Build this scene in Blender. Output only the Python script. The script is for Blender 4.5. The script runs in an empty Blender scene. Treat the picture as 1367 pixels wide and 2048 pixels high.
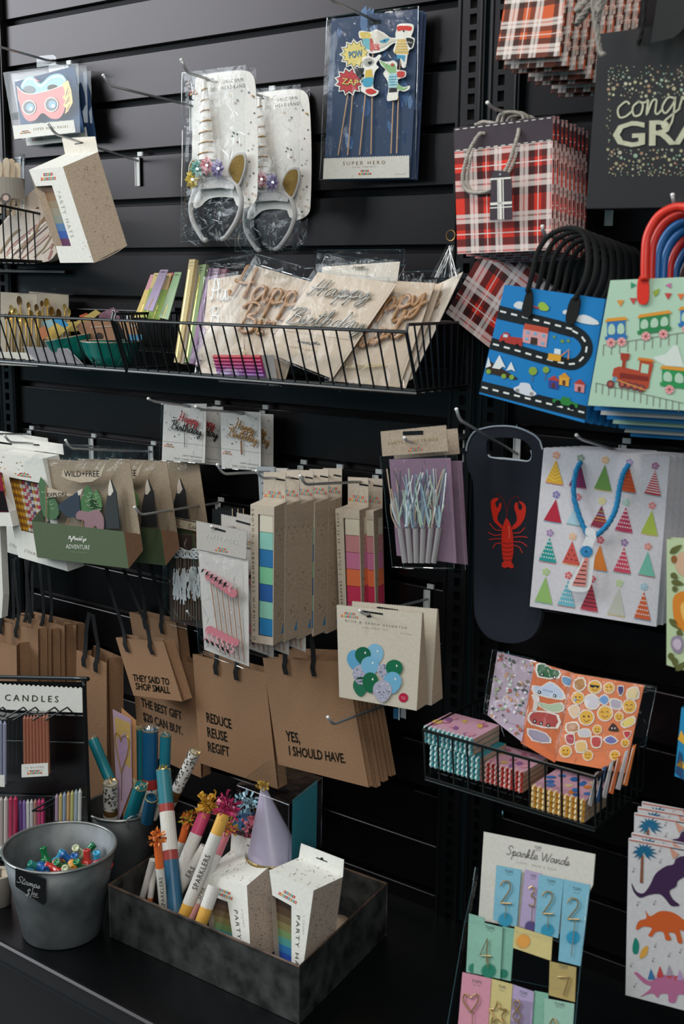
import bpy, bmesh, math, random
from mathutils import Vector, Matrix
from mathutils.geometry import tessellate_polygon
SC = bpy.context.scene
COL = SC.collection
# ---------------------------------------------------------------- camera, light, exposure
W_, H_ = 1367, 2048
FPX, YAW, PIT, ROL = 2420.77, 0.65344, 0.18898, 0.010142
CAM = Vector((0.0, -1.8326, 1.6401))          # floor z = 0, back wall plane y = 0, x runs along the wall
def _axes():
    cy, sy, cp, sp, cr, sr = math.cos(YAW), math.sin(YAW), math.cos(PIT), math.sin(PIT), math.cos(ROL), math.sin(ROL)
    fw0, rt, up = Vector((-sy, cy, 0)), Vector((cy, sy, 0)), Vector((0, 0, 1))
    fw = fw0*cp - up*sp; u = up*cp + fw0*sp
    return rt*cr + u*sr, u*cr - rt*sr, fw
RT, UP, FW = _axes()
cd = bpy.data.cameras.new('camera'); cam = bpy.data.objects.new('camera', cd); COL.objects.link(cam)
cam.matrix_world = Matrix(((RT.x, UP.x, -FW.x, CAM.x), (RT.y, UP.y, -FW.y, CAM.y), (RT.z, UP.z, -FW.z, CAM.z), (0, 0, 0, 1)))
cd.sensor_fit = 'VERTICAL'; cd.sensor_height = 36; cd.sensor_width = 24; cd.lens = 36*FPX/H_
cd.clip_start = .05; cd.clip_end = 60
cd.dof.use_dof = True; cd.dof.focus_distance = 2.55; cd.dof.aperture_fstop = 7.0
SC.camera = cam
SC.view_settings.view_transform = 'Standard'; SC.view_settings.look = 'None'
SC.view_settings.exposure = 0.68; SC.view_settings.gamma = 1
SC.view_settings.use_curve_mapping = False
w = bpy.data.worlds.new('world'); SC.world = w; w.use_nodes = True
w.node_tree.nodes['Background'].inputs[0].default_value = (.38, .86, 1.0, 1); w.node_tree.nodes['Background'].inputs[1].default_value = .13
def area(name, loc, target, sx, sy, power, color):
    l = bpy.data.lights.new(name, 'AREA'); l.shape = 'RECTANGLE'; l.size = sx; l.size_y = sy; l.energy = power; l.color = color
    o = bpy.data.objects.new(name, l); COL.objects.link(o); o.location = loc
    o.rotation_euler = (Vector(target)-Vector(loc)).to_track_quat('-Z', 'Y').to_euler(); return o
area('shop_window_light', (-5.6, -3.0, 3.35), (-1.8, 0, 1.5), 3.0, 2.2, 125, (.88, .95, 1.0))
for i_, (lx, ly) in enumerate(((-3.4, -1.5), (-2.1, -1.9), (-.8, -1.7), (.5, -2.1))): area('added_overhead_light', (lx, ly, 3.5), (lx*.8-.3, 0, .9), .45, .45, 10.5, (1.0, .94, .86))  # unseen lamps, added overhead to give the clear film bright highlights
area('shop_front_light', (1.6, -4.2, 2.9), (-1.0, 0, 1.2), 1.6, 1.6, 38, (1.0, .93, .86))
# ---------------------------------------------------------------- pixel rays
def ray(p):
    return FW*FPX + RT*(p[0]-W_/2) - UP*(p[1]-H_/2)
class Pl:
    """a real plane in the room; at(p) is the point of it seen at photo position p"""
    def __init__(s, Y=None, n=None, pt=None):
        if n is None: s.n = Vector((0, -1, 0)); s.p = Vector((0, Y, 0))
        else: s.n = Vector(n).normalized(); s.p = Vector(pt)
        if s.n.dot(CAM-s.p) < 0: s.n = -s.n
    def at(s, p, e=0.0):
        d = ray(p); t = (s.p-CAM).dot(s.n)/d.dot(s.n); return CAM + d*t + s.n*e
def PY(p, Y): return Pl(Y).at(p)
def PZ(p, z):
    d = ray(p); t = (z-CAM.z)/d.z; return CAM+d*t
def plane3(a, b, c):
    A, B, C_ = PY(a[:2], a[2]), PY(b[:2], b[2]), PY(c[:2], c[2])
    return Pl(n=(B-A).cross(C_-A), pt=A)
def yawpl(p, Y, yaw, tilt=0):
    """plane through the point seen at p at depth Y, turned by yaw degrees about the vertical and leaned by tilt"""
    a, t = math.radians(yaw), math.radians(tilt)
    n = Vector((math.sin(a)*math.cos(t), -math.cos(a)*math.cos(t), math.sin(t)))
    return Pl(n=n, pt=PY(p, Y))
def atX(p, X):
    d = ray(p); t = (X-CAM.x)/d.x; return CAM+d*t
def px(v):
    q = Vector(v)-CAM; z = q.dot(FW); return (W_/2+FPX*q.dot(RT)/z, H_/2-FPX*q.dot(UP)/z)
def CR(x0, y0, s):
    def f(*a):
        if len(a) == 2 and not hasattr(a[0], '__len__'): return (x0+a[0]/s, y0+a[1]/s)
        return [(x0+q[0]/s, y0+q[1]/s) for q in a]
    f.s = s
    return f
# ---------------------------------------------------------------- materials
MATS = {}
def lin(h):
    h = h.lstrip('#'); o = []
    for i in (0, 2, 4):
        c = int(h[i:i+2], 16)/255; o.append(c/12.92 if c <= .04045 else ((c+.055)/1.055)**2.4)
    return (*o, 1)
def nd(nt, t, **k):
    n = nt.nodes.new(t)
    for a, b in k.items(): setattr(n, a, b)
    return n
def M(col, kind='paper'):
    key = (col, kind)
    if key in MATS: return MATS[key]
    m = bpy.data.materials.new(kind+'_'+col.lstrip('#')); m.use_nodes = True; nt = m.node_tree
    b = nt.nodes['Principled BSDF']; c = lin(col)
    b.inputs['Base Color'].default_value = c
    R = b.inputs['Roughness']; R.default_value = .75
    L = nt.links.new
    def noise(scale, detail=4, src='Object'):
        tc = nd(nt, 'ShaderNodeTexCoord'); n = nd(nt, 'ShaderNodeTexNoise'); n.inputs['Scale'].default_value = scale; n.inputs['Detail'].default_value = detail
        L(tc.outputs[src], n.inputs['Vector']); return n
    def bump(n, st, d=.001):
        bp = nd(nt, 'ShaderNodeBump'); bp.inputs['Strength'].default_value = st; bp.inputs['Distance'].default_value = d
        L(n.outputs['Fac'], bp.inputs['Height']); L(bp.outputs[0], b.inputs['Normal'])
    def vary(n, lo, hi):
        r = nd(nt, 'ShaderNodeMapRange'); r.inputs[1].default_value = .3; r.inputs[2].default_value = .7; r.inputs[3].default_value = lo; r.inputs[4].default_value = hi
        mx = nd(nt, 'ShaderNodeVectorMath', operation='SCALE'); mx.inputs[0].default_value = c[:3]
        L(n.outputs['Fac'], r.inputs[0]); L(r.outputs[0], mx.inputs['Scale']); L(mx.outputs[0], b.inputs['Base Color'])
    if kind == 'paper': n = noise(220, 3); vary(n, .93, 1.04); bump(n, .08)
    elif kind == 'kraft': n = noise(350, 6); vary(n, .80, 1.15); R.default_value = .85; bump(n, .15)
    elif kind == 'satin': R.default_value = .35
    elif kind == 'glossy': R.default_value = .15; b.inputs['Coat Weight'].default_value = .4
    elif kind == 'metal': b.inputs['Metallic'].default_value = .6; R.default_value = .3
    elif kind == 'foil': b.inputs['Metallic'].default_value = .55; R.default_value = .3; bump(noise(60, 4), .5, .003)
    elif kind == 'glitter': b.inputs['Metallic'].default_value = .8; R.default_value = .35; n = noise(900, 2); vary(n, .4, 1.6); bump(n, 1, .003)
    elif kind == 'fabric': R.default_value = .95; bump(noise(900, 2), .4)
    elif kind == 'wire': R.default_value = .32
    elif kind == 'panel':
        R.default_value = .31; b.inputs['Specular IOR Level'].default_value = .34; b.inputs['Specular Tint'].default_value = (1, .86, .89, 1); bump(noise(500, 3), .06, .0006)
    elif kind == 'galv':
        b.inputs['Metallic'].default_value = .55; R.default_value = .55
        n = noise(14, 6); vary(n, .5, 1.35); bump(noise(90, 4), .12)
    elif kind == 'tin':
        b.inputs['Metallic'].default_value = .5; R.default_value = .55
        n = noise(26, 8); vary(n, .25, 2.6); bump(noise(60, 6), .25)
    elif kind in ('clear', 'film', 'glint'):
        nt.nodes.remove(b); o = nt.nodes['Material Output']
        tr = nd(nt, 'ShaderNodeBsdfTransparent'); tr.inputs[0].default_value = (.98, .985, .985, 1) if kind == 'clear' else (.95, .96, .965, 1)
        gl = nd(nt, 'ShaderNodeBsdfGlossy'); gl.inputs['Roughness'].default_value = .08; gl.inputs[0].default_value = (1, 1, 1, 1)
        fr = nd(nt, 'ShaderNodeLayerWeight'); fr.inputs[0].default_value = .5; pw = nd(nt, 'ShaderNodeMath', operation='POWER'); pw.inputs[1].default_value = 4.0; L(fr.outputs['Facing'], pw.inputs[0])
        ad = nd(nt, 'ShaderNodeMath', operation='MULTIPLY_ADD'); ad.inputs[1].default_value = .7; ad.inputs[2].default_value = {'clear': .004, 'film': .014, 'glint': .22}[kind]
        mx = nd(nt, 'ShaderNodeMixShader'); L(pw.outputs[0], ad.inputs[0]); L(ad.outputs[0], mx.inputs[0]); L(tr.outputs[0], mx.inputs[1]); L(gl.outputs[0], mx.inputs[2]); L(mx.outputs[0], o.inputs[0])
        if kind == 'film':
            n = noise(26, 5); bp = nd(nt, 'ShaderNodeBump'); bp.inputs['Strength'].default_value = .9; bp.inputs['Distance'].default_value = .006
            L(n.outputs['Fac'], bp.inputs['Height']); L(bp.outputs[0], gl.inputs['Normal']); L(bp.outputs[0], fr.inputs['Normal'])
    MATS[key] = m; return m
# ---------------------------------------------------------------- mesh building
_txt = {}
def textmesh(s, sp=1.0, bold=0.0):
    k = (s, sp, bold)
    if k in _txt: return _txt[k]
    cu = bpy.data.curves.new('lettering', 'FONT'); cu.body = s; cu.space_character = sp; cu.offset = bold; cu.resolution_u = 2; cu.fill_mode = 'FRONT'
    ob = bpy.data.objects.new('lettering', cu); COL.objects.link(ob)
    dg = bpy.context.evaluated_depsgraph_get(); me = ob.evaluated_get(dg).to_mesh()
    V = [tuple(v.co[:2]) for v in me.vertices]; F = [tuple(p.vertices) for p in me.polygons]
    ob.evaluated_get(dg).to_mesh_clear(); bpy.data.objects.remove(ob); bpy.data.curves.remove(cu)
    x0 = min(v[0] for v in V); x1 = max(v[0] for v in V)
    V = [((v[0]-x0)/(x1-x0), v[1]/.70) for v in V]           # x 0..1, cap height about 1
    _txt[k] = (V, F); return V, F
def spline(pts, k=4, closed=False):
    n = len(pts); out = []
    if n < 3: return list(pts)
    rng = range(n) if closed else range(n-1)
    g = (lambda i: pts[i % n]) if closed else (lambda i: pts[max(0, min(n-1, i))])
    for i in rng:
        a, b, c, d = g(i-1), g(i), g(i+1), g(i+2)
        for j in range(k):
            t = j/k
            out.append((Vector if len(b) == 3 else tuple)([.5*((2*b[q])+(-a[q]+c[q])*t+(2*a[q]-5*b[q]+4*c[q]-d[q])*t*t+(-a[q]+3*b[q]-3*c[q]+d[q])*t**3) for q in range(len(b))]))
    if not closed: out.append((Vector if len(pts[-1]) == 3 else tuple)(pts[-1]))
    return out
class MB:
    def __init__(s): s.v = []; s.f = []; s.m = []; s.ms = []; s.uv = {}
    def mi(s, mat):
        if mat not in s.ms: s.ms.append(mat)
        return s.ms.index(mat)
    def raw(s, V, F, mat, uvs=None):
        b = len(s.v); s.v += [Vector(v) for v in V]; k = s.mi(mat)
        for i, f in enumerate(F):
            if uvs: s.uv[len(s.f)] = [uvs[j] for j in f]
            s.f.append(tuple(b+i_ for i_ in f)); s.m.append(k)
        return s
    def face(s, pts, mat, uvs=None): return s.raw(pts, [tuple(range(len(pts)))], mat, uvs)
    def poly(s, pl, pts, mat, e=.0004):
        P = [pl.at(p, e) for p in pts]
        if len(P) <= 4: return s.raw(P, [tuple(range(len(P)))], mat)
        T = tessellate_polygon([[Vector((p[0], p[1], 0)) for p in pts]])
        return s.raw(P, [tuple(t) for t in T], mat)
    def slab(s, pl, pts, t, mat, e=0.0, side=None, uvs=None):
        """flat board of thickness t whose front shows at pts"""
        A = [pl.at(p, e) for p in pts]; B = [a-pl.n*t for a in A]; n = len(A)
        if n == 4: F = [(0, 1, 2, 3)]
        else: F = [tuple(q) for q in tessellate_polygon([[Vector((p[0], p[1], 0)) for p in pts]])]
        s.raw(A, F, mat, uvs); s.raw(B, [tuple(reversed(f)) for f in F], mat)
        for i in range(n):
            j = (i+1) % n; s.raw([A[i], B[i], B[j], A[j]], [(0, 1, 2, 3)], side or mat)
        return s
    def hexa(s, A, B, mat, mats=None):
        """box between front quad A and back quad B (TL TR BR BL); mats: front,back,top,right,bottom,left"""
        mm = mats or [mat]*6
        s.face(A, mm[0]); s.face(list(reversed(B)), mm[1])
        for i, k in zip(range(4), (2, 3, 4, 5)):
            j = (i+1) % 4
            if mm[k] is not None: s.face([A[i], B[i], B[j], A[j]], mm[k])
        return s
    def ribbon(s, pl, pts, w_, mat, e=.0006, closed=False):
        """flat printed line; w_ in photo units"""
        P = [Vector(p) for p in pts]; n = len(P); V = []
        for i in range(n):
            a = P[(i-1) % n] if closed or i else P[i]; b = P[(i+1) % n] if closed or i < n-1 else P[i]
            d = (b-a); d = d/(d.length or 1); q = Vector((-d.y, d.x))*(w_/2 if not isinstance(w_, (list, tuple)) else w_[i]/2)
            V += [pl.at(P[i]+q, e), pl.at(P[i]-q, e)]
        F = [(2*i, 2*i+1, (2*i+3) % (2*n), (2*i+2) % (2*n)) for i in range(n if closed else n-1)]
        return s.raw(V, F, mat)
    def disc(s, pl, c, r, mat, e=.0005, ry=None, n=14, a0=0):
        ry = ry or r
        return s.poly(pl, [(c[0]+r*math.cos(a0+2*math.pi*i/n), c[1]+ry*math.sin(a0+2*math.pi*i/n)) for i in range(n)], mat, e)
    def text(s, pl, t, p0, p1, h, mat, e=.0006, up=None, sp=1.15, bold=0.0):
        """lettering whose baseline runs p0 to p1 and whose capitals stand h high"""
        V, F = textmesh(t, sp, bold); p0 = Vector(p0); p1 = Vector(p1); d = p1-p0
        if up is None: u = Vector((d.y, -d.x)); u = u/(u.length or 1)*h
        else: u = Vector(up).normalized()*h
        return s.raw([pl.at(p0+d*v[0]+u*v[1], e) for v in V], F, mat)
    def tube(s, pts, r, mat, n=7, closed=False, caps=True):
        P = [Vector(p) for p in pts]; m = len(P); V = []; up = None
        for i in range(m):
            a = P[(i-1) % m] if closed or i else P[i]; b = P[(i+1) % m] if closed or i < m-1 else P[i]
            d = (b-a).normalized()
            if up is None: up = d.orthogonal().normalized()
            else: up = (up-d*up.dot(d)); up = up.normalized() if up.length > 1e-6 else d.orthogonal().normalized()
            sd = d.cross(up); rr = r[i] if isinstance(r, (list, tuple)) else r
            for k in range(n):
                a_ = 2*math.pi*k/n; V.append(P[i]+(up*math.cos(a_)+sd*math.sin(a_))*rr)
        F = []
        for i in range(m if closed else m-1):
            for k in range(n):
                j = (i+1) % m; F.append((i*n+k, i*n+(k+1) % n, j*n+(k+1) % n, j*n+k))
        if caps and not closed: F += [tuple(range(n-1, -1, -1)), tuple(range((m-1)*n, m*n))]
        return s.raw(V, F, mat)
    def cyl(s, a, b, r0, r1, mat, n=16, caps=(True, True), m1=None, m2=None):
        a, b = Vector(a), Vector(b); d = (b-a).normalized(); u = d.orthogonal().normalized(); q = d.cross(u)
        V = [a+(u*math.cos(2*math.pi*k/n)+q*math.sin(2*math.pi*k/n))*r0 for k in range(n)]+[b+(u*math.cos(2*math.pi*k/n)+q*math.sin(2*math.pi*k/n))*r1 for k in range(n)]
        s.raw(V, [(k, (k+1) % n, n+(k+1) % n, n+k) for k in range(n)], mat)
        if caps[0]: s.raw(V[:n], [tuple(range(n-1, -1, -1))], m1 or mat)
        if caps[1]: s.raw(V[n:], [tuple(range(n))], m2 or mat)
        return s
    def lathe(s, c, prof, mat, n=40, axis=Vector((0, 0, 1))):
        d = Vector(axis).normalized(); u = d.orthogonal().normalized(); q = d.cross(u); c = Vector(c); V = []
        for r, z in prof:
            for k in range(n): a = 2*math.pi*k/n; V.append(c+d*z+(u*math.cos(a)+q*math.sin(a))*r)
        F = [(i*n+k, i*n+(k+1) % n, (i+1)*n+(k+1) % n, (i+1)*n+k) for i in range(len(prof)-1) for k in range(n)]
        return s.raw(V, F, mat)
    def box(s, lo, hi, mat, M_=None):
        x0, y0, z0 = lo; x1, y1, z1 = hi
        V = [Vector(v) for v in ((x0, y0, z0), (x1, y0, z0), (x1, y1, z0), (x0, y1, z0), (x0, y0, z1), (x1, y0, z1), (x1, y1, z1), (x0, y1, z1))]
        if M_: V = [M_ @ v for v in V]
        return s.raw(V, [(0, 3, 2, 1), (4, 5, 6, 7), (0, 1, 5, 4), (1, 2, 6, 5), (2, 3, 7, 6), (3, 0, 4, 7)], mat)
    def grid(s, A, B, C_, D, nu, nv, mat, disp=None, uv=False):
        """sheet TL,TR,BR,BL subdivided; disp(u,v)->offset vector"""
        V = []; U = []
        for j in range(nv+1):
            for i in range(nu+1):
                u, v = i/nu, j/nv; p = (A*(1-u)+B*u)*(1-v)+(D*(1-u)+C_*u)*v
                if disp: p = p+disp(u, v)
                V.append(p); U.append((u, 1-v))
        F = [(j*(nu+1)+i, j*(nu+1)+i+1, (j+1)*(nu+1)+i+1, (j+1)*(nu+1)+i) for j in range(nv) for i in range(nu)]
        return s.raw(V, F, mat, U if uv else None)
    def build(s, name, parent=None, smooth=False, label=None, cat=None, group=None, kind=None, loc=None):
        me = bpy.data.meshes.new(name); V = s.v
        if not V: raise ValueError(name)
        if parent is None:
            o0 = Vector(loc) if loc is not None else Vector(((min(v.x for v in V)+max(v.x for v in V))/2, (min(v.y for v in V)+max(v.y for v in V))/2, min(v.z for v in V)))
        else:
            o0 = Vector((0, 0, 0)); q = parent
            while q is not None: o0 = o0+q.location; q = q.parent
        me.from_pydata([tuple(v-o0) for v in V], [], s.f); 
        for m in s.ms: me.materials.append(m)
        me.polygons.foreach_set('material_index', s.m)
        if smooth: me.polygons.foreach_set('use_smooth', [True]*len(s.f))
        if s.uv:
            ul = me.uv_layers.new(name='uv')
            for fi, us in s.uv.items():
                for li, u in zip(me.polygons[fi].loop_indices, us): ul.data[li].uv = u
        me.update()
        ob = bpy.data.objects.new(name, me); COL.objects.link(ob)
        if parent is None: ob.location = o0
        else: ob.parent = parent
        tag(ob, label, cat, group, kind); return ob
def tag(o, label=None, cat=None, group=None, kind=None):
    if label: o['label'] = label
    if cat: o['category'] = cat
    if group: o['group'] = group
    if kind: o['kind'] = kind
    return o
def empty(name, loc, label, cat, group=None):
    o = bpy.data.objects.new(name, None); o.empty_display_size = .03; COL.objects.link(o); o.location = Vector(loc); return tag(o, label, cat, group)
def dup(root, d, label, group=None, skip=()):
    """a copy of a thing with copies of its parts and sub-parts, shifted by d"""
    r = root.copy(); COL.objects.link(r); r.location = root.location+Vector(d); r['label'] = label
    if group: r['group'] = group
    def rec(a, b):
        for ch in list(a.children):
            if ch.name.split('.')[0] in skip: continue
            c = ch.copy(); COL.objects.link(c); c.parent = b; rec(ch, c)
    rec(root, r); return r
WH = M('#dcd9d2'); KR = M('#8f6b4e', 'kraft')
ORD = ['first', 'second', 'third', 'fourth', 'fifth', 'sixth', 'seventh', 'eighth', 'ninth', 'tenth', 'eleventh', 'twelfth', 'thirteenth']; BLK = M('#0b0d0e', 'wire'); BW = M('#101215', 'wire')
INK = M('#15140f', 'satin'); CLR = M('#ffffff', 'clear'); FILM = M('#ffffff', 'film'); GLI = M('#ffffff', 'glint'); CHR = M('#b9b9bb', 'metal'); GOLD = M('#b8893e', 'foil'); GREY = M('#7b7670')
def rnd(seed): return random.Random(seed)
def film(mb, pl, q, seed, e=.006, amp=.003, nu=16, nv=22, mat=None):
    """wrinkled clear bag front over quad q (photo positions TL TR BR BL)"""
    R = rnd(seed); W = [(R.uniform(-9, 9), R.uniform(-9, 9), R.uniform(0, 6.3), R.uniform(.4, 1)) for _ in range(7)]
    P = [pl.at(p, e) for p in q]
    def d(u, v):
        k = min(1, 6*min(u, 1-u, v, 1-v)+.15)
        return pl.n*(k*amp*sum(a*abs(math.sin(x*u+y*v+f)) for x, y, f, a in W)/2.2)
    mb.grid(*P, nu, nv, mat or FILM, d); R2 = rnd(seed+9)
    E_ = []
    for i in range(4):
        a, b = P[i], P[(i+1) % 4]; E_ += [a.lerp(b, k/6)+pl.n*R2.uniform(-.001, .002) for k in range(6)]
    mb.tube(E_, .00045, GLI, n=4, closed=True); return mb
def sheen(mb, pl, q, seed, n=14, e=.008):
    n = int(n*.7)
    """small crumples of the clear film that stand proud and catch the light"""
    R = rnd(seed)
    for _ in range(n):
        u, v = R.random(), R.random(); a = lerpq(q, u, v); L = R.uniform(8, 34); t = R.gauss(1.35, .6); w_ = R.uniform(.4, 1.3)
        d = Vector((math.cos(t), math.sin(t)))
        A = pl.at((a[0], a[1]), e); B = pl.at((a[0]+d.x*L, a[1]+d.y*L), e); C_ = pl.at((a[0]+d.x*L/2-d.y*w_, a[1]+d.y*L/2+d.x*w_), e+R.uniform(.002, .005)); D_ = pl.at((a[0]+d.x*L/2+d.y*w_, a[1]+d.y*L/2-d.x*w_), e)
        mb.raw([A, C_, B, D_], [(0, 1, 2), (0, 2, 3)], GLI)
def lerpq(q, u, v):
    return tuple((q[0][k]*(1-u)+q[1][k]*u)*(1-v)+(q[3][k]*(1-u)+q[2][k]*u)*v for k in (0, 1))
LOGOC = ['#c8402e', '#d9a13a', '#5aa393', '#c8402e', '#4c8f9a', '#d07a3a', '#5aa393', '#c8402e']
def logo(mb, pl, p0, p1, h, e=.0006, letters=True):
    """two little rows of coloured pennants spelling PARTY PARTNERS; p0,p1 = ends of the lower row's top, h = row height"""
    p0, p1 = Vector(p0), Vector(p1); d = (p1-p0)/8; u = Vector((d.y, -d.x)).normalized()*-h
    if u.y < 0: u = -u
    for row, word in ((0, 'PARTNERS'), (1, 'PARTY')):
        st = p0+(d*1.5-u*1.35 if row else Vector((0, 0)))
        for i, ch in enumerate(word):
            a = st+d*i; b = a+d*.9; c = LOGOC[(i+row*3) % 8]
            mb.poly(pl, [a, b, b+u, (a+b)/2+u*.75, a+u], M(c), e)
            if letters: mb.text(pl, ch, a+d*.2+u*.72, b-d*.2+u*.72, h*.5, M('#e8e4da'), e+.0003, up=-u)
def confetti(mb, pl, q, n, size, seed, e=.0006, cols=('#8d3b2c', '#b8893e', '#3c5a50', '#6a4a3a'), dens=None):
    R = rnd(seed)
    for _ in range(n):
        u, v = R.random(), R.random()
        if dens and not dens(u, v): continue
        c = lerpq(q, u, v); s_ = size*R.uniform(.7, 1.15); a = R.uniform(0, 1.5)
        pts = [(c[0]+s_*math.cos(a+k*1.5708), c[1]+s_*math.sin(a+k*1.5708)) for k in range(4)]
        if R.random() < .5: mb.poly(pl, pts, M(R.choice(cols)), e)
        else: mb.ribbon(pl, pts, size*.32, M(R.choice(cols)), e, closed=True)
def zig(p0, p1, n, amp):
    """pinked edge from p0 to p1 in photo units"""
    p0, p1 = Vector(p0), Vector(p1); d = (p1-p0)/n; u = Vector((d.y, -d.x)).normalized()*amp; o = []
    for i in range(n): o += [tuple(p0+d*i), tuple(p0+d*(i+.5)+u)]
    return o+[tuple(p1)]
# single stroke handwriting: strokes in a unit box, x advance last
SF = {
'H': ([[(0,.2),(.12,.05),(.25,.5),(.38,1.05),(.42,1)],[(.72,1.05),(.62,.5),(.55,.02)],[(.1,.55),(.4,.5),(.75,.58)]], .8),
'B': ([[(.3,1),(.2,.5),(.08,0)],[(.0,.8),(.25,1.05),(.6,1),(.55,.7),(.25,.55),(.6,.45),(.6,.1),(.25,-.02),(.02,.15)]], .7),
'S': ([[(.6,.85),(.5,1.05),(.25,1),(.18,.75),(.4,.5),(.45,.2),(.2,0),(.0,.15)]], .6),
'W': ([[(0,1),(.12,.4),(.2,0),(.42,.7),(.5,.9),(.55,.3),(.62,0),(.85,.6),(.98,1.05)]], .95),
'a': ([[(.42,.45),(.2,.5),(.03,.2),(.15,0),(.38,.3),(.43,.48),(.4,.1),(.5,0),(.62,.15)]], .58),
'b': ([[(0,.1),(.25,.7),(.22,1.05),(.12,.8),(.1,.05),(.3,.02),(.42,.3),(.25,.45)]], .5),
'c': ([[(.4,.4),(.28,.5),(.05,.3),(.1,.02),(.3,.02),(.5,.18)]], .46),
'd': ([[(.4,.42),(.2,.5),(.03,.2),(.15,0),(.35,.2),(.62,1.05),(.48,.5),(.42,.08),(.5,0),(.62,.12)]], .58),
'e': ([[(.03,.15),(.3,.3),(.32,.48),(.15,.48),(.04,.2),(.15,0),(.45,.15)]], .42),
'g': ([[(.42,.45),(.2,.5),(.03,.2),(.15,0),(.38,.3),(.43,.48),(.36,-.3),(.15,-.5),(.08,-.3),(.6,.12)]], .56),
'h': ([[(0,.1),(.25,.75),(.24,1.05),(.14,.8),(.06,0),(.18,.4),(.35,.48),(.34,.1),(.42,0),(.55,.12)]], .52),
'i': ([[(0,.1),(.14,.48),(.1,.08),(.18,0),(.32,.14)],[(.17,.68),(.19,.74)]], .3),
'k': ([[(0,.1),(.25,.75),(.24,1.05),(.14,.8),(.06,0),(.2,.35),(.35,.45),(.2,.25),(.38,0),(.5,.1)]], .48),
'l': ([[(0,.1),(.22,.7),(.22,1.05),(.1,.8),(.08,.1),(.2,0),(.34,.12)]], .3),
'm': ([[(0,.4),(.06,.48),(.04,0),(.18,.45),(.25,.4),(.24,0),(.38,.45),(.46,.4),(.45,.08),(.55,.02),(.62,.12)]], .6),
'n': ([[(0,.4),(.06,.48),(.03,0),(.18,.42),(.32,.45),(.3,.08),(.38,0),(.5,.12)]], .48),
'o': ([[(.25,.48),(.05,.3),(.1,.02),(.3,.05),(.36,.35),(.22,.48),(.3,.42),(.5,.42)]], .46),
'p': ([[(0,.2),(.14,.5),(.1,0),(.0,-.5)],[(.1,.2),(.25,.48),(.4,.4),(.36,.1),(.18,0),(.12,.1),(.3,.02),(.52,.14)]], .5),
'r': ([[(0,.1),(.1,.48),(.14,.4),(.28,.42),(.24,.1),(.32,0),(.42,.12)]], .38),
's': ([[(0,.1),(.2,.48),(.26,.2),(.15,0),(.02,.05),(.38,.14)]], .36),
't': ([[(0,.1),(.2,.6),(.22,.95),(.1,.1),(.2,0),(.34,.12)],[(.02,.62),(.36,.66)]], .32),
'w': ([[(0,.45),(.06,.05),(.14,.0),(.25,.4),(.27,.05),(.36,.02),(.46,.45),(.55,.4)]], .54),
'y': ([[(0,.45),(.04,.1),(.15,.02),(.35,.45),(.28,-.25),(.1,-.5),(.03,-.3),(.5,.12)]], .46),
'T': ([[(.05,.9),(.35,1),(.7,.95)],[(.4,1),(.3,.4),(.22,0)]], .55), 'F': ([[(.1,.95),(.6,1)],[(.25,1),(.15,.4),(.1,0)],[(.05,.5),(.45,.55)]], .55),
'$': ([[(.5,.8),(.3,.95),(.12,.75),(.35,.5),(.42,.25),(.2,.05),(.02,.2)],[(.3,1.1),(.24,-.1)]], .6),
'1': ([[(.15,.95),(.1,0)]], .25), '0': ([[(.2,.6),(.05,.3),(.15,.1),(.32,.3),(.28,.55),(.18,.6)]], .4), ' ': ([], .35), '_': ([[(0,0),(.8,.05)]], 0),
'E': ([[(.5,.95),(.15,.95),(.12,.5),(.4,.52)],[(.12,.5),(.05,.02),(.5,.03)]], .55), 'M': ([[(0,0),(.15,1),(.3,.3),(.5,1.05),(.55,0)]], .65),
}
def script(mb, pl, t, p0, p1, h, wd, mat, e=.0007, up=None, solid=0.0, k=3):
    """handwritten word from p0 to p1; solid>0 makes raised rods of that radius"""
    tot = sum(SF[c][1] for c in t); p0, p1 = Vector(p0), Vector(p1); d = (p1-p0)/tot
    u = Vector(up).normalized()*h if up else Vector((d.y, -d.x)).normalized()*h
    x = 0
    for c in t:
        for st in SF[c][0]:
            P = [p0+d*(x+a)+u*b for a, b in spline(st, k)]
            if solid: mb.tube([pl.at(q, e) for q in P], solid, mat, n=5)
            else: mb.ribbon(pl, P, wd, mat, e)
        x += SF[c][1]
# ================================================================ the setting
PITCH = .1016; Z0 = 2.3
PAN = M('#070606', 'panel'); PAN2 = M('#08090a', 'panel'); DARK = M('#050606', 'satin')
def slat(x0, x1, name):
    mb = MB(); prof = []
    for k in range(-4, 20):
        z = Z0-k*PITCH; b = z-PITCH+.0125
        prof += [(-.0155, z), (-.003, z), (-.0012, z-.0004), (0, z-.002), (0, b+.002), (-.0015, b+.0002), (-.004, b), (-.013, b-.001), (-.0155, b-.0125)]
    # y of profile: 0 is the face, negative is deeper
    V = [(x0, -p[0], p[1]) for p in prof]+[(x1, -p[0], p[1]) for p in prof]; n = len(prof)
    mb.raw(V, [(i, i+1, n+i+1, n+i) for i in range(n-1)], PAN)
    mb.box((x0, .016, .3), (x1, .05, Z0+.45), PAN2)
    o = mb.build(name, kind='structure'); return o
XA = [PY((11, 54), 0).x, PY((916.5, 10.8), 0).x, PY((1050, 200), 0).x]
slat(XA[0], XA[1], 'wall_back'); slat(XA[2], XA[2]+1.216, 'wall_back.001'); slat(XA[0]-.125-1.216, XA[0]-.125, 'wall_back.002')
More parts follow.
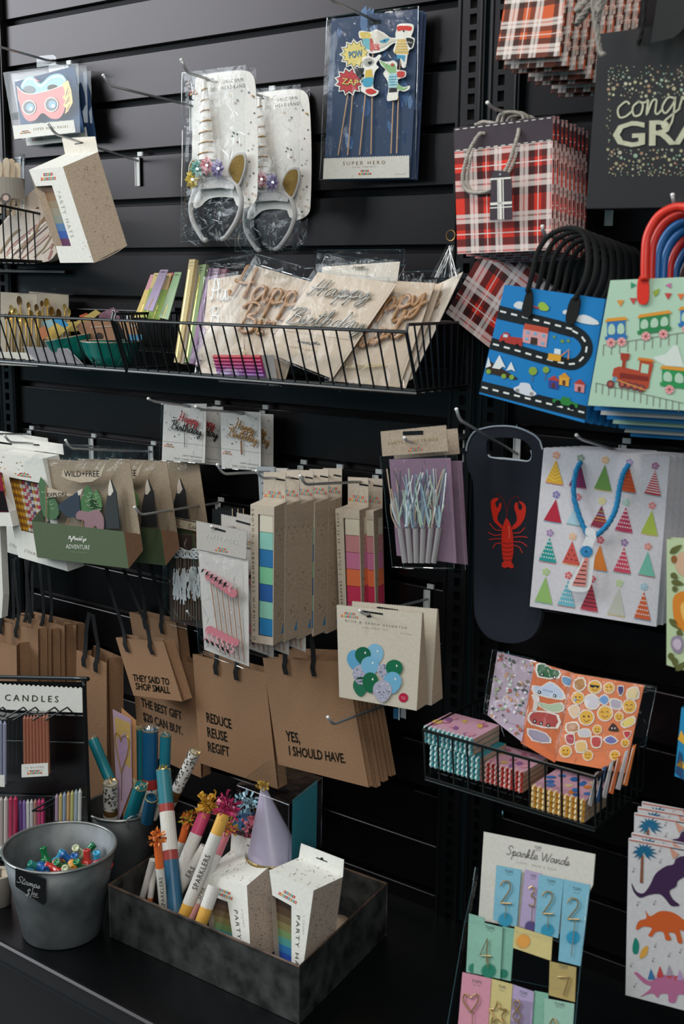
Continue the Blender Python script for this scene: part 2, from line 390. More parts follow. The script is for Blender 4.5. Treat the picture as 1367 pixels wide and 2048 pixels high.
def strip(x0, x1, h0, h1, name, front=.012):
    """slotted steel upright standing proud of the wall"""
    mb = MB(); zt = Z0+.45; zb = .3; mt = M('#07090a', 'panel')
    for a, b in ((x0, h0), (h1, x1)): mb.box((a, -front, zb), (b, .02, zt), mt)
    z = zb
    while z < zt: mb.box((h0, -front, z), (h1, .02, z+.0085), mt); z += .0254
    mb.box((h0, .0, zb), (h1, .02, zt), DARK)
    for a in (x0+.006, x1-.006): mb.cyl((a, -front, zb), (a, -front, zt), .0025, .0025, mt, n=8)
    return mb.build(name, kind='structure')
X_ = lambda a, y=100: PY((a, y), 0).x
strip(X_(921), X_(976), X_(945), X_(959), 'trim_1'); strip(X_(985), X_(1046, 150), X_(1003, 150), X_(1016, 150), 'trim_2')
strip(XA[0]-.062, XA[0]-.004, XA[0]-.041, XA[0]-.026, 'trim_3'); strip(XA[0]-.122, XA[0]-.066, XA[0]-.102, XA[0]-.087, 'trim_4')
mb = MB(); fm = M('#2b211b', 'satin'); mb.box((-6, -6, -.05), (3, .06, 0), fm); mb.build('floor', kind='structure')
DZ, DY = .44, -.594
ds = empty('display_shelf', (-1.5, -.3, 0), 'long black metal base shelf the buckets and the tin box stand on', 'shelf')
mb = MB(); mb.box((-3.9, DY+.006, DZ-.03), (.2, 0, DZ), M('#07090a', 'panel')); mb.box((-3.9, DY+.02, .02), (.2, DY+.045, DZ-.03), M('#07090a', 'panel')); mb.build('deck', ds)
mb = MB(); prof = [(DY+.006, DZ), (DY, DZ+.001), (DY-.004, DZ-.002), (DY-.004, DZ-.006), (DY-.001, DZ-.009), (DY+.001, DZ-.036), (DY-.001, DZ-.040), (DY-.001, DZ-.044), (DY+.004, DZ-.046), (DY+.01, DZ-.046)]
V = [(-3.9, a, b) for a, b in prof]+[(.2, a, b) for a, b in prof]; n = len(prof)
mb.raw(V, [(i, i+1, n+i+1, n+i) for i in range(n-1)], M('#131517', 'panel')); mb.build('front_rail', ds)

# ================================================================ display hooks
def hook(tip, bend, wall, label, xw=None, L=None, group='chrome display hooks in the black wall'):
    if xw is None: xw = PY(wall, 0).x if wall else None
    if xw is None:
        B = PY(bend, -L); xw = B.x; Wp = Vector((xw, 0, B.z-.012))
    else:
        B = atX(bend, xw); Wp = atX(wall, xw) if wall else Vector((xw, 0, B.z-.012)); Wp.y = -.002
    T = atX(tip, xw) if tip else B+Vector((0, -.012, .028))
    o = empty('display_hook', (xw, 0, Wp.z), label, 'hook', group)
    d = (Wp-B).normalized(); t = (T-B).normalized()
    P = [T, B+t*.008, B+(t+d)*.0025, B+d*.008, Wp]
    MB().tube(P, .0026, CHR, n=8).build('rod', o, smooth=True)
    MB().lathe(T, [(0, .0022), (.0022, .0016), (.0032, 0), (.0026, -.002)], M('#e6e4e0', 'glossy'), n=10, axis=t).build('tip_cap', o, smooth=True)
    k = math.floor((Z0-Wp.z)/PITCH); zs = Z0-k*PITCH
    mb = MB(); zn = M('#b6b8b8', 'satin')
    mb.box((xw-.0075, -.004, zs-.062), (xw+.0065, -.001, zs-.004), zn); mb.box((xw-.0075, -.006, zs-.062), (xw-.006, -.001, zs-.004), zn); mb.box((xw+.005, -.006, zs-.062), (xw+.0065, -.001, zs-.004), zn)
    mb.build('back_plate', o)
    mb = MB(); mb.box((xw-.003, -.002, zs-.001), (xw+.011, .002, zs+.0075), zn); mb.build('clip', o)
    o['xw'] = xw
    return o
def hy(h, p): return atX(p, h['xw']).y
def hooklab(s): return 'chrome display hook '+s
h_mask = hook((-24, 76), (-14, 90), (136, 132), hooklab('carrying the super hero mask packs'))
h_ph = hook((96.6, 247), (110, 268), (278, 322), hooklab('carrying the hanging party hats box'))
h_uni0 = hook((206, 150), (220, 171), None, hooklab('with a bare end left of the unicorn headbands'), L=.222)
h_uni = hook((362, 119), (374, 145), (541, 198), hooklab('running through both unicorn headband packs'))
h_hero = hook((653, -9), (664, 1), (773, 52), hooklab('carrying the super hero topper packs'))
h_mini1 = hook((296, 797), (306, 803), (433, 818), hooklab('with the red and black mini cake topper'))
h_mini2 = hook((391, 813), (402, 819), (528, 829), hooklab('with the gold mini cake topper'))
h_adv = hook((131, 880), (141, 897), (305, 903), hooklab('carrying the green adventure topper boxes'))
h_straw = hook((9, 871), (20, 885), (186, 892), hooklab('carrying the white straws boxes'))
h_far = hook((-110, 855), (-100, 868), (62, 868), hooklab('left of the straws boxes at the frame edge'))
h_s1 = hook((434, 929), (446, 948), (604, 940), hooklab('left of the streamer boxes with a bare end'))
h_s2 = hook((512, 941), (523, 957), (676, 950), hooklab('carrying the five rainbow streamer boxes'))
h_s3 = hook((600, 951), (609, 969), (754, 962), hooklab('carrying the two pink streamer boxes'))
h_pp = hook((269, 1014), (281, 1030), (439, 1005), hooklab('carrying the silver drink stirrer pack'))
h_pick = hook((423, 1052), (429, 1060), None, hooklab('poking through the party picks card'), L=.235)
h_low = hook((655, 1434), (665, 1449), None, hooklab('bare, in front of the large kraft bag'), L=.225)
h_sil = hook((374, 1222), (382, 1236), None, hooklab('low beside the flamingo party picks'), L=.10)
h_spk = hook((808, 875), (815, 884), None, hooklab('carrying the silver fringe packs'), L=.19)
h_bal = hook((719, 1221), (729, 1230), None, hooklab('carrying the balloon set packs'), L=.20)
h_lob = hook((912, 818), (919, 840), (1036, 908), hooklab('inside the handle of the navy wine tote'))
h_hat = hook((1152, 870), (1160, 878), (1247, 905), hooklab('above the party hat patterned gift bag'))
h_pl = hook((974, 205), (984, 216), (1104, 254), hooklab('holding the middle row of plaid bags'))
h_road = hook((1084, 452), (1086, 470), None, hooklab('holding the blue road map bags'), L=.22)
h_train = hook((1344, 389), (1348, 415), None, hooklab('holding the train bags by their red handle'), L=.24)

# ================================================================ top row, left
def PT(a, Y): return PY(a, Y)
def shift(Y0, Y1, a, b): return PY(b, Y1)-PY(a, Y0)
MK = CR(0, 0, 3.4175)
def mask_pack(Y):
    pl = yawpl((90, 140), Y, -4)
    q = MK((20, 495), (535, 430), (548, 905), (98, 952))
    t = empty('mask_pack', pl.at(MK(330, 950)), 'clear pack of red and blue super hero masks, front one on its hook', 'party pack', 'super hero mask packs')
    A = [pl.at(p) for p in q]; B = [a+Vector((0, .022, 0)) for a in A]
    mb = MB(); mb.hexa(A, B, CLR); mb.build('clear_box', t)
    mb = MB(); bl = Pl(n=pl.n, pt=pl.p-pl.n*.020); mb.slab(bl, MK((100, 560), (505, 450), (575, 905), (150, 940)), .0008, M('#1f3f66')); mb.build('backing_card', t)
    # masks
    ml = Pl(n=pl.n, pt=pl.p-pl.n*.006); mb = MB(); R_ = M('#c5402f', 'satin'); Y_ = M('#d9a73a', 'satin'); B_ = M('#6fa3b8', 'satin'); C_ = M('#e6ddc4', 'satin')
    bmk = spline(MK((130, 590), (165, 530), (215, 522), (265, 570), (330, 515), (400, 503), (440, 540), (430, 590), (375, 610), (300, 620), (240, 635), (180, 640), (150, 620)), 3, True)
    mb.poly(ml, bmk, B_, -.004); mb.ribbon(ml, spline(MK((140, 590), (175, 540), (220, 545), (265, 590), (335, 535), (400, 520), (435, 550)), 4), 2.4, C_, -.0036)
    mb.poly(ml, MK((222, 528), (270, 560), (240, 552)), R_, -.003); mb.disc(ml, MK(190, 612), 12, DARK, -.003, ry=8); mb.disc(ml, MK(352, 600), 11, M('#4a3a20'), -.003, ry=7)
    mb.build('blue_mask', t)
    mb = MB()
    mb.poly(ml, MK((115, 585), (135, 640), (150, 740), (125, 680)), Y_, .0004)
    mb.poly(ml, MK((425, 575), (468, 548), (490, 620), (500, 700), (470, 760), (445, 780), (455, 740), (435, 720), (450, 690), (430, 665), (448, 640), (440, 610)), Y_, .0012)
    for a in ((470, 600, 452, 655), (478, 660, 450, 712), (480, 715, 458, 760)): mb.ribbon(ml, MK((a[0], a[1]), (a[2], a[3]), (a[2]+32, a[3]-30)), 1.1, DARK, .0017)
    red = spline(MK((118, 600), (165, 635), (220, 648), (300, 632), (375, 610), (430, 590), (450, 640), (448, 720), (430, 780), (395, 812), (345, 808), (290, 772), (245, 818), (195, 828), (160, 790), (138, 720)), 3, True)
    mb.poly(ml, red, R_, .0005)
    mb.ribbon(ml, spline(MK((118, 592), (160, 630), (220, 644), (300, 628), (375, 606), (425, 584)), 3), 1.5, C_, .0011)
    for c in ((203, 735), (355, 715)):
        c = MK(*c); mb.disc(ml, c, 14.5, DARK, .0011, ry=15.5); mb.ribbon(ml, [(c[0]+13*math.cos(k*.45), c[1]+14*math.sin(k*.45)) for k in range(14)], 1.8, C_, .0016, closed=True); mb.disc(ml, (c[0]+2, c[1]), 8, M('#54879d', 'satin'), .0018); mb.disc(ml, (c[0]+4, c[1]+3), 3.5, C_, .0022)
    mb.build('red_mask', t)
    mb = MB(); fl = Pl(n=pl.n, pt=pl.p); z = zig(MK(88, 862), MK(505, 822), 34, 1.6)
    mb.poly(fl, z+MK((518, 905), (100, 950)), WH, .0005)
    logo(mb, fl, MK(140, 908), MK(210, 900), 2.6, .0009, False); mb.text(fl, 'SUPER HERO MASKS', MK(230, 892), MK(468, 872), 5, M('#8a7a5a'), .0009, sp=1.6)
    mb.build('paper_label', t)
    mb = MB(); mb.slab(pl, MK((240, 395), (262, 380), (355, 372), (374, 388), (374, 440), (243, 460)), .0006, CLR, -.003)
    mb.poly(pl, MK((280, 432), (330, 422), (362, 424), (330, 432)), DARK, -.002); mb.build('hang_tab', t)
    return t
m1 = mask_pack(hy(h_mask, (93, 124)))
dup(m1, Vector((0, .030, -.012))+Vector((.004, 0, 0)), 'clear pack of super hero masks just behind the front one', skip=('red_mask',))
dup(m1, Vector((.0, .075, -.012)), 'deepest clear super hero mask pack, nearest the wall', skip=())
# party hats box hanging from the hook
B2 = CR(0, 230, 5.258)
def box_from(front, bz, mats):
    pass
def hats_hang():
    Y = hy(h_ph, (160, 285)); pl = yawpl((160, 285), Y, 3, 0)
    # front edges lean: front face plane 0.075 in front of the back
    F = yawpl(B2(660, 545), Y-.068, 3, -4)
    t = empty('party_hats_box', PY(B2(800, 1480), Y-.02), 'party hats box swinging tilted from a hook, kraft side showing', 'box')
    A = [F.at(p) for p in B2((303, 578), (660, 545), (985, 1552), (632, 1555))]
    bk = [pl.at(p) for p in B2((685, 410), (1030, 388))]
    br = pl.at(B2(1335, 1368)); Bq = [bk[0], bk[1], br, br+(bk[0]-bk[1])]
    dv = bk[1]-A[1]
    mb = MB(); kr = M('#b09d8a', 'kraft')
    mb.face([A[0], A[1], bk[1], bk[0]], WH); mb.face([A[1], A[2], br, bk[1]], M('#ab9885', 'kraft')); mb.face([A[3], A[2], br, Bq[3]], WH); mb.face([Bq[1], Bq[0], Bq[3], br], KR)
    mb.face([A[0], bk[0], Bq[3], A[3]], kr)
    # front with window: L-shaped opening
    wn = B2((375, 750), (545, 740), (748, 1378), (585, 1378))
    fr = B2((303, 578), (660, 545), (985, 1552), (632, 1555))
    mb.poly(F, [fr[0], fr[1], fr[2], fr[3], wn[3], wn[2], wn[1], wn[0]], WH, 0)
    R = rnd(5)
    sd = Pl(n=(A[2]-A[1]).cross(br-A[1]), pt=A[1])
    confetti(mb, sd, B2((720, 560), (1060, 520), (1240, 1330), (930, 1380)), 56, 1.15, 3, dens=lambda u, v: abs(u-.62+.15*math.sin(v*9)) < .33, cols=('#5e3325', '#3a3a30', '#6f4a33', '#7a3a28'))
    confetti(mb, F, B2((860, 1320), (925, 1320), (960, 1520), (850, 1520)), 9, 1.2, 4, cols=('#f2f2ee', '#8a8f92', '#f5f4f0'))
    logo(mb, F, B2(428, 660), B2(586, 648), 6.5, letters=True)
    mb.text(F, 'PARTY HATS', B2(592, 800), B2(745, 1290), 6.5, M('#c9c4b6', 'foil'), up=(.95, -.28), sp=1.4)
    # bottom flap bulging
    bl = [A[2], A[2]*.5+br*.5+Vector((0, 0, -.004)), br]
    mb.tube([tuple(x) for x in (A[2], A[2]*.7+br*.3+Vector((0, 0, -.003)), A[2]*.3+br*.7+Vector((0, 0, -.003)), br)], .0012, kr, n=5)
    mb.build('carton', t)
    mb = MB(); mb.slab(pl, B2((650, 245), (1000, 225), (1032, 388), (685, 412)), .0008, M('#dad2c6'), .0002)
    mb.poly(pl, B2((785, 300), (875, 285), (878, 297), (788, 312)), DARK, .0008); mb.build('hang_flap', t)
    # hats stacked behind the window
    G = Pl(n=F.n, pt=F.p-F.n*.012); mb = MB()
    cols = ['#7a4e30', '#80603c', '#86745a', '#8a8270', '#7f8478', '#4a6f9a', '#2a4f9c', '#5a2a50']
    a0, a1 = Vector(B2(450, 750)), Vector(B2(560, 740)); b0, b1 = Vector(B2(640, 1378)), Vector(B2(760, 1378))
    n = len(cols)
    for i, c in enumerate(cols):
        u, v = i/n, (i+1)/n; mb.poly(G, [a0.lerp(b0, u), a1.lerp(b1, u), a1.lerp(b1, v), a0.lerp(b0, v)], M(c, 'satin'), 0)
    mb.build('stacked_hats', t)
    return t
hats_hang()
# ---- unicorn headband packs
UC = CR(0, 0, 2.0103)
def unicorn(Y):
    t = empty('unicorn_headband_pack', PY(UC(1110, 1010), Y), 'unicorn headband pack on the right, behind the other, hooked deeper', 'party pack', 'unicorn headband packs')
    pl = yawpl(UC(1085, 390), Y, -2)
    sh = spline(UC((1000, 420), (1005, 385), (1040, 372), (1120, 362), (1190, 358), (1225, 372), (1240, 420), (1248, 600), (1245, 800), (1235, 860), (1190, 885), (1160, 872)), 3)+spline(UC((1150, 845), (1105, 840), (1050, 848), (1010, 880), (985, 860), (985, 700), (990, 520)), 3)
    mb = MB(); mb.slab(pl, sh, .0008, M('#d8d4cf'), -.002)
    mb.text(pl, 'UNICORN', UC(1112, 408), UC(1192, 398), 6.5, INK, -.0015, sp=1.4); mb.text(pl, 'HEADBAND', UC(1106, 432), UC(1200, 422), 6.5, INK, -.0015, sp=1.4)
    confetti(mb, pl, UC((1095, 440), (1235, 430), (1238, 870), (1150, 880)), 62, 2.2, 8, -.0014, cols=('#8a4a3a', '#3f6a55', '#b8893e', '#555'.ljust(7, '5'), '#6a6560'), dens=lambda u, v: u > .25+.9*v*(v < .35) or (v > .3 and u > .78))
    logo(mb, pl, UC(978, 444), UC(1012, 440), 4.0, -.0014, False)
    mb.poly(pl, UC((1030, 396), (1075, 386), (1080, 394), (1035, 402)), DARK, -.0014)
    mb.build('backing_card', t)
    hb = empty_part = None
    g = Pl(n=pl.n, pt=pl.p+pl.n*.008)
    # headband hoop
    hoop = spline(UC((1010, 800), (985, 860), (990, 930), (1030, 1000), (1045, 1005)), 5)
    hoop2 = spline(UC((1170, 800), (1185, 860), (1165, 930), (1125, 990), (1105, 1003)), 5)
    mb = MB(); fb = M('#b9b5b4', 'fabric')
    top = spline(UC((1010, 800), (1050, 775), (1100, 768), (1140, 775), (1172, 800)), 4)
    hp = [g.at(p) for p in list(reversed(hoop))+top[1:-1]+hoop2]
    mb.tube(hp, .0045, fb, n=7); mb.poly(g, UC((1015, 780), (1060, 770), (1125, 772), (1165, 785), (1160, 812), (1105, 806), (1020, 812)), fb, .003)
    mb.build('headband', t, smooth=True)
    mb = MB(); a, b = g.at(UC(1052, 700)), g.at(UC(1043, 398)); hw = M('#e2dcd6', 'satin')
    mb.cyl(a, b, .0175, .004, hw, n=14)
    d = b-a; q = d.normalized()
    for k in range(7):
        f0 = .06+k*.135; P = []
        r = lambda f: .0175+(.004-.0175)*f+.0008
        s_ = q.cross(pl.n).normalized()
        for j in range(9):
            an = math.pi*j/8; f = f0+.035*j/8-.0; P.append(a+d*f+(s_*math.cos(an)+pl.n*math.sin(an))*r(f)+d*(.03*math.cos(an)))
        mb.tube(P, .0013, GOLD, n=4)
    mb.build('horn', t, smooth=True)
    for nm, pts in (('gold_ear', ((1140, 735), (1160, 692), (1195, 682), (1200, 720), (1188, 765), (1172, 792), (1150, 765))), ('gold_ear', ((985, 790), (982, 730), (1000, 700), (1020, 730), (1030, 770), (1010, 800)))):
        P = spline(UC(*pts), 3, True); c = Vector((sum(p[0] for p in P)/len(P), sum(p[1] for p in P)/len(P)))
        mb = MB(); mb.slab(g, [tuple(c+(Vector(p)-c)*1.16) for p in P], .004, fb, .002); mb.poly(g, P, M('#a5854a', 'glitter'), .0026); mb.build(nm, t)
    for (x, y), cc in (((1010, 775), '#c9b04a'), ((1030, 735), '#6fa39a'), ((1068, 722), '#c77f86'), ((1113, 735), '#8c7fa8')):
        mb = MB(); R = rnd(int(x)); m = M(cc, 'satin'); c = g.at(UC(x, y), .012); s_ = Vector((0, 0, 1)).cross(pl.n).normalized()
        for ring, rr, hh in ((0, .0185, 0), (1, .012, .004)):
            for k in range(8):
                a = 2*math.pi*(k+.5*ring)/8; dr = s_*math.cos(a)+Vector((0, 0, 1))*math.sin(a); pr = dr.cross(pl.n)
                base = c+pl.n*hh; tip_ = base+dr*rr+pl.n*.003
                L_, R2 = base+dr*rr*.55+pr*rr*.32+pl.n*.001, base+dr*rr*.55-pr*rr*.32+pl.n*.001; rid = base+dr*rr*.55+pl.n*.005
                mb.raw([base, L_, tip_, R2, rid], [(0, 1, 4), (1, 2, 4), (2, 3, 4), (3, 0, 4)], m)
        fl_ = mb.build('ribbon_flower', t); mb = MB(); mb.disc(Pl(n=pl.n, pt=c+pl.n*.008), px(c), 3, M('#d8dce0', 'metal'), 0, n=8); mb.build('gem', fl_)
    mb = MB(); q4 = UC((988, 372), (1240, 345), (1230, 990), (885, 1022))
    q4 = UC((988, 372), (1240, 345), (1228, 1000), (978, 1012))
    film(mb, pl, q4, 21, e=.022, amp=.007); sheen(mb, pl, q4, 3, 30, .026); qb = UC((985, 850), (1230, 850), (1228, 1000), (978, 1012)); sheen(mb, pl, qb, 8, 60, .016); mb.grid(*[pl.at(p, -.004) for p in q4], 6, 8, FILM); mb.build('clear_bag', t, smooth=False)
    return t
yb = hy(h_uni, (535, 196)); yf = hy(h_uni, (430, 162))
u1 = unicorn(yb)
dup(u1, PY((427, 160), yf)-PY((536, 196), yb), 'unicorn headband pack on the left, in front near the hook end')
# ---- super hero topper pack
HR = CR(580, 0, 3.4175)
def hero(Y):
    pl = yawpl((748, 42), Y, 7)
    t = empty('cake_topper_pack', pl.at(HR(540, 1225)), 'navy pack of super hero cake toppers with POW and ZAP signs, front one', 'party pack', 'super hero topper packs')
    mb = MB(); q = HR((278, 130), (880, 60), (820, 1215), (232, 1225)); mb.slab(pl, q, .0008, M('#34415c', 'satin'))
    R = rnd(2)
    for _ in range(22):
        c = lerpq(q, R.uniform(.03, .95), R.uniform(.02, .8)); s_ = R.uniform(8, 26)
        mb.poly(pl, [(c[0]+s_*R.uniform(.2, .6)*math.cos(k), c[1]+s_*R.uniform(.5, 1.6)*math.sin(k)) for k in (0, 1, 2, 3, 4, 5)], M(R.choice(['#3c5680', '#48638b', '#24375c', '#5a7296']), 'satin'), .0003+_*.00001)
    for _ in range(60):
        c = lerpq(q, R.uniform(.03, .97), R.uniform(.02, .82)); mb.disc(pl, c, R.uniform(.4, .9), M('#9fb0c8'), .0007, n=5)
    mb.poly(pl, HR((535, 138), (620, 135), (622, 160), (538, 172)), DARK, .0009)
    mb.build('backing_card', t)
    mb = MB(); mb.poly(pl, zig(HR(238, 1088), HR(820, 1068), 34, 2.0)+HR((820, 1215), (232, 1225)), M('#cdc8c0'), .004)
    mb.text(pl, 'SUPER HERO', HR(368, 1130), HR(658, 1122), 7, M('#7a5a32', 'satin'), .0044, sp=1.5); mb.text(pl, 'CAKE TOPPERS', HR(432, 1150), HR(592, 1144), 2.6, M('#8a8378'), .0044, sp=1.6)
    logo(mb, pl, HR(474, 1184), HR(563, 1182), 4.4, .0044, False); mb.text(pl, '6 COUNT', HR(714, 1196), HR(796, 1194), 2.4, M('#8a8378'), .0044, sp=1.5)
    mb.build('paper_label', t)
    wd = M('#c9a078', 'satin')
    for a in (((400, 650), (333, 1062)), ((432, 650), (398, 1062)), ((520, 640), (480, 1060)), ((566, 640), (558, 1055)), ((712, 640), (694, 1050)), ((745, 660), (733, 1048)), ((572, 360), (566, 420)), ((762, 400), (752, 480))):
        mb = MB(); mb.tube([pl.at(p, .003) for p in HR(*a)], .0011, wd, n=6); mb.build('stick', t)
    def piece(nm, out, prints, e):
        mb = MB(); mb.slab(pl, out, .0015, M('#e9e5dc'), e)
        for i, (pts, c) in enumerate(prints): mb.poly(pl, pts, M(c, 'satin'), e+.0003+i*.00012)
        return mb
    def burst(c, r0, r1, n, k=0):
        return [(c[0]+(r1 if i % 2 else r0)*math.cos(math.pi*i/n+k)*1.05, c[1]+(r1 if i % 2 else r0)*math.sin(math.pi*i/n+k)) for i in range(2*n)]
    c = HR(455, 375); mb = piece('pow', burst(c, 24, 31, 13), [(burst(c, 20.5, 28, 13), '#15161a'), (burst(c, 19, 26, 13), '#dcc878')], .005)
    mb.text(pl, 'POW', HR(415, 402), HR(508, 388), 13, M('#15161a'), .0058, bold=.03, sp=1); mb.text(pl, 'POW', HR(416, 400), HR(506, 387), 12.5, M('#3c8fc0', 'satin'), .0061, sp=1); mb.build('pow_sign', t)
    c = HR(412, 560); mb = piece('zap', burst(c, 22, 29, 12), [(burst(c, 19, 26, 12), '#15161a'), (burst(c, 17.5, 24.5, 12), '#b8383c')], .005)
    mb.text(pl, 'ZAP', HR(362, 578), HR(478, 592), 13, M('#15161a'), .0058, bold=.03, sp=1); mb.text(pl, 'ZAP', HR(363, 576), HR(476, 590), 12, M('#e3cf6a', 'satin'), .0061, sp=1); mb.build('zap_sign', t)
    P = lambda *a: spline(HR(*a), 3, True)
    mb = piece('a', P((485, 215), (560, 222), (600, 205), (660, 235), (700, 262), (790, 262), (785, 292), (715, 300), (650, 350), (560, 368), (520, 320), (505, 270), (484, 262)),
        [(P((490, 225), (560, 230), (555, 270), (500, 265)), '#d9bc62'), (P((505, 275), (560, 272), (556, 340), (525, 330)), '#6fb0b8'), (P((556, 272), (580, 276), (578, 350), (558, 350)), '#b0493c'), (P((570, 230), (610, 215), (700, 268), (780, 272), (700, 295), (625, 335), (580, 290)), '#cfc6b8'), (HR((575, 305), (622, 305), (622, 345), (577, 348)), '#c23a34'), (P((622, 290), (655, 272), (690, 268), (665, 298)), '#3f93b4')], .006)
    mb.disc(pl, HR(657, 282), 1.5, DARK, .0074); mb.ribbon(pl, HR((612, 313), (590, 314), (590, 325), (608, 325), (590, 336), (612, 338)), 1, M('#e9e5dc'), .0074); mb.build('elephant_figure', t)
    mb = piece('b', P((745, 175), (790, 165), (850, 172), (852, 215), (838, 255), (862, 270), (850, 330), (825, 345), (812, 385), (800, 460), (775, 462), (765, 410), (745, 400), (735, 370), (715, 350), (735, 290), (730, 240), (740, 205)),
        [(P((745, 185), (795, 180), (842, 188), (835, 215), (785, 210), (748, 218)), '#cf3b2e'), (HR((748, 275), (800, 270), (822, 375), (722, 370)), '#d4b468'), (P((805, 265), (855, 275), (840, 330), (822, 318)), '#17181c'), (HR((740, 378), (800, 382), (792, 430), (770, 400), (742, 412)), '#4a93b5')], .0065)
    for k in range(4): mb.ribbon(pl, HR((737, 300+18*k), (812, 300+18*k)), 1, M('#e9e0c8'), .008)
    mb.disc(pl, HR(789, 217), 1.8, DARK, .008); mb.text(pl, 'HERO', HR(812, 296), HR(846, 304), 3, M('#e9e0c8'), .008); mb.build('bear_figure', t)
    mb = piece('c', P((505, 405), (545, 388), (590, 400), (620, 378), (635, 390), (600, 440), (618, 465), (590, 500), (580, 600), (618, 625), (600, 655), (560, 662), (520, 640), (495, 620), (510, 560), (520, 510), (470, 520), (458, 475), (512, 460)),
        [(P((515, 415), (560, 400), (590, 430), (550, 460), (515, 445)), '#a8a49e'), (P((460, 478), (520, 470), (495, 540), (470, 520)), '#17181c'), (HR((530, 485), (572, 478), (580, 540), (525, 545)), '#d2b04e'), (P((512, 545), (580, 535), (572, 590), (520, 595)), '#4c9bb8'), (P((532, 618), (570, 610), (605, 632), (570, 648), (538, 640)), '#c9362f'), (P((545, 430), (575, 425), (560, 448)), '#17181c')], .0075)
    mb.build('mouse_figure', t)
    mb = piece('d', P((622, 412), (650, 425), (690, 425), (720, 418), (745, 440), (745, 480), (800, 490), (800, 530), (755, 545), (750, 575), (790, 600), (830, 590), (825, 615), (790, 630), (755, 625), (748, 680), (715, 690), (675, 690), (685, 620), (680, 560), (650, 510), (665, 480), (635, 450)),
        [(P((628, 418), (690, 448), (725, 440), (740, 500), (700, 510), (650, 455)), '#8fb57e'), (P((692, 515), (745, 512), (745, 600), (690, 602)), '#a7cbd0'), (P((748, 495), (796, 495), (790, 530), (750, 530)), '#c4423a'), (P((752, 580), (790, 605), (820, 598), (790, 622), (750, 612)), '#8fb57e'), (HR((690, 605), (746, 605), (744, 632), (690, 636)), '#2a2626')], .008)
    for k in range(4): mb.ribbon(pl, HR((692, 530+18*k), (745, 526+18*k)), 1.2, M('#4c9bb8'), .0096)
    mb.disc(pl, HR(715, 447), 3, M('#c4423a'), .0096); mb.build('crocodile_figure', t)
    mb = MB(); film(mb, pl, HR((275, 128), (900, 50), (876, 1222), (226, 1232)), 5, .012, .004); sheen(mb, pl, q, 7, 16, .014); mb.build('clear_bag', t)
    return t
hh = hero(hy(h_hero, (746, 42)))
dup(hh, Vector((.004, .007, -.002)), 'navy super hero topper pack just behind the front one', skip=('clear_bag', 'paper_label', 'stick', 'pow_sign', 'zap_sign', 'elephant_figure', 'bear_figure', 'mouse_figure', 'crocodile_figure'))
dup(hh, Vector((.006, .014, -.003)), 'navy super hero topper pack at the back of its hook', skip=('clear_bag', 'paper_label', 'stick', 'pow_sign', 'zap_sign', 'elephant_figure', 'bear_figure', 'mouse_figure', 'crocodile_figure'))
# ================================================================ plaid, graduation, road and train gift bags
def plaid(key, red, dark, white, org):
    if key in MATS: return MATS[key]
    m = bpy.data.materials.new('plaid_paper_'+key); m.use_nodes = True; nt = m.node_tree; b = nt.nodes['Principled BSDF']; b.inputs['Roughness'].default_value = .62; b.inputs['Specular IOR Level'].default_value = .3; L = nt.links.new
    uv = nd(nt, 'ShaderNodeUVMap'); sx = nd(nt, 'ShaderNodeSeparateXYZ'); L(uv.outputs[0], sx.inputs[0])
    def ramp(sock, stops):
        fr = nd(nt, 'ShaderNodeMath', operation='FRACT'); L(sock, fr.inputs[0]); r = nd(nt, 'ShaderNodeValToRGB'); r.color_ramp.interpolation = 'CONSTANT'; e = r.color_ramp.elements
        while len(e) > 1: e.remove(e[-1])
        e[0].position = 0; e[0].color = (*[stops[0][1]]*3, 1)
        for p, v in stops[1:]: x = e.new(p); x.color = (v, v, v, 1)
        L(fr.outputs[0], r.inputs[0]); return r.outputs[0]
    Wm = [(0, 0), (.29, .7), (.36, .15), (.385, .7), (.45, 0), (.63, .95), (.645, 0), (.80, .7), (.86, .15), (.885, .7), (.94, 0)]
    Dm = [(0, 0), (.18, .95), (.29, .25), (.46, .95), (.57, 0), (.70, .8), (.80, .25), (.94, 0)]
    ws = [ramp(sx.outputs[i], Wm) for i in (0, 1)]; ds_ = [ramp(sx.outputs[i], Dm) for i in (0, 1)]
    def comb(a, c, k):
        i1 = nd(nt, 'ShaderNodeMath', operation='MULTIPLY_ADD'); i1.inputs[1].default_value = -k; i1.inputs[2].default_value = 1; L(a, i1.inputs[0])
        i2 = nd(nt, 'ShaderNodeMath', operation='MULTIPLY_ADD'); i2.inputs[1].default_value = -k; i2.inputs[2].default_value = 1; L(c, i2.inputs[0])
        mu = nd(nt, 'ShaderNodeMath', operation='MULTIPLY'); L(i1.outputs[0], mu.inputs[0]); L(i2.outputs[0], mu.inputs[1]); return mu.outputs[0]
    fd, fw_ = comb(ds_[0], ds_[1], .85), comb(ws[0], ws[1], .85)
    m1_ = nd(nt, 'ShaderNodeMixRGB'); m1_.inputs[1].default_value = lin(dark); m1_.inputs[2].default_value = lin(red); L(fd, m1_.inputs[0])
    m2_ = nd(nt, 'ShaderNodeMixRGB'); m2_.inputs[1].default_value = lin(white); L(fw_, m2_.inputs[0]); L(m1_.outputs[0], m2_.inputs[2]); L(m2_.outputs[0], b.inputs['Base Color'])
    MATS[key] = m; return m
PLD = plaid('red', '#d02f1e', '#1e1518', '#ddd8d4', '#d4552e'); PLO = plaid('orange', '#c9582c', '#2a1d1a', '#e2ddd8', '#d4552e')
AUB = M('#3f343b', 'satin'); ROPE = M('#a8a199', 'fabric')
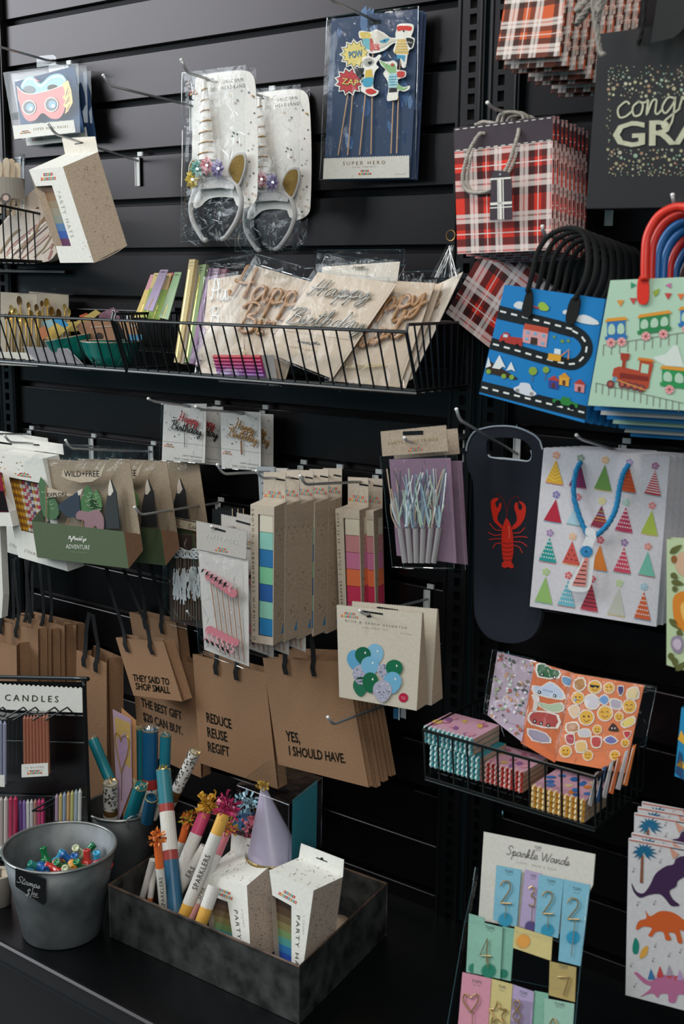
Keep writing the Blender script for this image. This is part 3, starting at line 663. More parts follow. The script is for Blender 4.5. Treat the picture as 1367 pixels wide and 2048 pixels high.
def ropey(pts, r, mat, n=3, tw=24):
    """twisted cord of n strands"""
    mb = MB(); P = [Vector(p) for p in pts]; m = len(P)
    for s_ in range(n):
        Q = []
        for i in range(m):
            d = (P[min(i+1, m-1)]-P[max(i-1, 0)]).normalized(); u = d.cross(Vector((0.1, 1, .05))).normalized(); v = d.cross(u); a = 2*math.pi*(i*tw/m+s_/n)
            Q.append(P[i]+(u*math.cos(a)+v*math.sin(a))*r*.55)
        mb.tube(Q, r*.6, mat, n=5)
    return mb
def gift_bag(pl, q, depth, mat, label, group, side=None, ru=1.9, rv=1.9, uo=(0, 0), band=None, name='gift_bag', cat='gift bag'):
    t = empty(name, pl.at(((q[2][0]+q[3][0])/2, (q[2][1]+q[3][1])/2)), label, cat, group)
    A = [pl.at(p) for p in q]; B = [a-pl.n*depth for a in A]; mb = MB()
    uvs = [(uo[0], rv+uo[1]), (ru+uo[0], rv+uo[1]), (ru+uo[0], uo[1]), (uo[0], uo[1])]
    mb.raw(A, [(0, 1, 2, 3)], mat, uvs); mb.raw(list(reversed(B)), [(0, 1, 2, 3)], mat, uvs)
    for i, j, us in ((1, 2, [(0, rv), (.15, rv), (.15, 0), (0, 0)]), (2, 3, [(0, 0), (.15, 0), (.15, ru), (0, ru)]), (3, 0, [(0, 0), (.15, 0), (.15, rv), (0, rv)])):
        mid = (A[i]+B[i])/2-(A[1]-A[0]).normalized()*(.004 if i == 1 else 0); mid2 = (A[j]+B[j])/2-(A[1]-A[0]).normalized()*(.004 if i == 1 else 0)
        mb.raw([A[i], mid, mid2, A[j]], [(0, 1, 2, 3)], side or mat, us); mb.raw([mid, B[i], B[j], mid2], [(0, 1, 2, 3)], side or mat, us)
    if band:
        a, b = lerpq(q, 0, band), lerpq(q, 1, band); mb.poly(pl, [q[0], q[1], b, a], AUB, .0005)
        for (s0, s1) in ((lerpq(q, 0, .015), lerpq(q, 1, .015)), (lerpq(q, 0, band-.004), lerpq(q, 1, band-.004))):
            n = 13; s0, s1 = Vector(s0), Vector(s1)
            for k in range(n): mb.ribbon(pl, [s0.lerp(s1, (k+.2)/n), s0.lerp(s1, (k+.75)/n)], 1.7, WH, .0009)
    mb.build('bag_body', t); return t
FP = CR(880, 0, 2.807)
Yp = hy(h_pl, (1000, 236)); pl = yawpl((1006, 240), Yp, 4)
q = [(907, 256), (1105.5, 231), (1101.5, 500), (914, 508)]
pb = gift_bag(pl, q, .006, PLD, 'red plaid gift bag with a rope handle and tag, frontmost of the middle row', 'red plaid gift bags on the middle hook', band=.185, uo=(.0, .35))
hd = spline([pl.at(FP(a, b), c) for a, b, c in ((248, 750, .0), (225, 760, .006), (180, 850, .010), (150, 960, .012), (148, 1035, .012), (175, 1075, .012), (230, 1085, .014), (300, 1070, .014), (350, 1015, .014), (400, 930, .012), (430, 830, .010), (445, 760, .006), (440, 725, 0))], 8)
ropey(hd, .0030, ROPE).build('rope_handle', pb, smooth=True)
hk = spline([pl.at(FP(*a), b) for a, b in (((190, 700), -.004), ((230, 680), -.01), ((300, 690), -.008), ((330, 640), -.004), ((390, 625), -.01), ((440, 640), -.012), ((455, 665), -.008))], 8)
ropey(hk, .0030, ROPE, tw=14).build('rope_handle', pb, smooth=True)
tq = FP((318, 1000), (335, 962), (408, 968), (432, 1005), (442, 1235), (312, 1240)); mb = MB()
mb.slab(pl, FP((318, 1000), (335, 962), (408, 968), (432, 1005), (436, 1236), (310, 1240)), .001, AUB, .02)
for a in (((368, 1010), (372, 1236), 5.5), ((356, 1010), (358, 1236), 2), ((385, 1010), (388, 1236), 2), ((314, 1150), (434, 1142), 5), ((312, 1172), (436, 1164), 2.2), ((314, 1012), (430, 1004), 3.5)): mb.ribbon(pl, FP(a[0], a[1]), a[2], WH, .0206)
mb.disc(pl, FP(370, 985), 2.5, CHR, .021); mb.build('gift_tag', pb)
for k in range(1, 9): dup(pb, Vector((.0006*k, .0125*k, -.0015*k+(.002 if k % 2 else 0))), ORD[k]+' red plaid gift bag from the front in the middle row', skip=('gift_tag',) if k < 8 else ('gift_tag', 'rope_handle'))
pl2 = yawpl((1060, 100), -.235, 2); q2 = [(1033, -150), (1147, -178), (1117, 112), (990, 120)]
pt = gift_bag(pl2, q2, .006, PLO, 'orange plaid gift bag cut by the top edge, frontmost of the upper row', 'orange plaid gift bags at the top edge', ru=1.25, rv=2.6, uo=(.15, .2))
for k in range(1, 10): dup(pt, Vector((.0045*k, .016*k, -.004*k-(.007 if k % 3 else 0))), ORD[k]+' orange plaid gift bag from the front in the upper row')
# grey cord knot hanging beside it
mb = MB(); R = rnd(4); kc = atX((1183, 20), pt.location.x+.13)
kp = spline([kc+Vector((R.uniform(-.022, .022), R.uniform(-.012, .012), R.uniform(-.03, .05))) for _ in range(11)]+[kc+Vector((.012, 0, -.045)), kc+Vector((.02, 0, -.058))], 8)
mb = ropey(kp, .004, M('#8f8983', 'fabric'), tw=30); mb.build('cord_knot', None, smooth=True, label='knotted grey cord hanging beside the orange plaid bags', cat='cord')
# tilted plaid bag
pl3 = yawpl((960, 600), -.05, 0, -8)
gift_bag(pl3, [(978, 476), (1150, 612), (1046, 750), (891, 626)], .008, PLD, 'plaid gift bag tipped on its corner between the basket and the road bag', None, ru=1.7, rv=1.25, uo=(.2, .3))
# graduation bag
GB = M('#262324', 'satin'); plg = yawpl((1260, 240), -.235, 2)
tg = gift_bag(plg, [(1197, 68), (1440, 32), (1440, 413), (1171, 417)], .05, GB, 'large black congrats grad gift bag with foil stars and dots', None, side=M('#151415'))
mb = MB(); FO = M('#e0d8ba', 'foil'); FOs = [M('#cbbd97', 'foil'), M('#c9a084', 'foil'), M('#a9bfa6', 'foil'), M('#d6cdb2', 'foil')]; R = rnd(11)
def star(c, r, k=0): return [(c[0]+(r if i % 2 == 0 else r*.42)*math.sin(math.pi*i/5+k), c[1]-(r if i % 2 == 0 else r*.42)*math.cos(math.pi*i/5+k)) for i in range(10)]
used = []
for _ in range(1500):
    x = R.uniform(1213, 1400); y = R.uniform(130, 352); d = min(abs(y-168), abs(y-312))
    inw = 196 < y < 298
    if inw and not (x < 1222 and R.random() < .9): continue
    r = R.uniform(1.3, 5.4)*(1-min(.65, abs((y-176 if y < 240 else y-312))/62))
    if r < 1.2 or any((x-a)**2+(y-b)**2 < (r+c+.8)**2 for a, b, c in used): continue
    if inw: r = min(r, 3)
    used.append((x, y, r)); c = R.choice(FOs)
    if R.random() < .45: mb.poly(plg, star((x, y), r*1.25, R.uniform(0, 1)), c, .0006)
    else: mb.disc(plg, (x, y), r*.85, c, .0006, n=10)
script(mb, plg, 'congrats', (1232, 236), (1462, 214), 62, 3.8, FO, .0012, up=(.05, -1), k=4)
mb.text(plg, 'GRAD', (1225, 294), (1482, 282), 49, FO, .0015, up=(.02, -1), sp=.95, bold=.018)
mb.build('foil_print', tg)
for pts in (((1296, -30), (1292, 0), (1290, 40), (1284, 75), (1279, 90)), ((1342, -30), (1332, 0), (1326, 25))):
    mb = ropey(spline([plg.at(p, .006) for p in pts], 10), .0032, M('#131214', 'fabric'), tw=16); mb.build('black_cord', tg, smooth=True)
mb = MB(); pg2 = yawpl((1330, 40), -.26, 10); mb.slab(pg2, [(1322, -60), (1420, -60), (1400, 10), (1362, 62), (1346, 76), (1300, 87)], .002, GB, 0)
mb.build('black_gift_tag', None, label='big plain black tag hanging over the top of the black grad bag', cat='tag')
# ---- road map bag
RD = CR(860, 400, 2.696); plr = yawpl((1090, 580), hy(h_road, (1092, 470)), 2)
RQ = RD((400, 458), (942, 536), (830, 1202), (262, 1045)); BL_ = M('#1b74b4', 'satin'); RK = M('#16181b', 'satin')
tr = gift_bag(plr, RQ, .012, BL_, 'blue gift bag printed with a winding road, cars and houses, front one', 'blue road map gift bags')
mb = MB(); E1, E2, E3 = .0006, .001, .0014
mb.poly(plr, RD((372, 568), (700, 650), (760, 668), (762, 740), (640, 705), (360, 640)), RK, E1)
arc = spline(RD((700, 692), (770, 705), (825, 745), (845, 800), (820, 855), (770, 885), (700, 875), (600, 850), (470, 812), (325, 772)), 5)
mb.ribbon(plr, arc, 62/2.696, RK, E1+.0001)
mb.poly(plr, RD((275, 975), (845, 1112), (838, 1185), (266, 1035)), RK, E1)
Wp_ = M('#d8d8d6')
def dashes(path, n, w_=3.6, f=.55):
    P = [Vector(p) for p in path]; L_ = [0]
    for a, b in zip(P, P[1:]): L_.append(L_[-1]+(b-a).length)
    def at(s_):
        for i in range(len(P)-1):
            if s_ <= L_[i+1]: return P[i].lerp(P[i+1], (s_-L_[i])/(L_[i+1]-L_[i]))
        return P[-1]
    for k in range(n): mb.ribbon(plr, [at(L_[-1]*(k+.2)/n), at(L_[-1]*(k+.2+f)/n)], w_, Wp_, E2)
dashes(RD((366, 596), (780, 700)), 7); dashes(arc[4:], 12); dashes(RD((268, 1005), (845, 1150)), 10)
def blob(pts, c, e=E2, k=3): mb.poly(plr, spline(RD(*pts), k, True), M(c, 'satin'), e)
def shp(pts, c, e=E2): mb.poly(plr, RD(*pts), M(c, 'satin'), e)
blob(((450, 570), (470, 548), (500, 552), (520, 580), (480, 588)), '#c9ccd0'); blob(((785, 650), (800, 625), (840, 620), (900, 650), (905, 672), (840, 668)), '#cdd0d4'); blob(((715, 600), (735, 592), (745, 612), (720, 615)), '#c9ccd0')
blob(((585, 560), (610, 550), (640, 578), (630, 598), (590, 590)), '#8fae3e', E3); shp(((555, 570), (590, 580), (590, 588), (558, 578)), '#b83a34', E3)
shp(((512, 665), (640, 690), (636, 720), (503, 694)), '#b54a35', E3); shp(((503, 694), (636, 720), (626, 795), (495, 765)), '#c9959a', E2+.0001); shp(((545, 738), (580, 745), (578, 782), (540, 775)), '#3a2a22', E3)
for x, y in ((520, 705), (560, 712), (605, 722), (515, 740), (600, 765)): shp(((x, y), (x+16, y+4), (x+15, y+18), (x-1, y+14)), '#6aa3c0', E3+.0001)
shp(((380, 735), (400, 712), (425, 716), (430, 735), (500, 745), (496, 790), (370, 760)), '#a5322c', E3); shp(((398, 722), (420, 726), (418, 742), (394, 738)), '#b9cdd6', E3+.0001)
for x, y in ((395, 765), (470, 783)): mb.disc(plr, RD(x, y), 3.4, DARK, E3+.0002)
blob(((660, 740), (672, 730), (676, 746)), '#6d8f3a'); blob(((700, 765), (715, 750), (722, 770)), '#6d8f3a'); blob(((735, 760), (748, 750), (752, 768)), '#6d8f3a')
shp(((640, 825), (708, 838), (704, 872), (634, 860)), '#d39a2c', E3+.0002); shp(((672, 800), (705, 806), (704, 835), (668, 828)), '#c9d4da', E3+.0001); mb.ribbon(plr, RD((708, 840), (750, 805), (745, 860)), 2.6, M('#cf7a2c'), E3+.0003)
shp(((302, 885), (325, 870), (470, 960), (468, 970), (298, 930)), '#33221b', E2)
for pts in (((300, 905), (315, 845), (330, 895)), ((335, 905), (375, 835), (408, 905), (392, 898), (375, 912)), ((410, 920), (438, 872), (460, 925), (440, 915))): shp(((pts)), '#d3d6d8', E3)
for x, y in ((315, 925), (398, 950), (440, 955)): mb.disc(plr, RD(x, y), 5, M('#7b9a35'), E3)
for x, y, r in ((555, 922, 8.5), (625, 915, 6.5)): mb.disc(plr, RD(x, y), r, M('#7f9c3a', 'satin'), E3); mb.ribbon(plr, RD((x, y+10), (x-5, y+60)), 1.2, M('#5c4a2a'), E2)
for x, y, c, rr in ((640, 965, '#3b3f86', '#a83a34'), (697, 950, '#d09a34', '#c98a2a'), (780, 985, '#c98486', '#a33a30')):
    shp(((x, y), (x+54, y+12), (x+50, y+55), (x-2, y+45)), c, E3); shp(((x-6, y+2), (x+30, y-20), (x+62, y+14)), rr, E3+.0001); shp(((x+18, y+20), (x+34, y+24), (x+32, y+50), (x+16, y+46)), '#5a2f28', E3+.0002)
blob(((450, 1015), (480, 1000), (490, 985), (535, 990), (550, 1020), (575, 1045), (540, 1058), (470, 1035)), '#c9ccd6', E3+.0001); blob(((455, 1022), (480, 1005), (575, 1042), (572, 1055), (470, 1035)), '#2a4a96', E3)
for x, y in ((472, 1027), (548, 1045)): mb.disc(plr, RD(x, y), 4, M('#8c8a86'), E3+.0003)
shp(((662, 1072), (705, 1075), (715, 1058), (752, 1066), (760, 1085), (798, 1098), (795, 1122), (660, 1090)), '#2f7a38', E3)
for x, y in ((690, 1095), (765, 1115)): mb.disc(plr, RD(x, y), 6, DARK, E3+.0002)
mb.build('road_print', tr)
tf = M('#08090a', 'fabric')
mb = MB(); mb.tube(spline([plr.at(RD(*a), b) for a, b in (((530, 495), .004), ((556, 400), .004), ((575, 290), .0), ((625, 200), -.004), ((710, 155), -.006), ((790, 160), -.006), ((835, 215), -.004), ((852, 330), 0), ((835, 440), .004), ((785, 535), .004))], 5), .0040, tf, n=10); mb.build('tube_handle', tr, smooth=True)
for pts in (((528, 490), (556, 500), (548, 625), (498, 612)), ((765, 530), (815, 542), (782, 665), (735, 650))):
    mb = MB(); mb.slab(plr, spline(RD(*pts), 3, True), .003, tf, .0045); mb.build('handle_patch', tr)
for k in range(1, 8): dup(tr, Vector((.003*k, .0205*k, -.0035*k)), ORD[k]+' blue road map gift bag from the front, mostly its black handle showing', skip=('road_print', 'handle_patch'))
dkb = M('#12386a', 'satin')
# ---- train bag
TN = CR(1160, 380, 4.097); plt = yawpl((1300, 560), -.262, 3); MINT = M('#a8c4ae', 'satin')
TQ = [TN(245, 740), (1440, 551), (1424, 824), TN(60, 1765)]
tt = gift_bag(plt, TQ, .010, MINT, 'mint green gift bag printed with trains, red plastic handle, front one', 'train gift bags', side=M('#7fae3a', 'satin'))
mb = MB()
def sh2(pts, c, e=E2): mb.poly(plt, TN(*pts), M(c, 'satin'), e)
for x, y, c, f in ((415, 755, '#2f8a68', 1), (695, 775, '#b86a94', -1), (300, 902, '#cf8a3c', 0), (405, 885, '#b34a44', 0), (595, 825, '#8a9e3c', 2), (690, 845, '#b8403c', 0), (795, 850, '#cf703c', 0), (900, 860, '#4a9a8a', 0)):
    if f == 1: sh2(((x, y), (x+45, y+22), (x, y+52)), c)
    elif f == -1: sh2(((x+50, y-15), (x, y+5), (x+48, y+32)), c)
    elif f == 2: sh2(((x, y+5), (x+55, y-20), (x+45, y+25), (x+15, y+50)), c)
    else: sh2(((x, y), (x+60, y), (x+30, y+55)), c)
def wagon(x, y, w_, h, c, s_, n, k=.0, wheels=True):
    f = lambda a, b: (x+a, y+b+s_*a)
    sh2((f(-18, 0), f(0, -28), f(w_, -32), f(w_+22, -4)), '#cf8f34', E3)
    sh2((f(0, 0), f(w_, 0), f(w_, h), f(0, h)), c, E2)
    for i in range(n):
        a = w_*(i+.17)/n; b = w_*(i+.85)/n; mb.poly(plt, spline(TN(f(a, h*.35), f((a+b)/2, h*.15), f(b, h*.35), f(b, h*.85), f(a, h*.85)), 2, True), M('#a9c4ae', 'satin'), E3)
    sh2((f(-18, h), f(w_+18, h), f(w_+10, h+30), f(-12, h+30)), c, E3)
    for a in (w_*.22, w_*.8): c_ = TN(*f(a, h+52)); mb.disc(plt, c_, 9, M('#d9a0a0'), E3+.0002, n=16); [mb.ribbon(plt, [c_, (c_[0]+8*math.cos(q_), c_[1]+8*math.sin(q_))], 1.2, M('#b8433f'), E3+.0004) for q_ in (0, 1.05, 2.1, 3.14, 4.2, 5.2)]; mb.disc(plt, c_, 2.2, M('#8a2f2c'), E3+.0005)
wagon(220, 1080, 150, 120, '#2f6ba8', -.07, 2); wagon(485, 1048, 245, 105, '#2f7d4a', -.13, 3); wagon(820, 985, 240, 105, '#2f6ba8', -.05, 3); wagon(670, 1465, 280, 110, '#2f8a4e', .12, 3)
def track(a, b, n, L_):
    a, b = Vector(a), Vector(b); mb.ribbon(plt, TN(tuple(a), tuple(b)), 1.1, M('#6f6258'), E2)
    for i in range(n): p = a.lerp(b, i/n); mb.ribbon(plt, TN(tuple(p), (p.x-4, p.y+L_)), 1.5, M('#6f6a66'), E1)
track((190, 1270), (860, 1165), 10, 90); track((130, 1580), (860, 1750), 14, 80)
sh2(((595, 1370), (700, 1345), (765, 1270), (800, 1285), (850, 1450), (700, 1440), (625, 1400)), '#cbd3cc', E1)
sh2(((262, 1520), (275, 1460), (320, 1445), (480, 1480), (490, 1390), (580, 1400), (600, 1430), (570, 1550), (560, 1620), (520, 1640), (330, 1590)), '#a8442c', E2)
sh2(((330, 1335), (410, 1340), (400, 1385), (375, 1400), (370, 1460), (340, 1455), (348, 1400), (332, 1385)), '#9a3a28', E3); sh2(((480, 1370), (590, 1385), (615, 1412), (470, 1392)), '#c9762c', E3); sh2(((505, 1420), (565, 1432), (555, 1505), (495, 1495)), '#a9c4ae', E3)
sh2(((325, 1495), (560, 1530), (555, 1565), (325, 1540)), '#7a2a20', E3)
for x, y in ((345, 1590), (395, 1600), (450, 1612), (250, 1590), (500, 1625)): mb.disc(plt, TN(x, y), 8, M('#6a2c34'), E3+.0001); mb.disc(plt, TN(x, y), 4, M('#a8543c'), E3+.0003)
mb.disc(plt, TN(288, 1550), 5, M('#4a8fb0'), E3+.0004); mb.ribbon(plt, TN((290, 1550), (400, 1590), (540, 1640)), 2.4, M('#c9863c'), E3+.0005)
mb.build('train_print', tt)
rh = M('#cf2f20', 'satin')
mb = MB(); mb.slab(plt, spline(TN((480, 735), (520, 695), (562, 735), (565, 900), (520, 940), (475, 900)), 3, True), .003, rh, .004); mb.build('handle_patch', tt)
arc1 = [((535, 740), .003), ((535, 560), .002), ((548, 380), .0), ((620, 230), -.003), ((720, 155), -.006), ((820, 140), -.008), ((930, 190), -.008), ((1010, 330), -.004), ((1030, 520), 0), ((1030, 700), .003)]
def arch(name, par, m, off, r, skipcut=0):
    mb = MB(); mb.tube(spline([plt.at(TN(*a), b)+Vector(off) for a, b in arc1], 5), r, m, n=10); return mb.build(name, par, smooth=True)
arch('tube_handle', tt, rh, (0, 0, 0), .0062)
cols_ = [('#c32a22', 'red'), ('#1d5d9c', 'blue'), ('#1d5d9c', 'blue'), ('#b3241e', 'red'), ('#14508c', 'blue'), ('#3a1414', 'dark red'), ('#1d5d9c', 'blue')]
for k, (c, nm) in enumerate(cols_, 1):
    qq = [(p[0], p[1]) for p in TQ]
    plk = Pl(n=plt.n, pt=plt.p-plt.n*(.019*k)+Vector((.002*k, 0, -.006*k)))
    Bq = [plt.at(p)-plt.n*(.019*k)+Vector((.002*k, 0, -.008*k)) for p in TQ]
    t2 = gift_bag(plk, [px(v) for v in Bq], .008, [MINT, M('#2c79b8', 'satin'), M('#c9c4c0', 'satin'), M('#1b74b4', 'satin')][k % 4], nm+' handled gift bag, %s behind the mint train bag' % ('first', 'second', 'third', 'fourth', 'fifth', 'sixth', 'seventh')[k-1], None)
    mb = MB(); mb.tube(spline([plt.at(TN(*a), b)-plt.n*(.019*k)+Vector((.002*k, 0, -.008*k)) for a, b in arc1], 5), .0058, M(c, 'satin'), n=10); mb.build('tube_handle', t2, smooth=True)
# ---- wine tote with lobster
JL = CR(820, 780, 3.531); plw = yawpl((1010, 1000), hy(h_lob, (985, 868)), -3)
NV = M('#0a121f', 'fabric')
out = spline(JL((395, 470), (405, 380), (450, 300), (530, 268), (620, 255), (720, 258), (800, 280), (880, 320), (918, 360)), 4)+spline(JL((935, 420), (945, 500), (930, 600), (928, 900), (928, 1500), (915, 1640), (860, 1740), (760, 1785), (640, 1780), (540, 1740), (470, 1640), (450, 1500), (450, 1100), (448, 800), (440, 640), (405, 560)), 4)
hole = spline(JL((535, 385), (560, 345), (660, 335), (780, 350), (845, 400), (855, 470), (830, 505), (740, 498), (600, 485), (545, 465)), 3, True)
def holed(pl, outer, inner, t_, mat, edge, e=0.0, inner_mat=None):
    mb = MB()
    def lay(off, rev):
        pts = [Vector((p[0], p[1], 0)) for p in outer]; ins = [Vector((p[0], p[1], 0)) for p in inner]
        T = tessellate_polygon([pts, ins]); allp = [pl.at(p, off) for p in outer+inner]
        mb.raw(allp, [tuple(reversed(x)) if rev else tuple(x) for x in T], mat)
    lay(e, 0); lay(e-t_, 1)
    for ring in (outer, inner):
        n = len(ring); A = [pl.at(p, e) for p in ring]; B = [pl.at(p, e-t_) for p in ring]
        mb.raw(A+B, [(i, (i+1) % n, n+(i+1) % n, n+i) for i in range(n)], edge if ring is outer else (inner_mat or edge))
    return mb
tw = empty('wine_tote', plw.at(JL(690, 1780)), 'navy wine tote with a red lobster and oval hand hole', 'wine bag')
mb = holed(plw, [tuple(p) for p in out], [tuple(p) for p in hole], .010, NV, NV)
mb.build('tote_body', tw)
mb = MB(); mb.tube([plw.at(p, .001) for p in out[2:34]], .0016, M('#8d97a2', 'satin'), n=5); mb.tube([plw.at(p, -.003) for p in spline(JL((540, 462), (570, 482), (660, 488), (760, 500), (830, 508), (858, 470), (850, 425)), 4)], .0028, M('#9aa4ad', 'satin'), n=5); mb.build('neoprene_edge', tw)
mb = MB(); LR, LD, LH = M('#c22a1c', 'satin'), M('#7d1a18', 'satin'), M('#e06a50', 'satin')
def lp(pts, m, e=E1, k=3): mb.poly(plw, spline(JL(*pts), k, True), m, e)
lp(((680, 905), (705, 940), (722, 1000), (728, 1060), (728, 1150), (718, 1200), (705, 1218), (665, 1215), (650, 1160), (645, 1060), (650, 980), (665, 930)), LR)
lp(((655, 1215), (690, 1205), (718, 1215), (732, 1250), (712, 1258), (692, 1248), (675, 1256), (648, 1245)), LR, E2)
for y in (1075, 1105, 1135, 1165, 1192): mb.ribbon(plw, spline(JL((648, y), (690, y+10), (726, y-2)), 3), 1.0, LD, E3)
mb.ribbon(plw, JL((697, 960), (703, 1010), (700, 1050)), 1.6, LH, E3)
lp(((570, 820), (572, 780), (600, 762), (625, 768), (600, 800), (618, 835), (630, 800), (645, 800), (640, 840), (620, 880), (618, 920), (650, 960), (655, 985), (625, 960), (592, 925), (578, 870)), LR)
lp(((735, 830), (745, 795), (760, 800), (765, 840), (785, 845), (790, 815), (765, 788), (790, 790), (815, 820), (815, 870), (800, 920), (765, 965), (725, 985), (720, 965), (752, 925), (750, 880)), LR)
for pts in (((680, 905), (682, 850), (655, 770), (608, 732)), ((684, 905), (690, 830), (720, 765), (750, 755), (775, 768))): mb.ribbon(plw, spline(JL(*pts), 4), .9, LD, E2)
for pts in (((648, 990), (600, 985), (562, 940)), ((645, 1020), (595, 1025), (550, 1003)), ((645, 1050), (600, 1050), (557, 1058)), ((648, 1080), (605, 1085), (583, 1118)), ((728, 1010), (775, 1005), (810, 970)), ((728, 1040), (780, 1035), (828, 1040)), ((728, 1070), (785, 1075), (825, 1103)), ((728, 1095), (770, 1110), (792, 1152))): mb.ribbon(plw, spline(JL(*pts), 4), 1.8, M('#b8302a', 'satin'), E1)
mb.build('lobster_print', tw)
# ---- party hat patterned bag
IH = CR(1040, 860, 4.18); plh = yawpl((1170, 900), hy(h_hat, (1190, 885)), 7)
HQ = IH((195, 150), (1247, 220), (1135, 1645), (78, 1475))
th = gift_bag(plh, HQ, .010, M('#cbc7cd'), 'white gift bag printed with rows of party hats, blue rope handle', 'party hat patterned gift bags')
HC = [['#d9a53a', '#7c2f5c', '#6a8f4a', '#c4562f', '#b03a4a'], ['#b02c40', '#a9c6d3', '#8a3a4c', '#b03c5c', '#a8b84e'], ['#2f9490', '#c4544c', '#cf7a34', '#c44a62', '#74b4a0'], ['#8fb26a', '#6fb0c0', '#b03f4c', '#b9b9ae', '#c9603c']]
HPt = [[(300, 210, 285, 435), (505, 235, 480, 465), (710, 250, 690, 490), (912, 270, 895, 505), (1128, 300, 1105, 530)], [(300, 540, 270, 755), (480, 560, 460, 780), (683, 592, 660, 800), (885, 605, 865, 835), (1102, 632, 1078, 860)], [(248, 860, 228, 1090), (437, 890, 425, 1110), (670, 920, 655, 1160), (870, 940, 850, 1180), (1068, 975, 1055, 1205)], [(215, 1185, 195, 1430), (402, 1215, 385, 1460), (600, 1245, 575, 1495), (828, 1280, 800, 1535), (1035, 1310, 1020, 1570)]]
PC = ['#d99a7c', '#6f8f78', '#d9b07a', '#9a86b4', '#9c5a8a', '#7a6fae', '#c96a74', '#d9d08a', '#9fc4b4', '#d98078', '#a080b0', '#e0b48a', '#c44a5a', '#8f6aa0', '#d98878', '#a8c47a', '#cf5a5a', '#c44a5a', '#b4cc90', '#9ac0cc']
mb = MB(); R = rnd(6)
for r in range(4):
    for c in range(5):
        px_, py_, bx, by = HPt[r][c]; col = HC[r][c]; pc = PC[r*5+c]
        w2 = 74 if c < 4 else 70; top = (px_-2, py_+38)
        a, b = (bx-w2, by-4), (bx+w2, by+22)
        cc = IH(px_, py_); mb.disc(plh, cc, 7.2, M(pc), E1, n=12)
        for k in range(10): an = k*.628; mb.ribbon(plh, [cc, (cc[0]+8.5*math.cos(an), cc[1]+8.5*math.sin(an))], .7, M('#e0d8dc' if k % 2 else pc), E2)
        A, B, T = Vector(IH(*a)), Vector(IH(*b)), Vector(IH(*top))
        mb.poly(plh, [T, B, (A+B)/2+Vector((0, 1.2)), A], M(col, 'satin'), E1+.0001)
        k = (r*5+c) % 5; lt = M('#e3dcd8')
        if (r, c) in ((0, 4), (3, 2), (0, 3), (1, 2)):
            n = 10 if c == 4 else 7
            alt = {(0, 4): '#e3dcd8', (3, 2): '#2a1a2c', (0, 3): '#a33a2c', (1, 2): '#7f9c3a'}[(r, c)]
            for i in range(1, n): u = i/n; mb.ribbon(plh, [T.lerp(A, u), T.lerp(B, u)], 1.5, M(alt if (r, c) != (1, 2) else ['#b02c40', '#7c2f6a', '#7f9c3a', '#7fa0cc', '#e0b43c', '#c98a2c'][i % 6]), E2)
        elif (r, c) in ((1, 3), (3, 1), (3, 4), (2, 0), (2, 3)):
            n = 6
            for i in range(1, n):
                for j in range(i+1): u = i/n; q_ = T.lerp(A, u).lerp(T.lerp(B, u), (j+.5)/(i+1)); mb.disc(plh, q_, 1.5, lt, E2, n=6)
        elif (r, c) == (0, 0):
            for i in range(2, 7): u = i/7; mb.ribbon(plh, [T.lerp(A, u-.1), T.lerp((A+B)/2, u+.05), T.lerp(B, u-.1)], 1.6, M('#e8cf5a'), E2)
        elif (r, c) == (2, 1):
            for i in (2, 3, 4): u = i/5; [mb.disc(plh, T.lerp(A, u).lerp(T.lerp(B, u), (j+.5)/(i-1)), 1.6, M('#5a2430'), E2, n=8) for j in range(i-1)]
        zc = M(['#a83a44', '#3f8fae', '#b03a5c', '#5a9a8a', '#d9b03a'][(r+2*c) % 5])
        mb.ribbon(plh, [tuple(A.lerp(B, i/12)+Vector((0, 1.2+(1.6 if i % 2 else -.4)))) for i in range(13)], 1.1, zc, E2)
mb.build('hat_print', th)
for P in (((505, 270, 0), (480, 330, .006), (465, 450, .010), (475, 580, .012), (515, 700, .014), (560, 800, .016), (600, 885, .016)), ((905, 290, 0), (870, 360, .006), (845, 480, .010), (830, 600, .012), (800, 700, .014), (745, 790, .016), (672, 860, .016), (640, 870, .010))):
    ropey(spline([plh.at(IH(a, b), c) for a, b, c in P], 8), .0042, M('#1f7cae', 'fabric'), tw=13).build('rope_handle', th, smooth=True)
mb = MB(); tg_ = spline(IH((590, 800), (650, 815), (668, 880), (640, 960), (662, 1000), (650, 1080), (640, 1180), (622, 1280), (580, 1330), (470, 1325), (435, 1300), (450, 1240), (520, 1130), (555, 1050), (540, 1000), (555, 930), (580, 880), (575, 830)), 3, True)
mb.slab(plh, tg_, .0012, M('#d3d2d4'), .02); mb.disc(plh, IH(590, 995), 12, M('#1f74a8', 'fabric'), .0215, ry=11)
R = rnd(3)
for k in range(26): a = k*.2417; c = IH(590, 995); mb.ribbon(plh, [c, (c[0]+R.uniform(12, 15)*math.cos(a), c[1]+R.uniform(11, 14)*math.sin(a))], 1.4, M('#2f86bc'), .022)
T, A, B = Vector(IH(592, 1045)), Vector(IH(470, 1275)), Vector(IH(582, 1285)); mb.poly(plh, [T+Vector((-3, 0)), T+Vector((3, 0)), B, A], M('#cf8078'), .0216)
for i in range(1, 7): u = i/6.7; mb.ribbon(plh, [T.lerp(A, u), T.lerp(B, u)], 2, M('#33181c'), .022)
mb.build('hat_shaped_tag', th)
for k in range(1, 6): dup(th, Vector((.003*k, .018*k, -.001*k)), ORD[k]+' party hat patterned gift bag from the front, only its edge showing', skip=('rope_handle', 'hat_shaped_tag'))
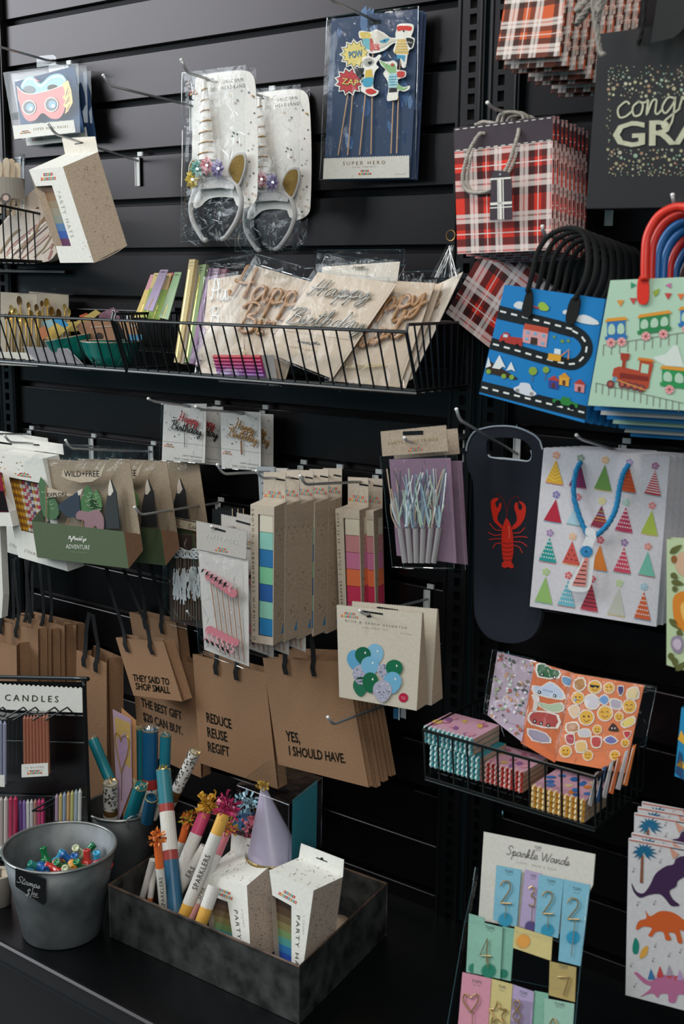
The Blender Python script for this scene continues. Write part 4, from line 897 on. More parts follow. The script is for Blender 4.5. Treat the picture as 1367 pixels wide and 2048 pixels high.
# ---- monkey bag at right edge
plm = yawpl((1340, 1150), -.30, 2); MQ = IH((1222, 912), (1800, 945), (1800, 2090), (1222, 2000)); MQ[3] = (1332, 1330); MQ[2] = (1470, 1372)
tm = gift_bag(plm, MQ, .015, M('#b4c29c', 'satin'), 'green jungle animal gift bag cut by the right edge', None)
mb = MB()
def mp(pts, c, e=E2): mb.poly(plm, spline(IH(*pts), 3, True), M(c, 'satin'), e)
def leaf(x0, y0, x1, y1, w_=26, c='#5d6034'):
    a, b = Vector((x0, y0)), Vector((x1, y1)); n = Vector((-(b-a).y, (b-a).x)).normalized()*w_; mp((tuple(a), tuple(a.lerp(b, .3)+n), tuple(a.lerp(b, .7)+n*.7), tuple(b), tuple(a.lerp(b, .7)-n*.7), tuple(a.lerp(b, .3)-n)), c)
for L4 in ((1250, 1030, 1350, 960), (1258, 1200, 1318, 1240), (1262, 1265, 1367, 1290), (1270, 1335, 1318, 1320), (1245, 1578, 1345, 1670), (1308, 1680, 1360, 1712), (1250, 1860, 1275, 1935), (1290, 1900, 1300, 1990), (1300, 2010, 1400, 1930)): leaf(*L4)
mp(((1300, 1070), (1330, 1030), (1400, 1010), (1480, 1040), (1490, 1180), (1420, 1240), (1330, 1200), (1295, 1130)), '#c9a58a'); mp(((1262, 1065), (1290, 1045), (1312, 1070), (1300, 1110), (1270, 1105)), '#8a5a34', E3)
mp(((1275, 1500), (1280, 1400), (1330, 1355), (1420, 1350), (1480, 1450), (1470, 1600), (1380, 1680), (1300, 1620)), '#cf7f2e'); mp(((1340, 1470), (1400, 1430), (1450, 1500), (1430, 1600), (1370, 1600)), '#e0b060', E3)
mp(((1258, 1790), (1275, 1730), (1340, 1720), (1367, 1790), (1345, 1860), (1290, 1860)), '#8f8296'); mp(((1275, 1795), (1290, 1750), (1335, 1750), (1350, 1800), (1320, 1840)), '#c0aebe', E3)
mb.build('jungle_print', tm)
# blue wave bag sliver
plv = yawpl((1360, 1500), -.30, 2); q = [(1362, 1415), (1470, 1425), (1450, 1590), (1348, 1552)]
tv = gift_bag(plv, q, .012, M('#2b86b4', 'satin'), 'blue and yellow swirl patterned bag barely inside the right edge', None)
mb = MB()
for pts, c in ((((1362, 1460), (1367, 1470), (1380, 1500), (1355, 1478)), '#d9a52c'), (((1352, 1530), (1362, 1515), (1372, 1540)), '#d9a52c'), (((1350, 1545), (1358, 1500), (1364, 1510), (1366, 1560)), '#173f6a')): mb.poly(plv, pts, M(c), E2)
mb.build('swirl_print', tv)
# ================================================================ wire baskets and what they hold
def wire_basket(x0, x1, yf, yb, zt, zb, label, sp=.0285, side_rise=.012, both=True, group=None, floor_n=7):
    t = empty('wire_basket', ((x0+x1)/2, yf/2, zb), label, 'basket', group)
    w1, w2 = .0030, .0017; mb = MB(); fb = yf+.035     # front leans out; its foot is fb
    zs = zt+side_rise
    mb.tube([(x0, yf, zt), (x1, yf, zt)], w1, BLK); mb.tube([(x0, fb, zb), (x1, fb, zb)], w1, BLK)
    n = int((x1-x0)/sp)
    for i in range(n+1):
        x = x0+(x1-x0)*i/n; mb.tube([(x, yf, zt), (x, yf+.004, zt-.01), (x, fb-.002, zb), (x, fb+.01, zb-.002)], w2, BLK, n=5)
    mb.build('front', t)
    mb = MB()
    for i in range(n+1): x = x0+(x1-x0)*i/n; mb.tube([(x, fb, zb-.002), (x, -.015, zb-.002)], w2, BLK, n=5)
    for k in range(floor_n): y = fb+(-.015-fb)*k/(floor_n-1); mb.tube([(x0, y, zb-.005), (x1, y, zb-.005)], w2 if k else w1, BLK, n=5)
    mb.build('floor', t)
    for x, nm in ((x0, 'side'), (x1, 'side')):
        mb = MB(); mb.tube([(x, fb, zb), (x, yf, zt), (x, yf+.004, zs), (x, -.012, zs), (x, -.012, zb), (x, fb, zb)], w1, BLK)
        m_ = int(abs(yf)/.022)
        for k in range(1, m_): u = k/m_; mb.tube([(x, yf*(1-u), zs), (x, fb*(1-u)-.012*u, zb)], w2, BLK, n=5)
        mb.build(nm, t)
    mb = MB(); mb.tube([(x0, -.012, zs), (x1, -.012, zs)], w2, BLK, n=5)
    for x in (x0+.02, x1-.02): mb.box((x-.006, -.012, zs-.03), (x+.006, 0, zs+.01), BLK)
    mb.build('wall_brackets', t); return t
ZT, ZB = PY((812, 664), -.2).z, 2.3-.838
BX1 = PY((812, 664), -.2).x; BX0 = PY((228, 636), -.2).x
wb1 = wire_basket(BX0, BX1, -.2, 0, ZT, ZB, 'long black wire basket full of happy birthday topper cards', group='long wire baskets in the middle of the wall')
wb2 = wire_basket(BX0-.72, BX0-.008, -.2, 0, ZT, ZB, 'left black wire basket with gold spoon packs and teal bowls', group='long wire baskets in the middle of the wall')
KQ = CR(340, 480, 2.2048); C3 = CR(0, 500, 2.441); LQ = CR(0, 540, 4.557)
PK = M('#c2ad99'); PK2 = M('#cdb9a6'); PKL = M('#d6c9bb')
def topper(q, yt, yb, label, col, words, seed, txtcol=None, rod=None, thick=.0012, bag=True):
    """card leaning in the basket: top at depth yt, foot at depth yb"""
    pl = plane3((*q[0], yt), (*q[1], yt), (*q[3], yb)); t = empty('cake_topper_card', pl.at(((q[2][0]+q[3][0])/2, (q[2][1]+q[3][1])/2)), label, 'party pack', 'happy birthday topper cards in the basket')
    mb = MB(); mb.slab(pl, q, thick, col); mb.build('backing_card', t)
    for nm, w_, p0, p1, h, up, m, r in words:
        mb = MB()
        if r: script(mb, pl, w_, p0, p1, h, 0, m, .0045, up=up, solid=r)
        else: mb.text(pl, w_, p0, p1, h, m, .0008, up=up, sp=1.4)
        mb.build(nm, t, smooth=bool(r))
    if bag:
        mb = MB(); c = ((q[0][0]+q[2][0])/2, (q[0][1]+q[2][1])/2); Q = [(c[0]+(p[0]-c[0])*1.03, c[1]+(p[1]-c[1])*1.03) for p in q]; film(mb, pl, Q, seed, .009, .002, 12, 14); sheen(mb, pl, q, seed+1, 5, .011); mb.build('clear_bag', t)
    return t, pl
BRN, SIL, DKS = M('#a57a52', 'satin'), M('#cfcfcd', 'metal'), M('#5e5952', 'satin')
up3 = (235, -350)
# back row first
topper(KQ((168, 176), (312, 152), (330, 610), (128, 590)), -.095, -.15, 'pale topper card with silver script at the left of the long basket', PK2, [('lettering', 'Ha', KQ(185, 275), KQ(262, 268), 42, (0, -1), M('#e9e9e6', 'satin'), .0016), ('lettering', 'B', KQ(180, 380), KQ(225, 372), 34, (0, -1), M('#e9e9e6', 'satin'), .0014)], 31)
topper(KQ((372, 112), (640, 190), (500, 640), (108, 520)), -.105, -.145, 'topper card with thick wooden happy birthday script tilted left', PK, [('lettering', 'Happ', KQ(262, 250), KQ(560, 300), 62, (.28, -1), BRN, .0036), ('lettering', 'Bi', KQ(300, 400), KQ(410, 420), 58, (.3, -1), BRN, .0036), ('lettering', 'rt', KQ(410, 400), KQ(520, 430), 50, (.3, -1), BRN, .0024), ('lettering', 'TheTop', KQ(230, 490), KQ(350, 505), 12, (.2, -1), M('#e0c8a0', 'foil'), .0006)], 33)
topper(KQ((800, 170), (1168, 190), (1010, 650), (700, 620)), -.10, -.145, 'topper card with thick wooden script, right of the silver script card', PK, [('lettering', 'appy', KQ(850, 330), KQ(1130, 285), 50, (.3, -1), BRN, .0036), ('lettering', 'ist', KQ(820, 480), KQ(1030, 425), 60, (.3, -1), BRN, .0036), ('lettering', 'thetopper', KQ(745, 570), KQ(960, 560), 12, (.2, -1), M('#d9c690', 'foil'), .0006)], 35)
topper(KQ((1165, 195), (1200, 190), (1035, 660), (985, 655)), -.085, -.14, 'narrow edge of a topper card right of the wooden script cards', PK2, [], 36, bag=False)
topper(KQ((1190, 190), (1290, 140), (1066, 612), (1010, 640)), -.07, -.13, 'rightmost topper card leaning against the basket end', PKL, [('lettering', 'B', KQ(1120, 330), KQ(1190, 300), 34, (.3, -1), M('#b08a6a', 'foil'), .0013)], 37)
topper(KQ((672, 118), (1012, 95), (985, 300), (640, 300)), -.085, -.10, 'white topper card standing behind the silver script card', PKL, [('lettering', 'Happy', KQ(810, 130), KQ(870, 122), 6, (0, -1), M('#8a7f70'), .0006)], 38)
t3, p3_ = topper(KQ((650, 142), (1000, 192), (715, 612), (412, 490)), -.12, -.152, 'topper card with silver happy birthday script in the middle of the basket', PK2, [('lettering', 'Happy', KQ(600, 245), KQ(880, 262), 36, up3, M('#a39d94', 'metal'), .0016), ('lettering', 'Birthday', KQ(512, 365), KQ(855, 400), 36, up3, M('#a39d94', 'metal'), .0016)], 39)
mb = MB(); mb.ribbon(p3_, KQ((470, 395), (795, 440)), 1, M('#b3a08c'), .0006); script(mb, p3_, 'happythe', KQ(560, 450), KQ(660, 463), 6, .9, DKS, .001, up=up3); mb.text(p3_, 'CAKE TOPPER', KQ(520, 472), KQ(650, 497), 4, M('#a08468'), .001, up=up3, sp=1.5); mb.build('printed_band', t3)
# clear bag tops
def loose_bag(q, y, label, seed, ybot=None):
    pl = plane3((*q[0], y), (*q[1], y), (*q[3], ybot or y)); mb = MB(); film(mb, pl, q, seed, .002, .005, 18, 14); sheen(mb, pl, q, seed, 18, .006)
    return mb.build('clear_bag', None, label=label, cat='bag', group='empty clear bag tops in the long basket')
loose_bag(KQ((160, 95), (380, 60), (400, 150), (170, 150)), -.09, 'clear bag top with a curled flap at the left of the basket', 51)
loose_bag(KQ((385, 62), (600, 120), (560, 260), (300, 180)), -.10, 'clear bag top above the tilted wooden script card', 52)
loose_bag(KQ((655, 45), (1037, 42), (1030, 160), (640, 165)), -.075, 'clear bag top with a round hole above the silver script card', 53)
loose_bag(KQ((690, 60), (1040, 110), (1000, 190), (660, 140)), -.10, 'slanted clear bag top above the silver script card', 54)
loose_bag(KQ((1030, 140), (1180, 135), (1175, 210), (1030, 190)), -.08, 'clear bag top above the right wooden script card', 55)
# cone of clear film with straws
mb = MB(); a = PY(KQ(1238, 10), -.05); b = PY(KQ(1225, 175), -.06); mb.cyl(b, a, .032, .004, FILM, n=14, caps=(False, False)); 
R = rnd(9)
for k in range(16):
    aa = PY(KQ(1238+R.uniform(-10, 12), 20+R.uniform(0, 20)), -.05); bb = PY(KQ(R.uniform(1165, 1275), 165), -.06+R.uniform(-.02, .02)); mb.tube([aa, aa.lerp(bb, .5)+Vector((R.uniform(-.004, .004), 0, 0)), bb], .0008, M('#a9a7a6', 'foil'), n=4)
t = mb.build('film_cone', None, label='cone of gathered clear film tied at its tip, behind the basket end', cat='bag')
mb = MB(); c = PY(KQ(1236, -20), -.05); mb.tube([c+Vector((math.cos(k*.63)*.009, 0, math.sin(k*.63)*.009)) for k in range(10)], .0008, M('#b98a4a', 'metal'), n=5, closed=True); mb.build('twist_tie', t)
# candle pack magenta
q = KQ((195, 505), (455, 505), (480, 640), (225, 622)); plc = plane3((*q[0], -.160), (*q[1], -.160), (*q[3], -.150))
t = empty('candle_pack', plc.at(KQ(330, 625)), 'clear pack of pink to purple candles lying in the long basket', 'candles')
cols = ['#c0303f', '#b5285a', '#a82766', '#9a2f74', '#8f3a86', '#8a5a9c', '#9a86ac', '#b5a9bd']
for i, c in enumerate(cols):
    u = (i+.5)/8; a, b = lerpq(q, .0, u), lerpq(q, .80, u); mb = MB(); mb.cyl(plc.at(a, .003), plc.at(b, .003), .0036, .0036, M(c, 'satin'), n=10); mb.build('candle', t, smooth=False)
mb = MB(); mb.hexa([plc.at(p, .008) for p in q], [plc.at(p, -.004) for p in q], CLR); mb.build('clear_box', t)
mb = MB(); mb.slab(plc, KQ((405, 505), (458, 505), (482, 640), (440, 640)), .001, M('#9a9492'), .003); mb.build('end_label', t)
# booklets standing on edge
def booklet(x0, y0, x1, y1, x2, y2, w_, c, yt, yb, lab, c2=None, cap=None):
    q = KQ((x0, y0), (x1, y1), (x2+w_, y2), (x2, y2)); pl = plane3((*q[0], yt), (*q[1], yt), (*q[3], yb))
    t = empty('sticker_book', pl.at(q[2]), lab, 'book', 'narrow sticker books standing in the long basket'); mb = MB(); mb.slab(pl, q, .010, M(c))
    if c2: mb.ribbon(pl, [lerpq(q, .3, .1), lerpq(q, .35, .95)], 2.2, M(c2, 'foil'), .0005)
    mb.ribbon(pl, [lerpq(q, .1, .03), lerpq(q, .9, .03)], 1.2, DKS, .0006); mb.ribbon(pl, [lerpq(q, .2, .06), lerpq(q, .8, .06)], 1.2, DKS, .0006)
    mb.build('cover', t)
for args in ((84, 86, 110, 84, 16, 540, 26, '#c0ac7c', -.10, -.150, 'tall mustard sticker book, leftmost of the row', '#d9c070'), (110, 112, 122, 108, 44, 545, 14, '#a8978a', -.095, -.148, 'thin grey sticker book beside the mustard one', None),
    (130, 110, 158, 106, 62, 540, 26, '#7f9468', -.09, -.146, 'green sticker book with a gold stripe', '#d9c070'), (160, 128, 180, 122, 84, 545, 18, '#8a6f8c', -.085, -.155, 'purple sticker book next to the green one', None),
    (182, 126, 215, 124, 104, 550, 20, '#b59ab0', -.08, -.15, 'lilac sticker book with a pale cover', None), (215, 128, 250, 126, 124, 560, 16, '#8a5a68', -.075, -.145, 'dark pink sticker book nearest the topper cards', None)):
    booklet(args[0], args[1], args[2], args[3], args[4], args[5], args[6], args[7], args[8], args[9], args[10], args[11])
# fan of narrow cards
for i, (q, c, c2, lab) in enumerate(((((735, 120), (775, 118), (700, 330), (655, 330)), '#c48a94', '#d0b46c', 'pink and yellow strip card at the left of the fan'), (((752, 112), (790, 112), (735, 330), (690, 330)), '#cbb478', '#8fa84e', 'yellow and green strip card second in the fan'),
    (((822, 112), (846, 110), (790, 340), (760, 335)), '#b5636e', '#7f8f4e', 'red edged strip card in the fan'), (((785, 112), (838, 116), (780, 340), (720, 335)), '#c9a878', '#8fa84e', 'orange and green strip card in the fan'), (((852, 108), (885, 108), (820, 340), (775, 330)), '#8fae86', '#9ab090', 'mint green strip card at the right of the fan'), (((782, 96), (820, 95), (745, 300), (702, 290)), '#a594b0', '#a594b0', 'lilac strip card sticking out in front of the fan'))):
    Q = C3(*q); pl = plane3((*Q[0], -.05-.008*i), (*Q[1], -.05-.008*i), (*Q[3], -.09-.01*i))
    t = empty('strip_card', pl.at(Q[2]), lab, 'card', 'fan of narrow cards behind the basket rail'); mb = MB(); mb.slab(pl, Q, .0015, M(c)); mb.poly(pl, [lerpq(Q, 0, .35), lerpq(Q, 1, .35), lerpq(Q, 1, 1), lerpq(Q, 0, 1)], M(c2), .0004)
    mb.ribbon(pl, [lerpq(Q, .2, .06), lerpq(Q, .8, .06)], 1.6, DKS, .0006); mb.ribbon(pl, [lerpq(Q, .55, .7), lerpq(Q, .45, .98)], 1.2, M('#cba855', 'foil'), .0008); mb.build('card', t)
# ---- gold spoon packs (clear boxes with gold spoons)
def spoon_box(q, y, lab, n, seed, lbl=True):
    pl = yawpl(q[0], y, 6, -3); t = empty('spoon_pack', pl.at(((q[2][0]+q[3][0])/2, q[2][1])), lab, 'cutlery pack', 'clear boxes of gold spoons')
    mb = MB(); bp = Pl(n=pl.n, pt=pl.p-pl.n*.02); mb.slab(bp, q, .001, M('#b3a695')); mb.build('backing_card', t)
    R = rnd(seed); gm = M('#b9923f', 'metal')
    for i in range(n):
        u = (i+.5)/n+R.uniform(-.03, .03); v0 = R.uniform(.1, .4); a = lerpq(q, u, v0); b = lerpq(q, u+R.uniform(-.06, .06), .93); A, B = pl.at(a, -.012+R.uniform(0, .008)), pl.at(b, -.012)
        mb = MB(); d = (A-B).normalized(); s_ = d.cross(pl.n); w_ = R.uniform(.006, .009); rg = 10
        V = [A+pl.n*-.002]+[A+d*math.sin(2*math.pi*k/rg)*w_*1.35+s_*math.cos(2*math.pi*k/rg)*w_+pl.n*.001 for k in range(rg)]
        mb.raw(V, [(0, k+1, (k+1) % rg+1) for k in range(rg)], M(R.choice(['#c29a48', '#8d6a30', '#d2b06a', '#6e4f28']), 'metal')); mb.tube([A-d*w_*1.2, B], .0016, gm, n=5); mb.build('gold_spoon', t, smooth=True)
    mb = MB(); A = [pl.at(p) for p in q]; mb.hexa(A, [a-pl.n*.019 for a in A], CLR); mb.build('clear_box', t)
    mb = MB(); w_ = (q[1][0]-q[0][0]); cx = q[0][0]+w_*.62; y0 = q[0][1]-12*1; mb.slab(bp, [(cx-9, y0-2), (cx+13, y0-3), (cx+13, y0+16), (cx-9, y0+16)], .0006, CLR); mb.ribbon(bp, [(cx-3, y0+8), (cx+7, y0+8)], 3.5, DARK, .001); mb.ribbon(bp, [(cx-1, y0+5), (cx+4, y0+5)], 3, DARK, .0012); mb.build('hang_tab', t)
    if lbl:
        z = zig(lerpq(q, 0, .82), lerpq(q, 1, .82), 22, 1.2); mb = MB(); mb.poly(pl, z+[q[2], q[3]], M('#d5d0c6'), .001); a, b = lerpq(q, .12, .9), lerpq(q, .34, .9); mb.poly(pl, [a, b, (b[0], b[1]+5), (a[0], a[1]+5)], M('#cdb98a', 'foil'), .0014); mb.text(pl, 'MINI', lerpq(q, .45, .95), lerpq(q, .8, .95), 5, M('#9a8f7a'), .0014, sp=1.8); mb.build('paper_label', t)
    return t
spoon_box([(58, 583), (137, 590), (137, 716), (58, 720)], -.06, 'clear box of bronze spoons behind, right one of the pair', 9, 5, False)
spoon_box([(1, 584), (74, 588), (76, 733), (1, 730)], -.125, 'clear box of gold spoons with a mini label, left one of the pair', 11, 6)
# ---- teal bowls
def bowl(c, y, rpx, label, col='#0f7d72', tilt=(0, 0, 1), h=.052):
    P = PY(c, y); r = rpx/FPX*(P-CAM).length; t = empty('serving_bowl', P, label, 'bowl', 'teal bowls in the left basket'); mb = MB()
    mb.lathe(P, [(r*.45, -h), (r*.62, -h*.92), (r*.86, -h*.5), (r, 0), (r*1.015, .001), (r*.97, .0), (r*.82, -h*.45), (r*.5, -h*.85), (0, -h*.88)], M(col, 'glossy'), n=44, axis=tilt); mb.build('bowl_body', t, smooth=True)
    mb = MB(); mb.lathe(P, [(r*.985, .0), (r*1.02, .0015), (r*1.0, .003), (r*.97, .0012)], M('#a38a78', 'satin'), n=44, axis=tilt); mb.build('rim', t, smooth=True); return t, r
bowl((138, 676), -.115, 47, 'teal bowl tipped toward the wall, left one', tilt=(-.15, -.10, 1), h=.05)
bowl((222, 684), -.125, 58, 'teal bowl heaped with kraft tags, right one', h=.05)
# kraft tags etc. in the bowls
R = rnd(17)
for q, y, c, lab in (((((345, 600), (520, 480), (700, 470), (480, 650))), -.10, '#c9ac5c', 'yellow paper tag lying across the left bowl'), (((540, 560), (870, 362), (915, 392), (700, 560)), -.085, '#b89c56', 'ochre envelope sticking up behind the bowls'), (((455, 440), (560, 440), (620, 500), (590, 530)), -.13, '#2a86b8', 'blue tape strip on the rim of the left bowl'),
    (((380, 470), (470, 450), (500, 520), (400, 545)), -.095, '#8fb0b8', 'pale blue and yellow card end beside the spoons'), (((690, 520), (740, 470), (1060, 450), (1060, 640), (780, 640)), -.10, '#9a6f55', 'brown kraft tag in the right bowl, left of the string'), (((900, 400), (1030, 340), (1100, 400), (1110, 460), (900, 450)), -.08, '#8a6270', 'mauve tag with a punched hole behind the right bowl'),
    (((1080, 470), (1250, 470), (1290, 640), (1160, 640)), -.105, '#ad7f5c', 'tan kraft tag at the right of the right bowl'), (((1170, 590), (1290, 590), (1290, 640), (1175, 645)), -.12, '#4f8fb5', 'blue card corner low in the right bowl'), (((720, 415), (790, 390), (800, 420), (730, 440)), -.09, '#b5502c', 'orange card corner behind the ochre envelope'), (((350, 540), (420, 500), (440, 600), (380, 640)), -.12, '#b8704a', 'striped paper edge poking out beside the spoons')):
    pl = yawpl(LQ(*q[0]), y, 0, -12); mb = MB(); mb.slab(pl, LQ(*q), .0012, M(c, 'kraft' if 'kraft' in lab or 'tag' in lab else 'paper'))
    if 'hole' in lab: mb.disc(pl, LQ(1035, 378), 3.4, WH, .001); mb.disc(pl, LQ(1035, 378), 1.8, DARK, .0014)
    if 'left of the string' in lab: mb.disc(pl, LQ(905, 605), 8, M('#2a2018'), .001); mb.ribbon(pl, LQ((830, 520), (1060, 510)), 2.4, M('#b59a86'), .001)
    if 'right of the right' in lab: mb.ribbon(pl, LQ((1180, 470), (1210, 520), (1250, 500)), 1.6, WH, .001)
    mb.build('paper_tag', None, label=lab, cat='tag')
# striped white envelope low front
pl = yawpl(LQ(250, 705), -.158, 0, -10); mb = MB(); q = LQ((205, 700), (615, 715), (810, 915), (360, 875)); mb.slab(pl, q, .0015, M('#b8b4b8'))
for i in range(34): u = i/34; mb.ribbon(pl, [lerpq(q, u, 0), lerpq(q, min(1, u+.12), 1)], .6, M('#6f6b74'), .0004)
mb.build('striped_envelope', None, label='grey striped paper envelope lying in front of the teal bowls', cat='envelope')
# small dark bottle jar right of the bowls
P = PY(LQ(1190, 430), -.07); mb = MB(); mb.lathe(P, [(0, .012), (.010, .012), (.010, -.004), (.012, -.010), (.012, -.05), (0, -.05)], M('#2a2a2b', 'glossy'), n=20); mb.build('small_bottle', None, smooth=True, label='small dark bottle behind the right teal bowl', cat='bottle')
# ---- upper left basket with wooden cutlery
UX = PY((106, 440), -.02).x
t = empty('wire_basket', (UX-.2, -.12, PY((106, 530), -.02).z), 'small black wire basket at the left edge holding striped wooden cutlery', 'basket'); mb = MB()
zt0, zt1 = atX((0, 411), UX).z, atX((101, 432), UX).z; yA = atX((0, 411), UX).y; sl = (zt1-zt0)/(atX((101, 432), UX).y-yA); zw = zt1+sl*(0-atX((101, 432), UX).y)
zb1 = atX((105, 524), UX).z; yF = -.26; top = lambda y: zt1+sl*(y-atX((101, 432), UX).y)
mb.tube([(UX, yF, top(yF)), (UX, -.012, top(-.012)), (UX, -.012, zb1), (UX, yF, zb1+.004), (UX, yF, top(yF))], .003, BLK)
for k in range(1, 12): y = yF+(-.012-yF)*k/12; mb.tube([(UX, y, top(y)), (UX, y+.002, zb1)], .0017, BLK, n=5)
mb.build('side', t); mb = MB()
for k in range(20): x = UX-.4+.4*k/19; mb.tube([(x, yF, zb1), (x, -.005, zb1-.003)], .0017, BLK, n=5)
for k in range(9): y = yF+(-.01-yF)*k/8; mb.tube([(UX-.4, y, zb1-.004), (UX+.004, y, zb1-.004)], .0022, BLK, n=5)
mb.tube([(UX-.4, -.012, zb1-.02), (UX+.03, -.012, zb1-.022)], .006, BLK); mb.build('floor', t)
mb = MB(); mb.tube([(UX-.4, yF, top(yF)), (UX, yF, top(yF))], .003, BLK)
for k in range(12): x = UX-.4+.4*k/12; mb.tube([(x, yF, top(yF)), (x, yF, zb1)], .0017, BLK, n=5)
mb.build('front', t)
P = PY((-4, 310), -.10); r = .058; t = empty('cutlery_tub', P-Vector((0, 0, .13)), 'clear round tub of wooden cutlery with a portrait label at the left edge', 'tub')
mb = MB(); mb.lathe(P, [(r*.9, -.14), (r, 0), (r*1.02, .002), (r*.97, .003), (r*.97, 0), (r*.88, -.138)], CLR, n=36); mb.build('clear_tub', t, smooth=True)
mb = MB(); mb.lathe(P, [(r*.915, -.095), (r*.955, -.05)], M('#b8b0a6'), n=36); plq = yawpl((15, 392), P.y-r*.7, 20); mb.disc(plq, (14, 397), 10.5, M('#4d4542'), .004, n=18); mb.disc(plq, (14, 396), 6, M('#b59a90'), .0045); mb.build('paper_band', t)
R = rnd(2)
for k in range(16):
    a = k*.4; rr = r*R.uniform(.45, .82); b = P+Vector((math.cos(a)*rr, math.sin(a)*rr*.9, -.012-R.uniform(0, .02))); mb = MB(); mt = M(R.choice(['#cbb49a', '#d6c4ad', '#bfa084']))
    s_ = RT*.007; n_ = Vector((0, -.002, 0)); V = []
    for z_, w_ in ((-.10, .5), (-.05, .45), (-.02, .8), (-.005, 1.1), (.006, .9), (.010, .3)): V += [b+s_*w_+Vector((0, 0, z_)), b-s_*w_+Vector((0, 0, z_)), b-s_*w_+Vector((0, .0016, z_)), b+s_*w_+Vector((0, .0016, z_))]
    F = [(4*i+j, 4*i+(j+1) % 4, 4*i+4+(j+1) % 4, 4*i+4+j) for i in range(5) for j in range(4)]; mb.raw(V, F, mt); mb.build('wooden_spoon', t)
for i, (pts, y, lab) in enumerate([([(-10, 470), (30, 415), (80, 370), (100, 375), (112, 400), (115, 430), (60, 520), (20, 522), (-10, 510)], -.036, 'clear pack of pink striped wooden cutlery, back one'), ([(-10, 520), (-10, 470), (40, 420), (95, 425), (118, 450), (121, 480), (110, 510), (90, 524), (40, 524)], -.060, 'clear pack of pink striped wooden cutlery, front one')]):
    pl = yawpl((50, 440), y, 4); t = empty('cutlery_pack', pl.at(pts[-3]), lab, 'cutlery pack', 'striped cutlery packs in the upper basket')
    P2 = spline([tuple(map(float, p)) for p in pts], 3, True); mb = MB(); mb.slab(pl, P2, .022, M('#cfc0b4')); R = rnd(i+3)
    for k in range(26):
        o = R.uniform(0, 1); x = -8+122*o; y0 = 520-R.uniform(0, 30); L_ = R.uniform(35, 80); p = [(x+L_*.9*u-6*math.sin(u*4+k), y0-L_*u+R.uniform(-1, 1)) for u in (0, .25, .5, .75, 1)]
        xs = [q_ for q_ in p if -10 < q_[0] < 108 and q_[1] > 545-1.15*(q_[0]+40) and q_[1] < 521 and q_[1] > 382]
        if len(xs) > 1: mb.ribbon(pl, spline(xs, 3), R.uniform(1, 4.5), M(R.choice(['#7c4a4c', '#a3736c', '#c9a094', '#8f7a5c', '#e2d8cc', '#5d3a40'])), .0006+k*.00003)
    mb.build('wooden_cutlery', t)
# ================================================================ middle left: straws, adventure boxes, mini toppers
MQ_ = CR(0, 780, 3.4175); NQ = CR(300, 780, 2.734)
def mini(hk, hole, q, y, lab, cols, second):
    pl = yawpl(hole, y, 3); t = empty('mini_cake_topper_pack', pl.at(((q[2][0]+q[3][0])/2, q[2][1])), lab, 'party pack', 'mini cake topper packs'); mb = MB()
    mb.slab(pl, q, .0012, M('#c4c0bc')); W = lambda u, v: lerpq(q, u, v)
    mb.ribbon(pl, [W(0, .66), W(1, .70)], .8, M('#a39f9a'), .0005); confetti(mb, pl, [W(.05, .1), W(.95, .1), W(.95, .6), W(.05, .6)], 34, 1.6, 5, cols=('#2a2826', '#6b6762', '#55524e'))
    mb.text(pl, 'HAPPY BIRTHDAY', W(.48, .905), W(.93, .925), 3.2, M('#3f3d3a'), .0006, sp=1.3); mb.text(pl, 'MINI CAKE TOPPER', W(.28, .965), W(.93, .99), 3.8, M('#6f6b66'), .0006, sp=1.2)
    logo(mb, pl, W(.05, .73), W(.27, .745), 3.0, .0006, False); mb.ribbon(pl, [hole, (hole[0]-16, hole[1]-3)], 3, DARK, .0007); mb.build('backing_card', t)
    for nm, w_, a, b, h, c in (('lettering', 'Happy', W(.38, .29), W(.85, .36), 17, cols[0]), ('lettering', 'Birthday', W(.22, .43), W(.93, .53), 17, cols[1])):
        mb = MB(); script(mb, pl, w_, a, b, h, 0, M(c, 'metal' if second else 'satin'), .004, up=(.15, -1), solid=.0011); mb.build(nm, t, smooth=True)
    mb = MB(); mb.tube([pl.at(W(.53, .5), .003), pl.at(W(.54, .74), .003)], .0016 if second else .0009, M('#a8714e' if second else '#9a9894', 'metal'), n=6); mb.build('pick', t)
    mb = MB(); film(mb, pl, q, 3, .007, .0015, 10, 12); sheen(mb, pl, q, 4, 6, .009); mb.build('clear_bag', t); return t
q1 = NQ((75, 75), (308, 75), (298, 400), (64, 383)); q2 = NQ((385, 110), (605, 122), (604, 440), (390, 425))
y1, y2 = hy(h_mini1, (380, 814)), hy(h_mini2, (488, 829))
a1 = mini(h_mini1, (380, 814), q1, y1, 'mini cake topper pack with red and black happy birthday script, front one', ('#b03a3e', '#24221f'), False)
a2 = mini(h_mini2, (488, 829), q2, y2, 'mini cake topper pack with gold happy birthday script, front one', ('#b58a56', '#b58a56'), True)
dup(a1, PY((414, 818), y1*.45)-PY((381, 814), y1)+Vector((0, 0, -.002)), 'mini cake topper pack just behind the red and black one', skip=('clear_bag',))
dup(a2, PY((513, 831), y2*.4)-PY((488, 829), y2)+Vector((0, 0, -.002)), 'mini cake topper pack just behind the gold one', skip=('clear_bag',))
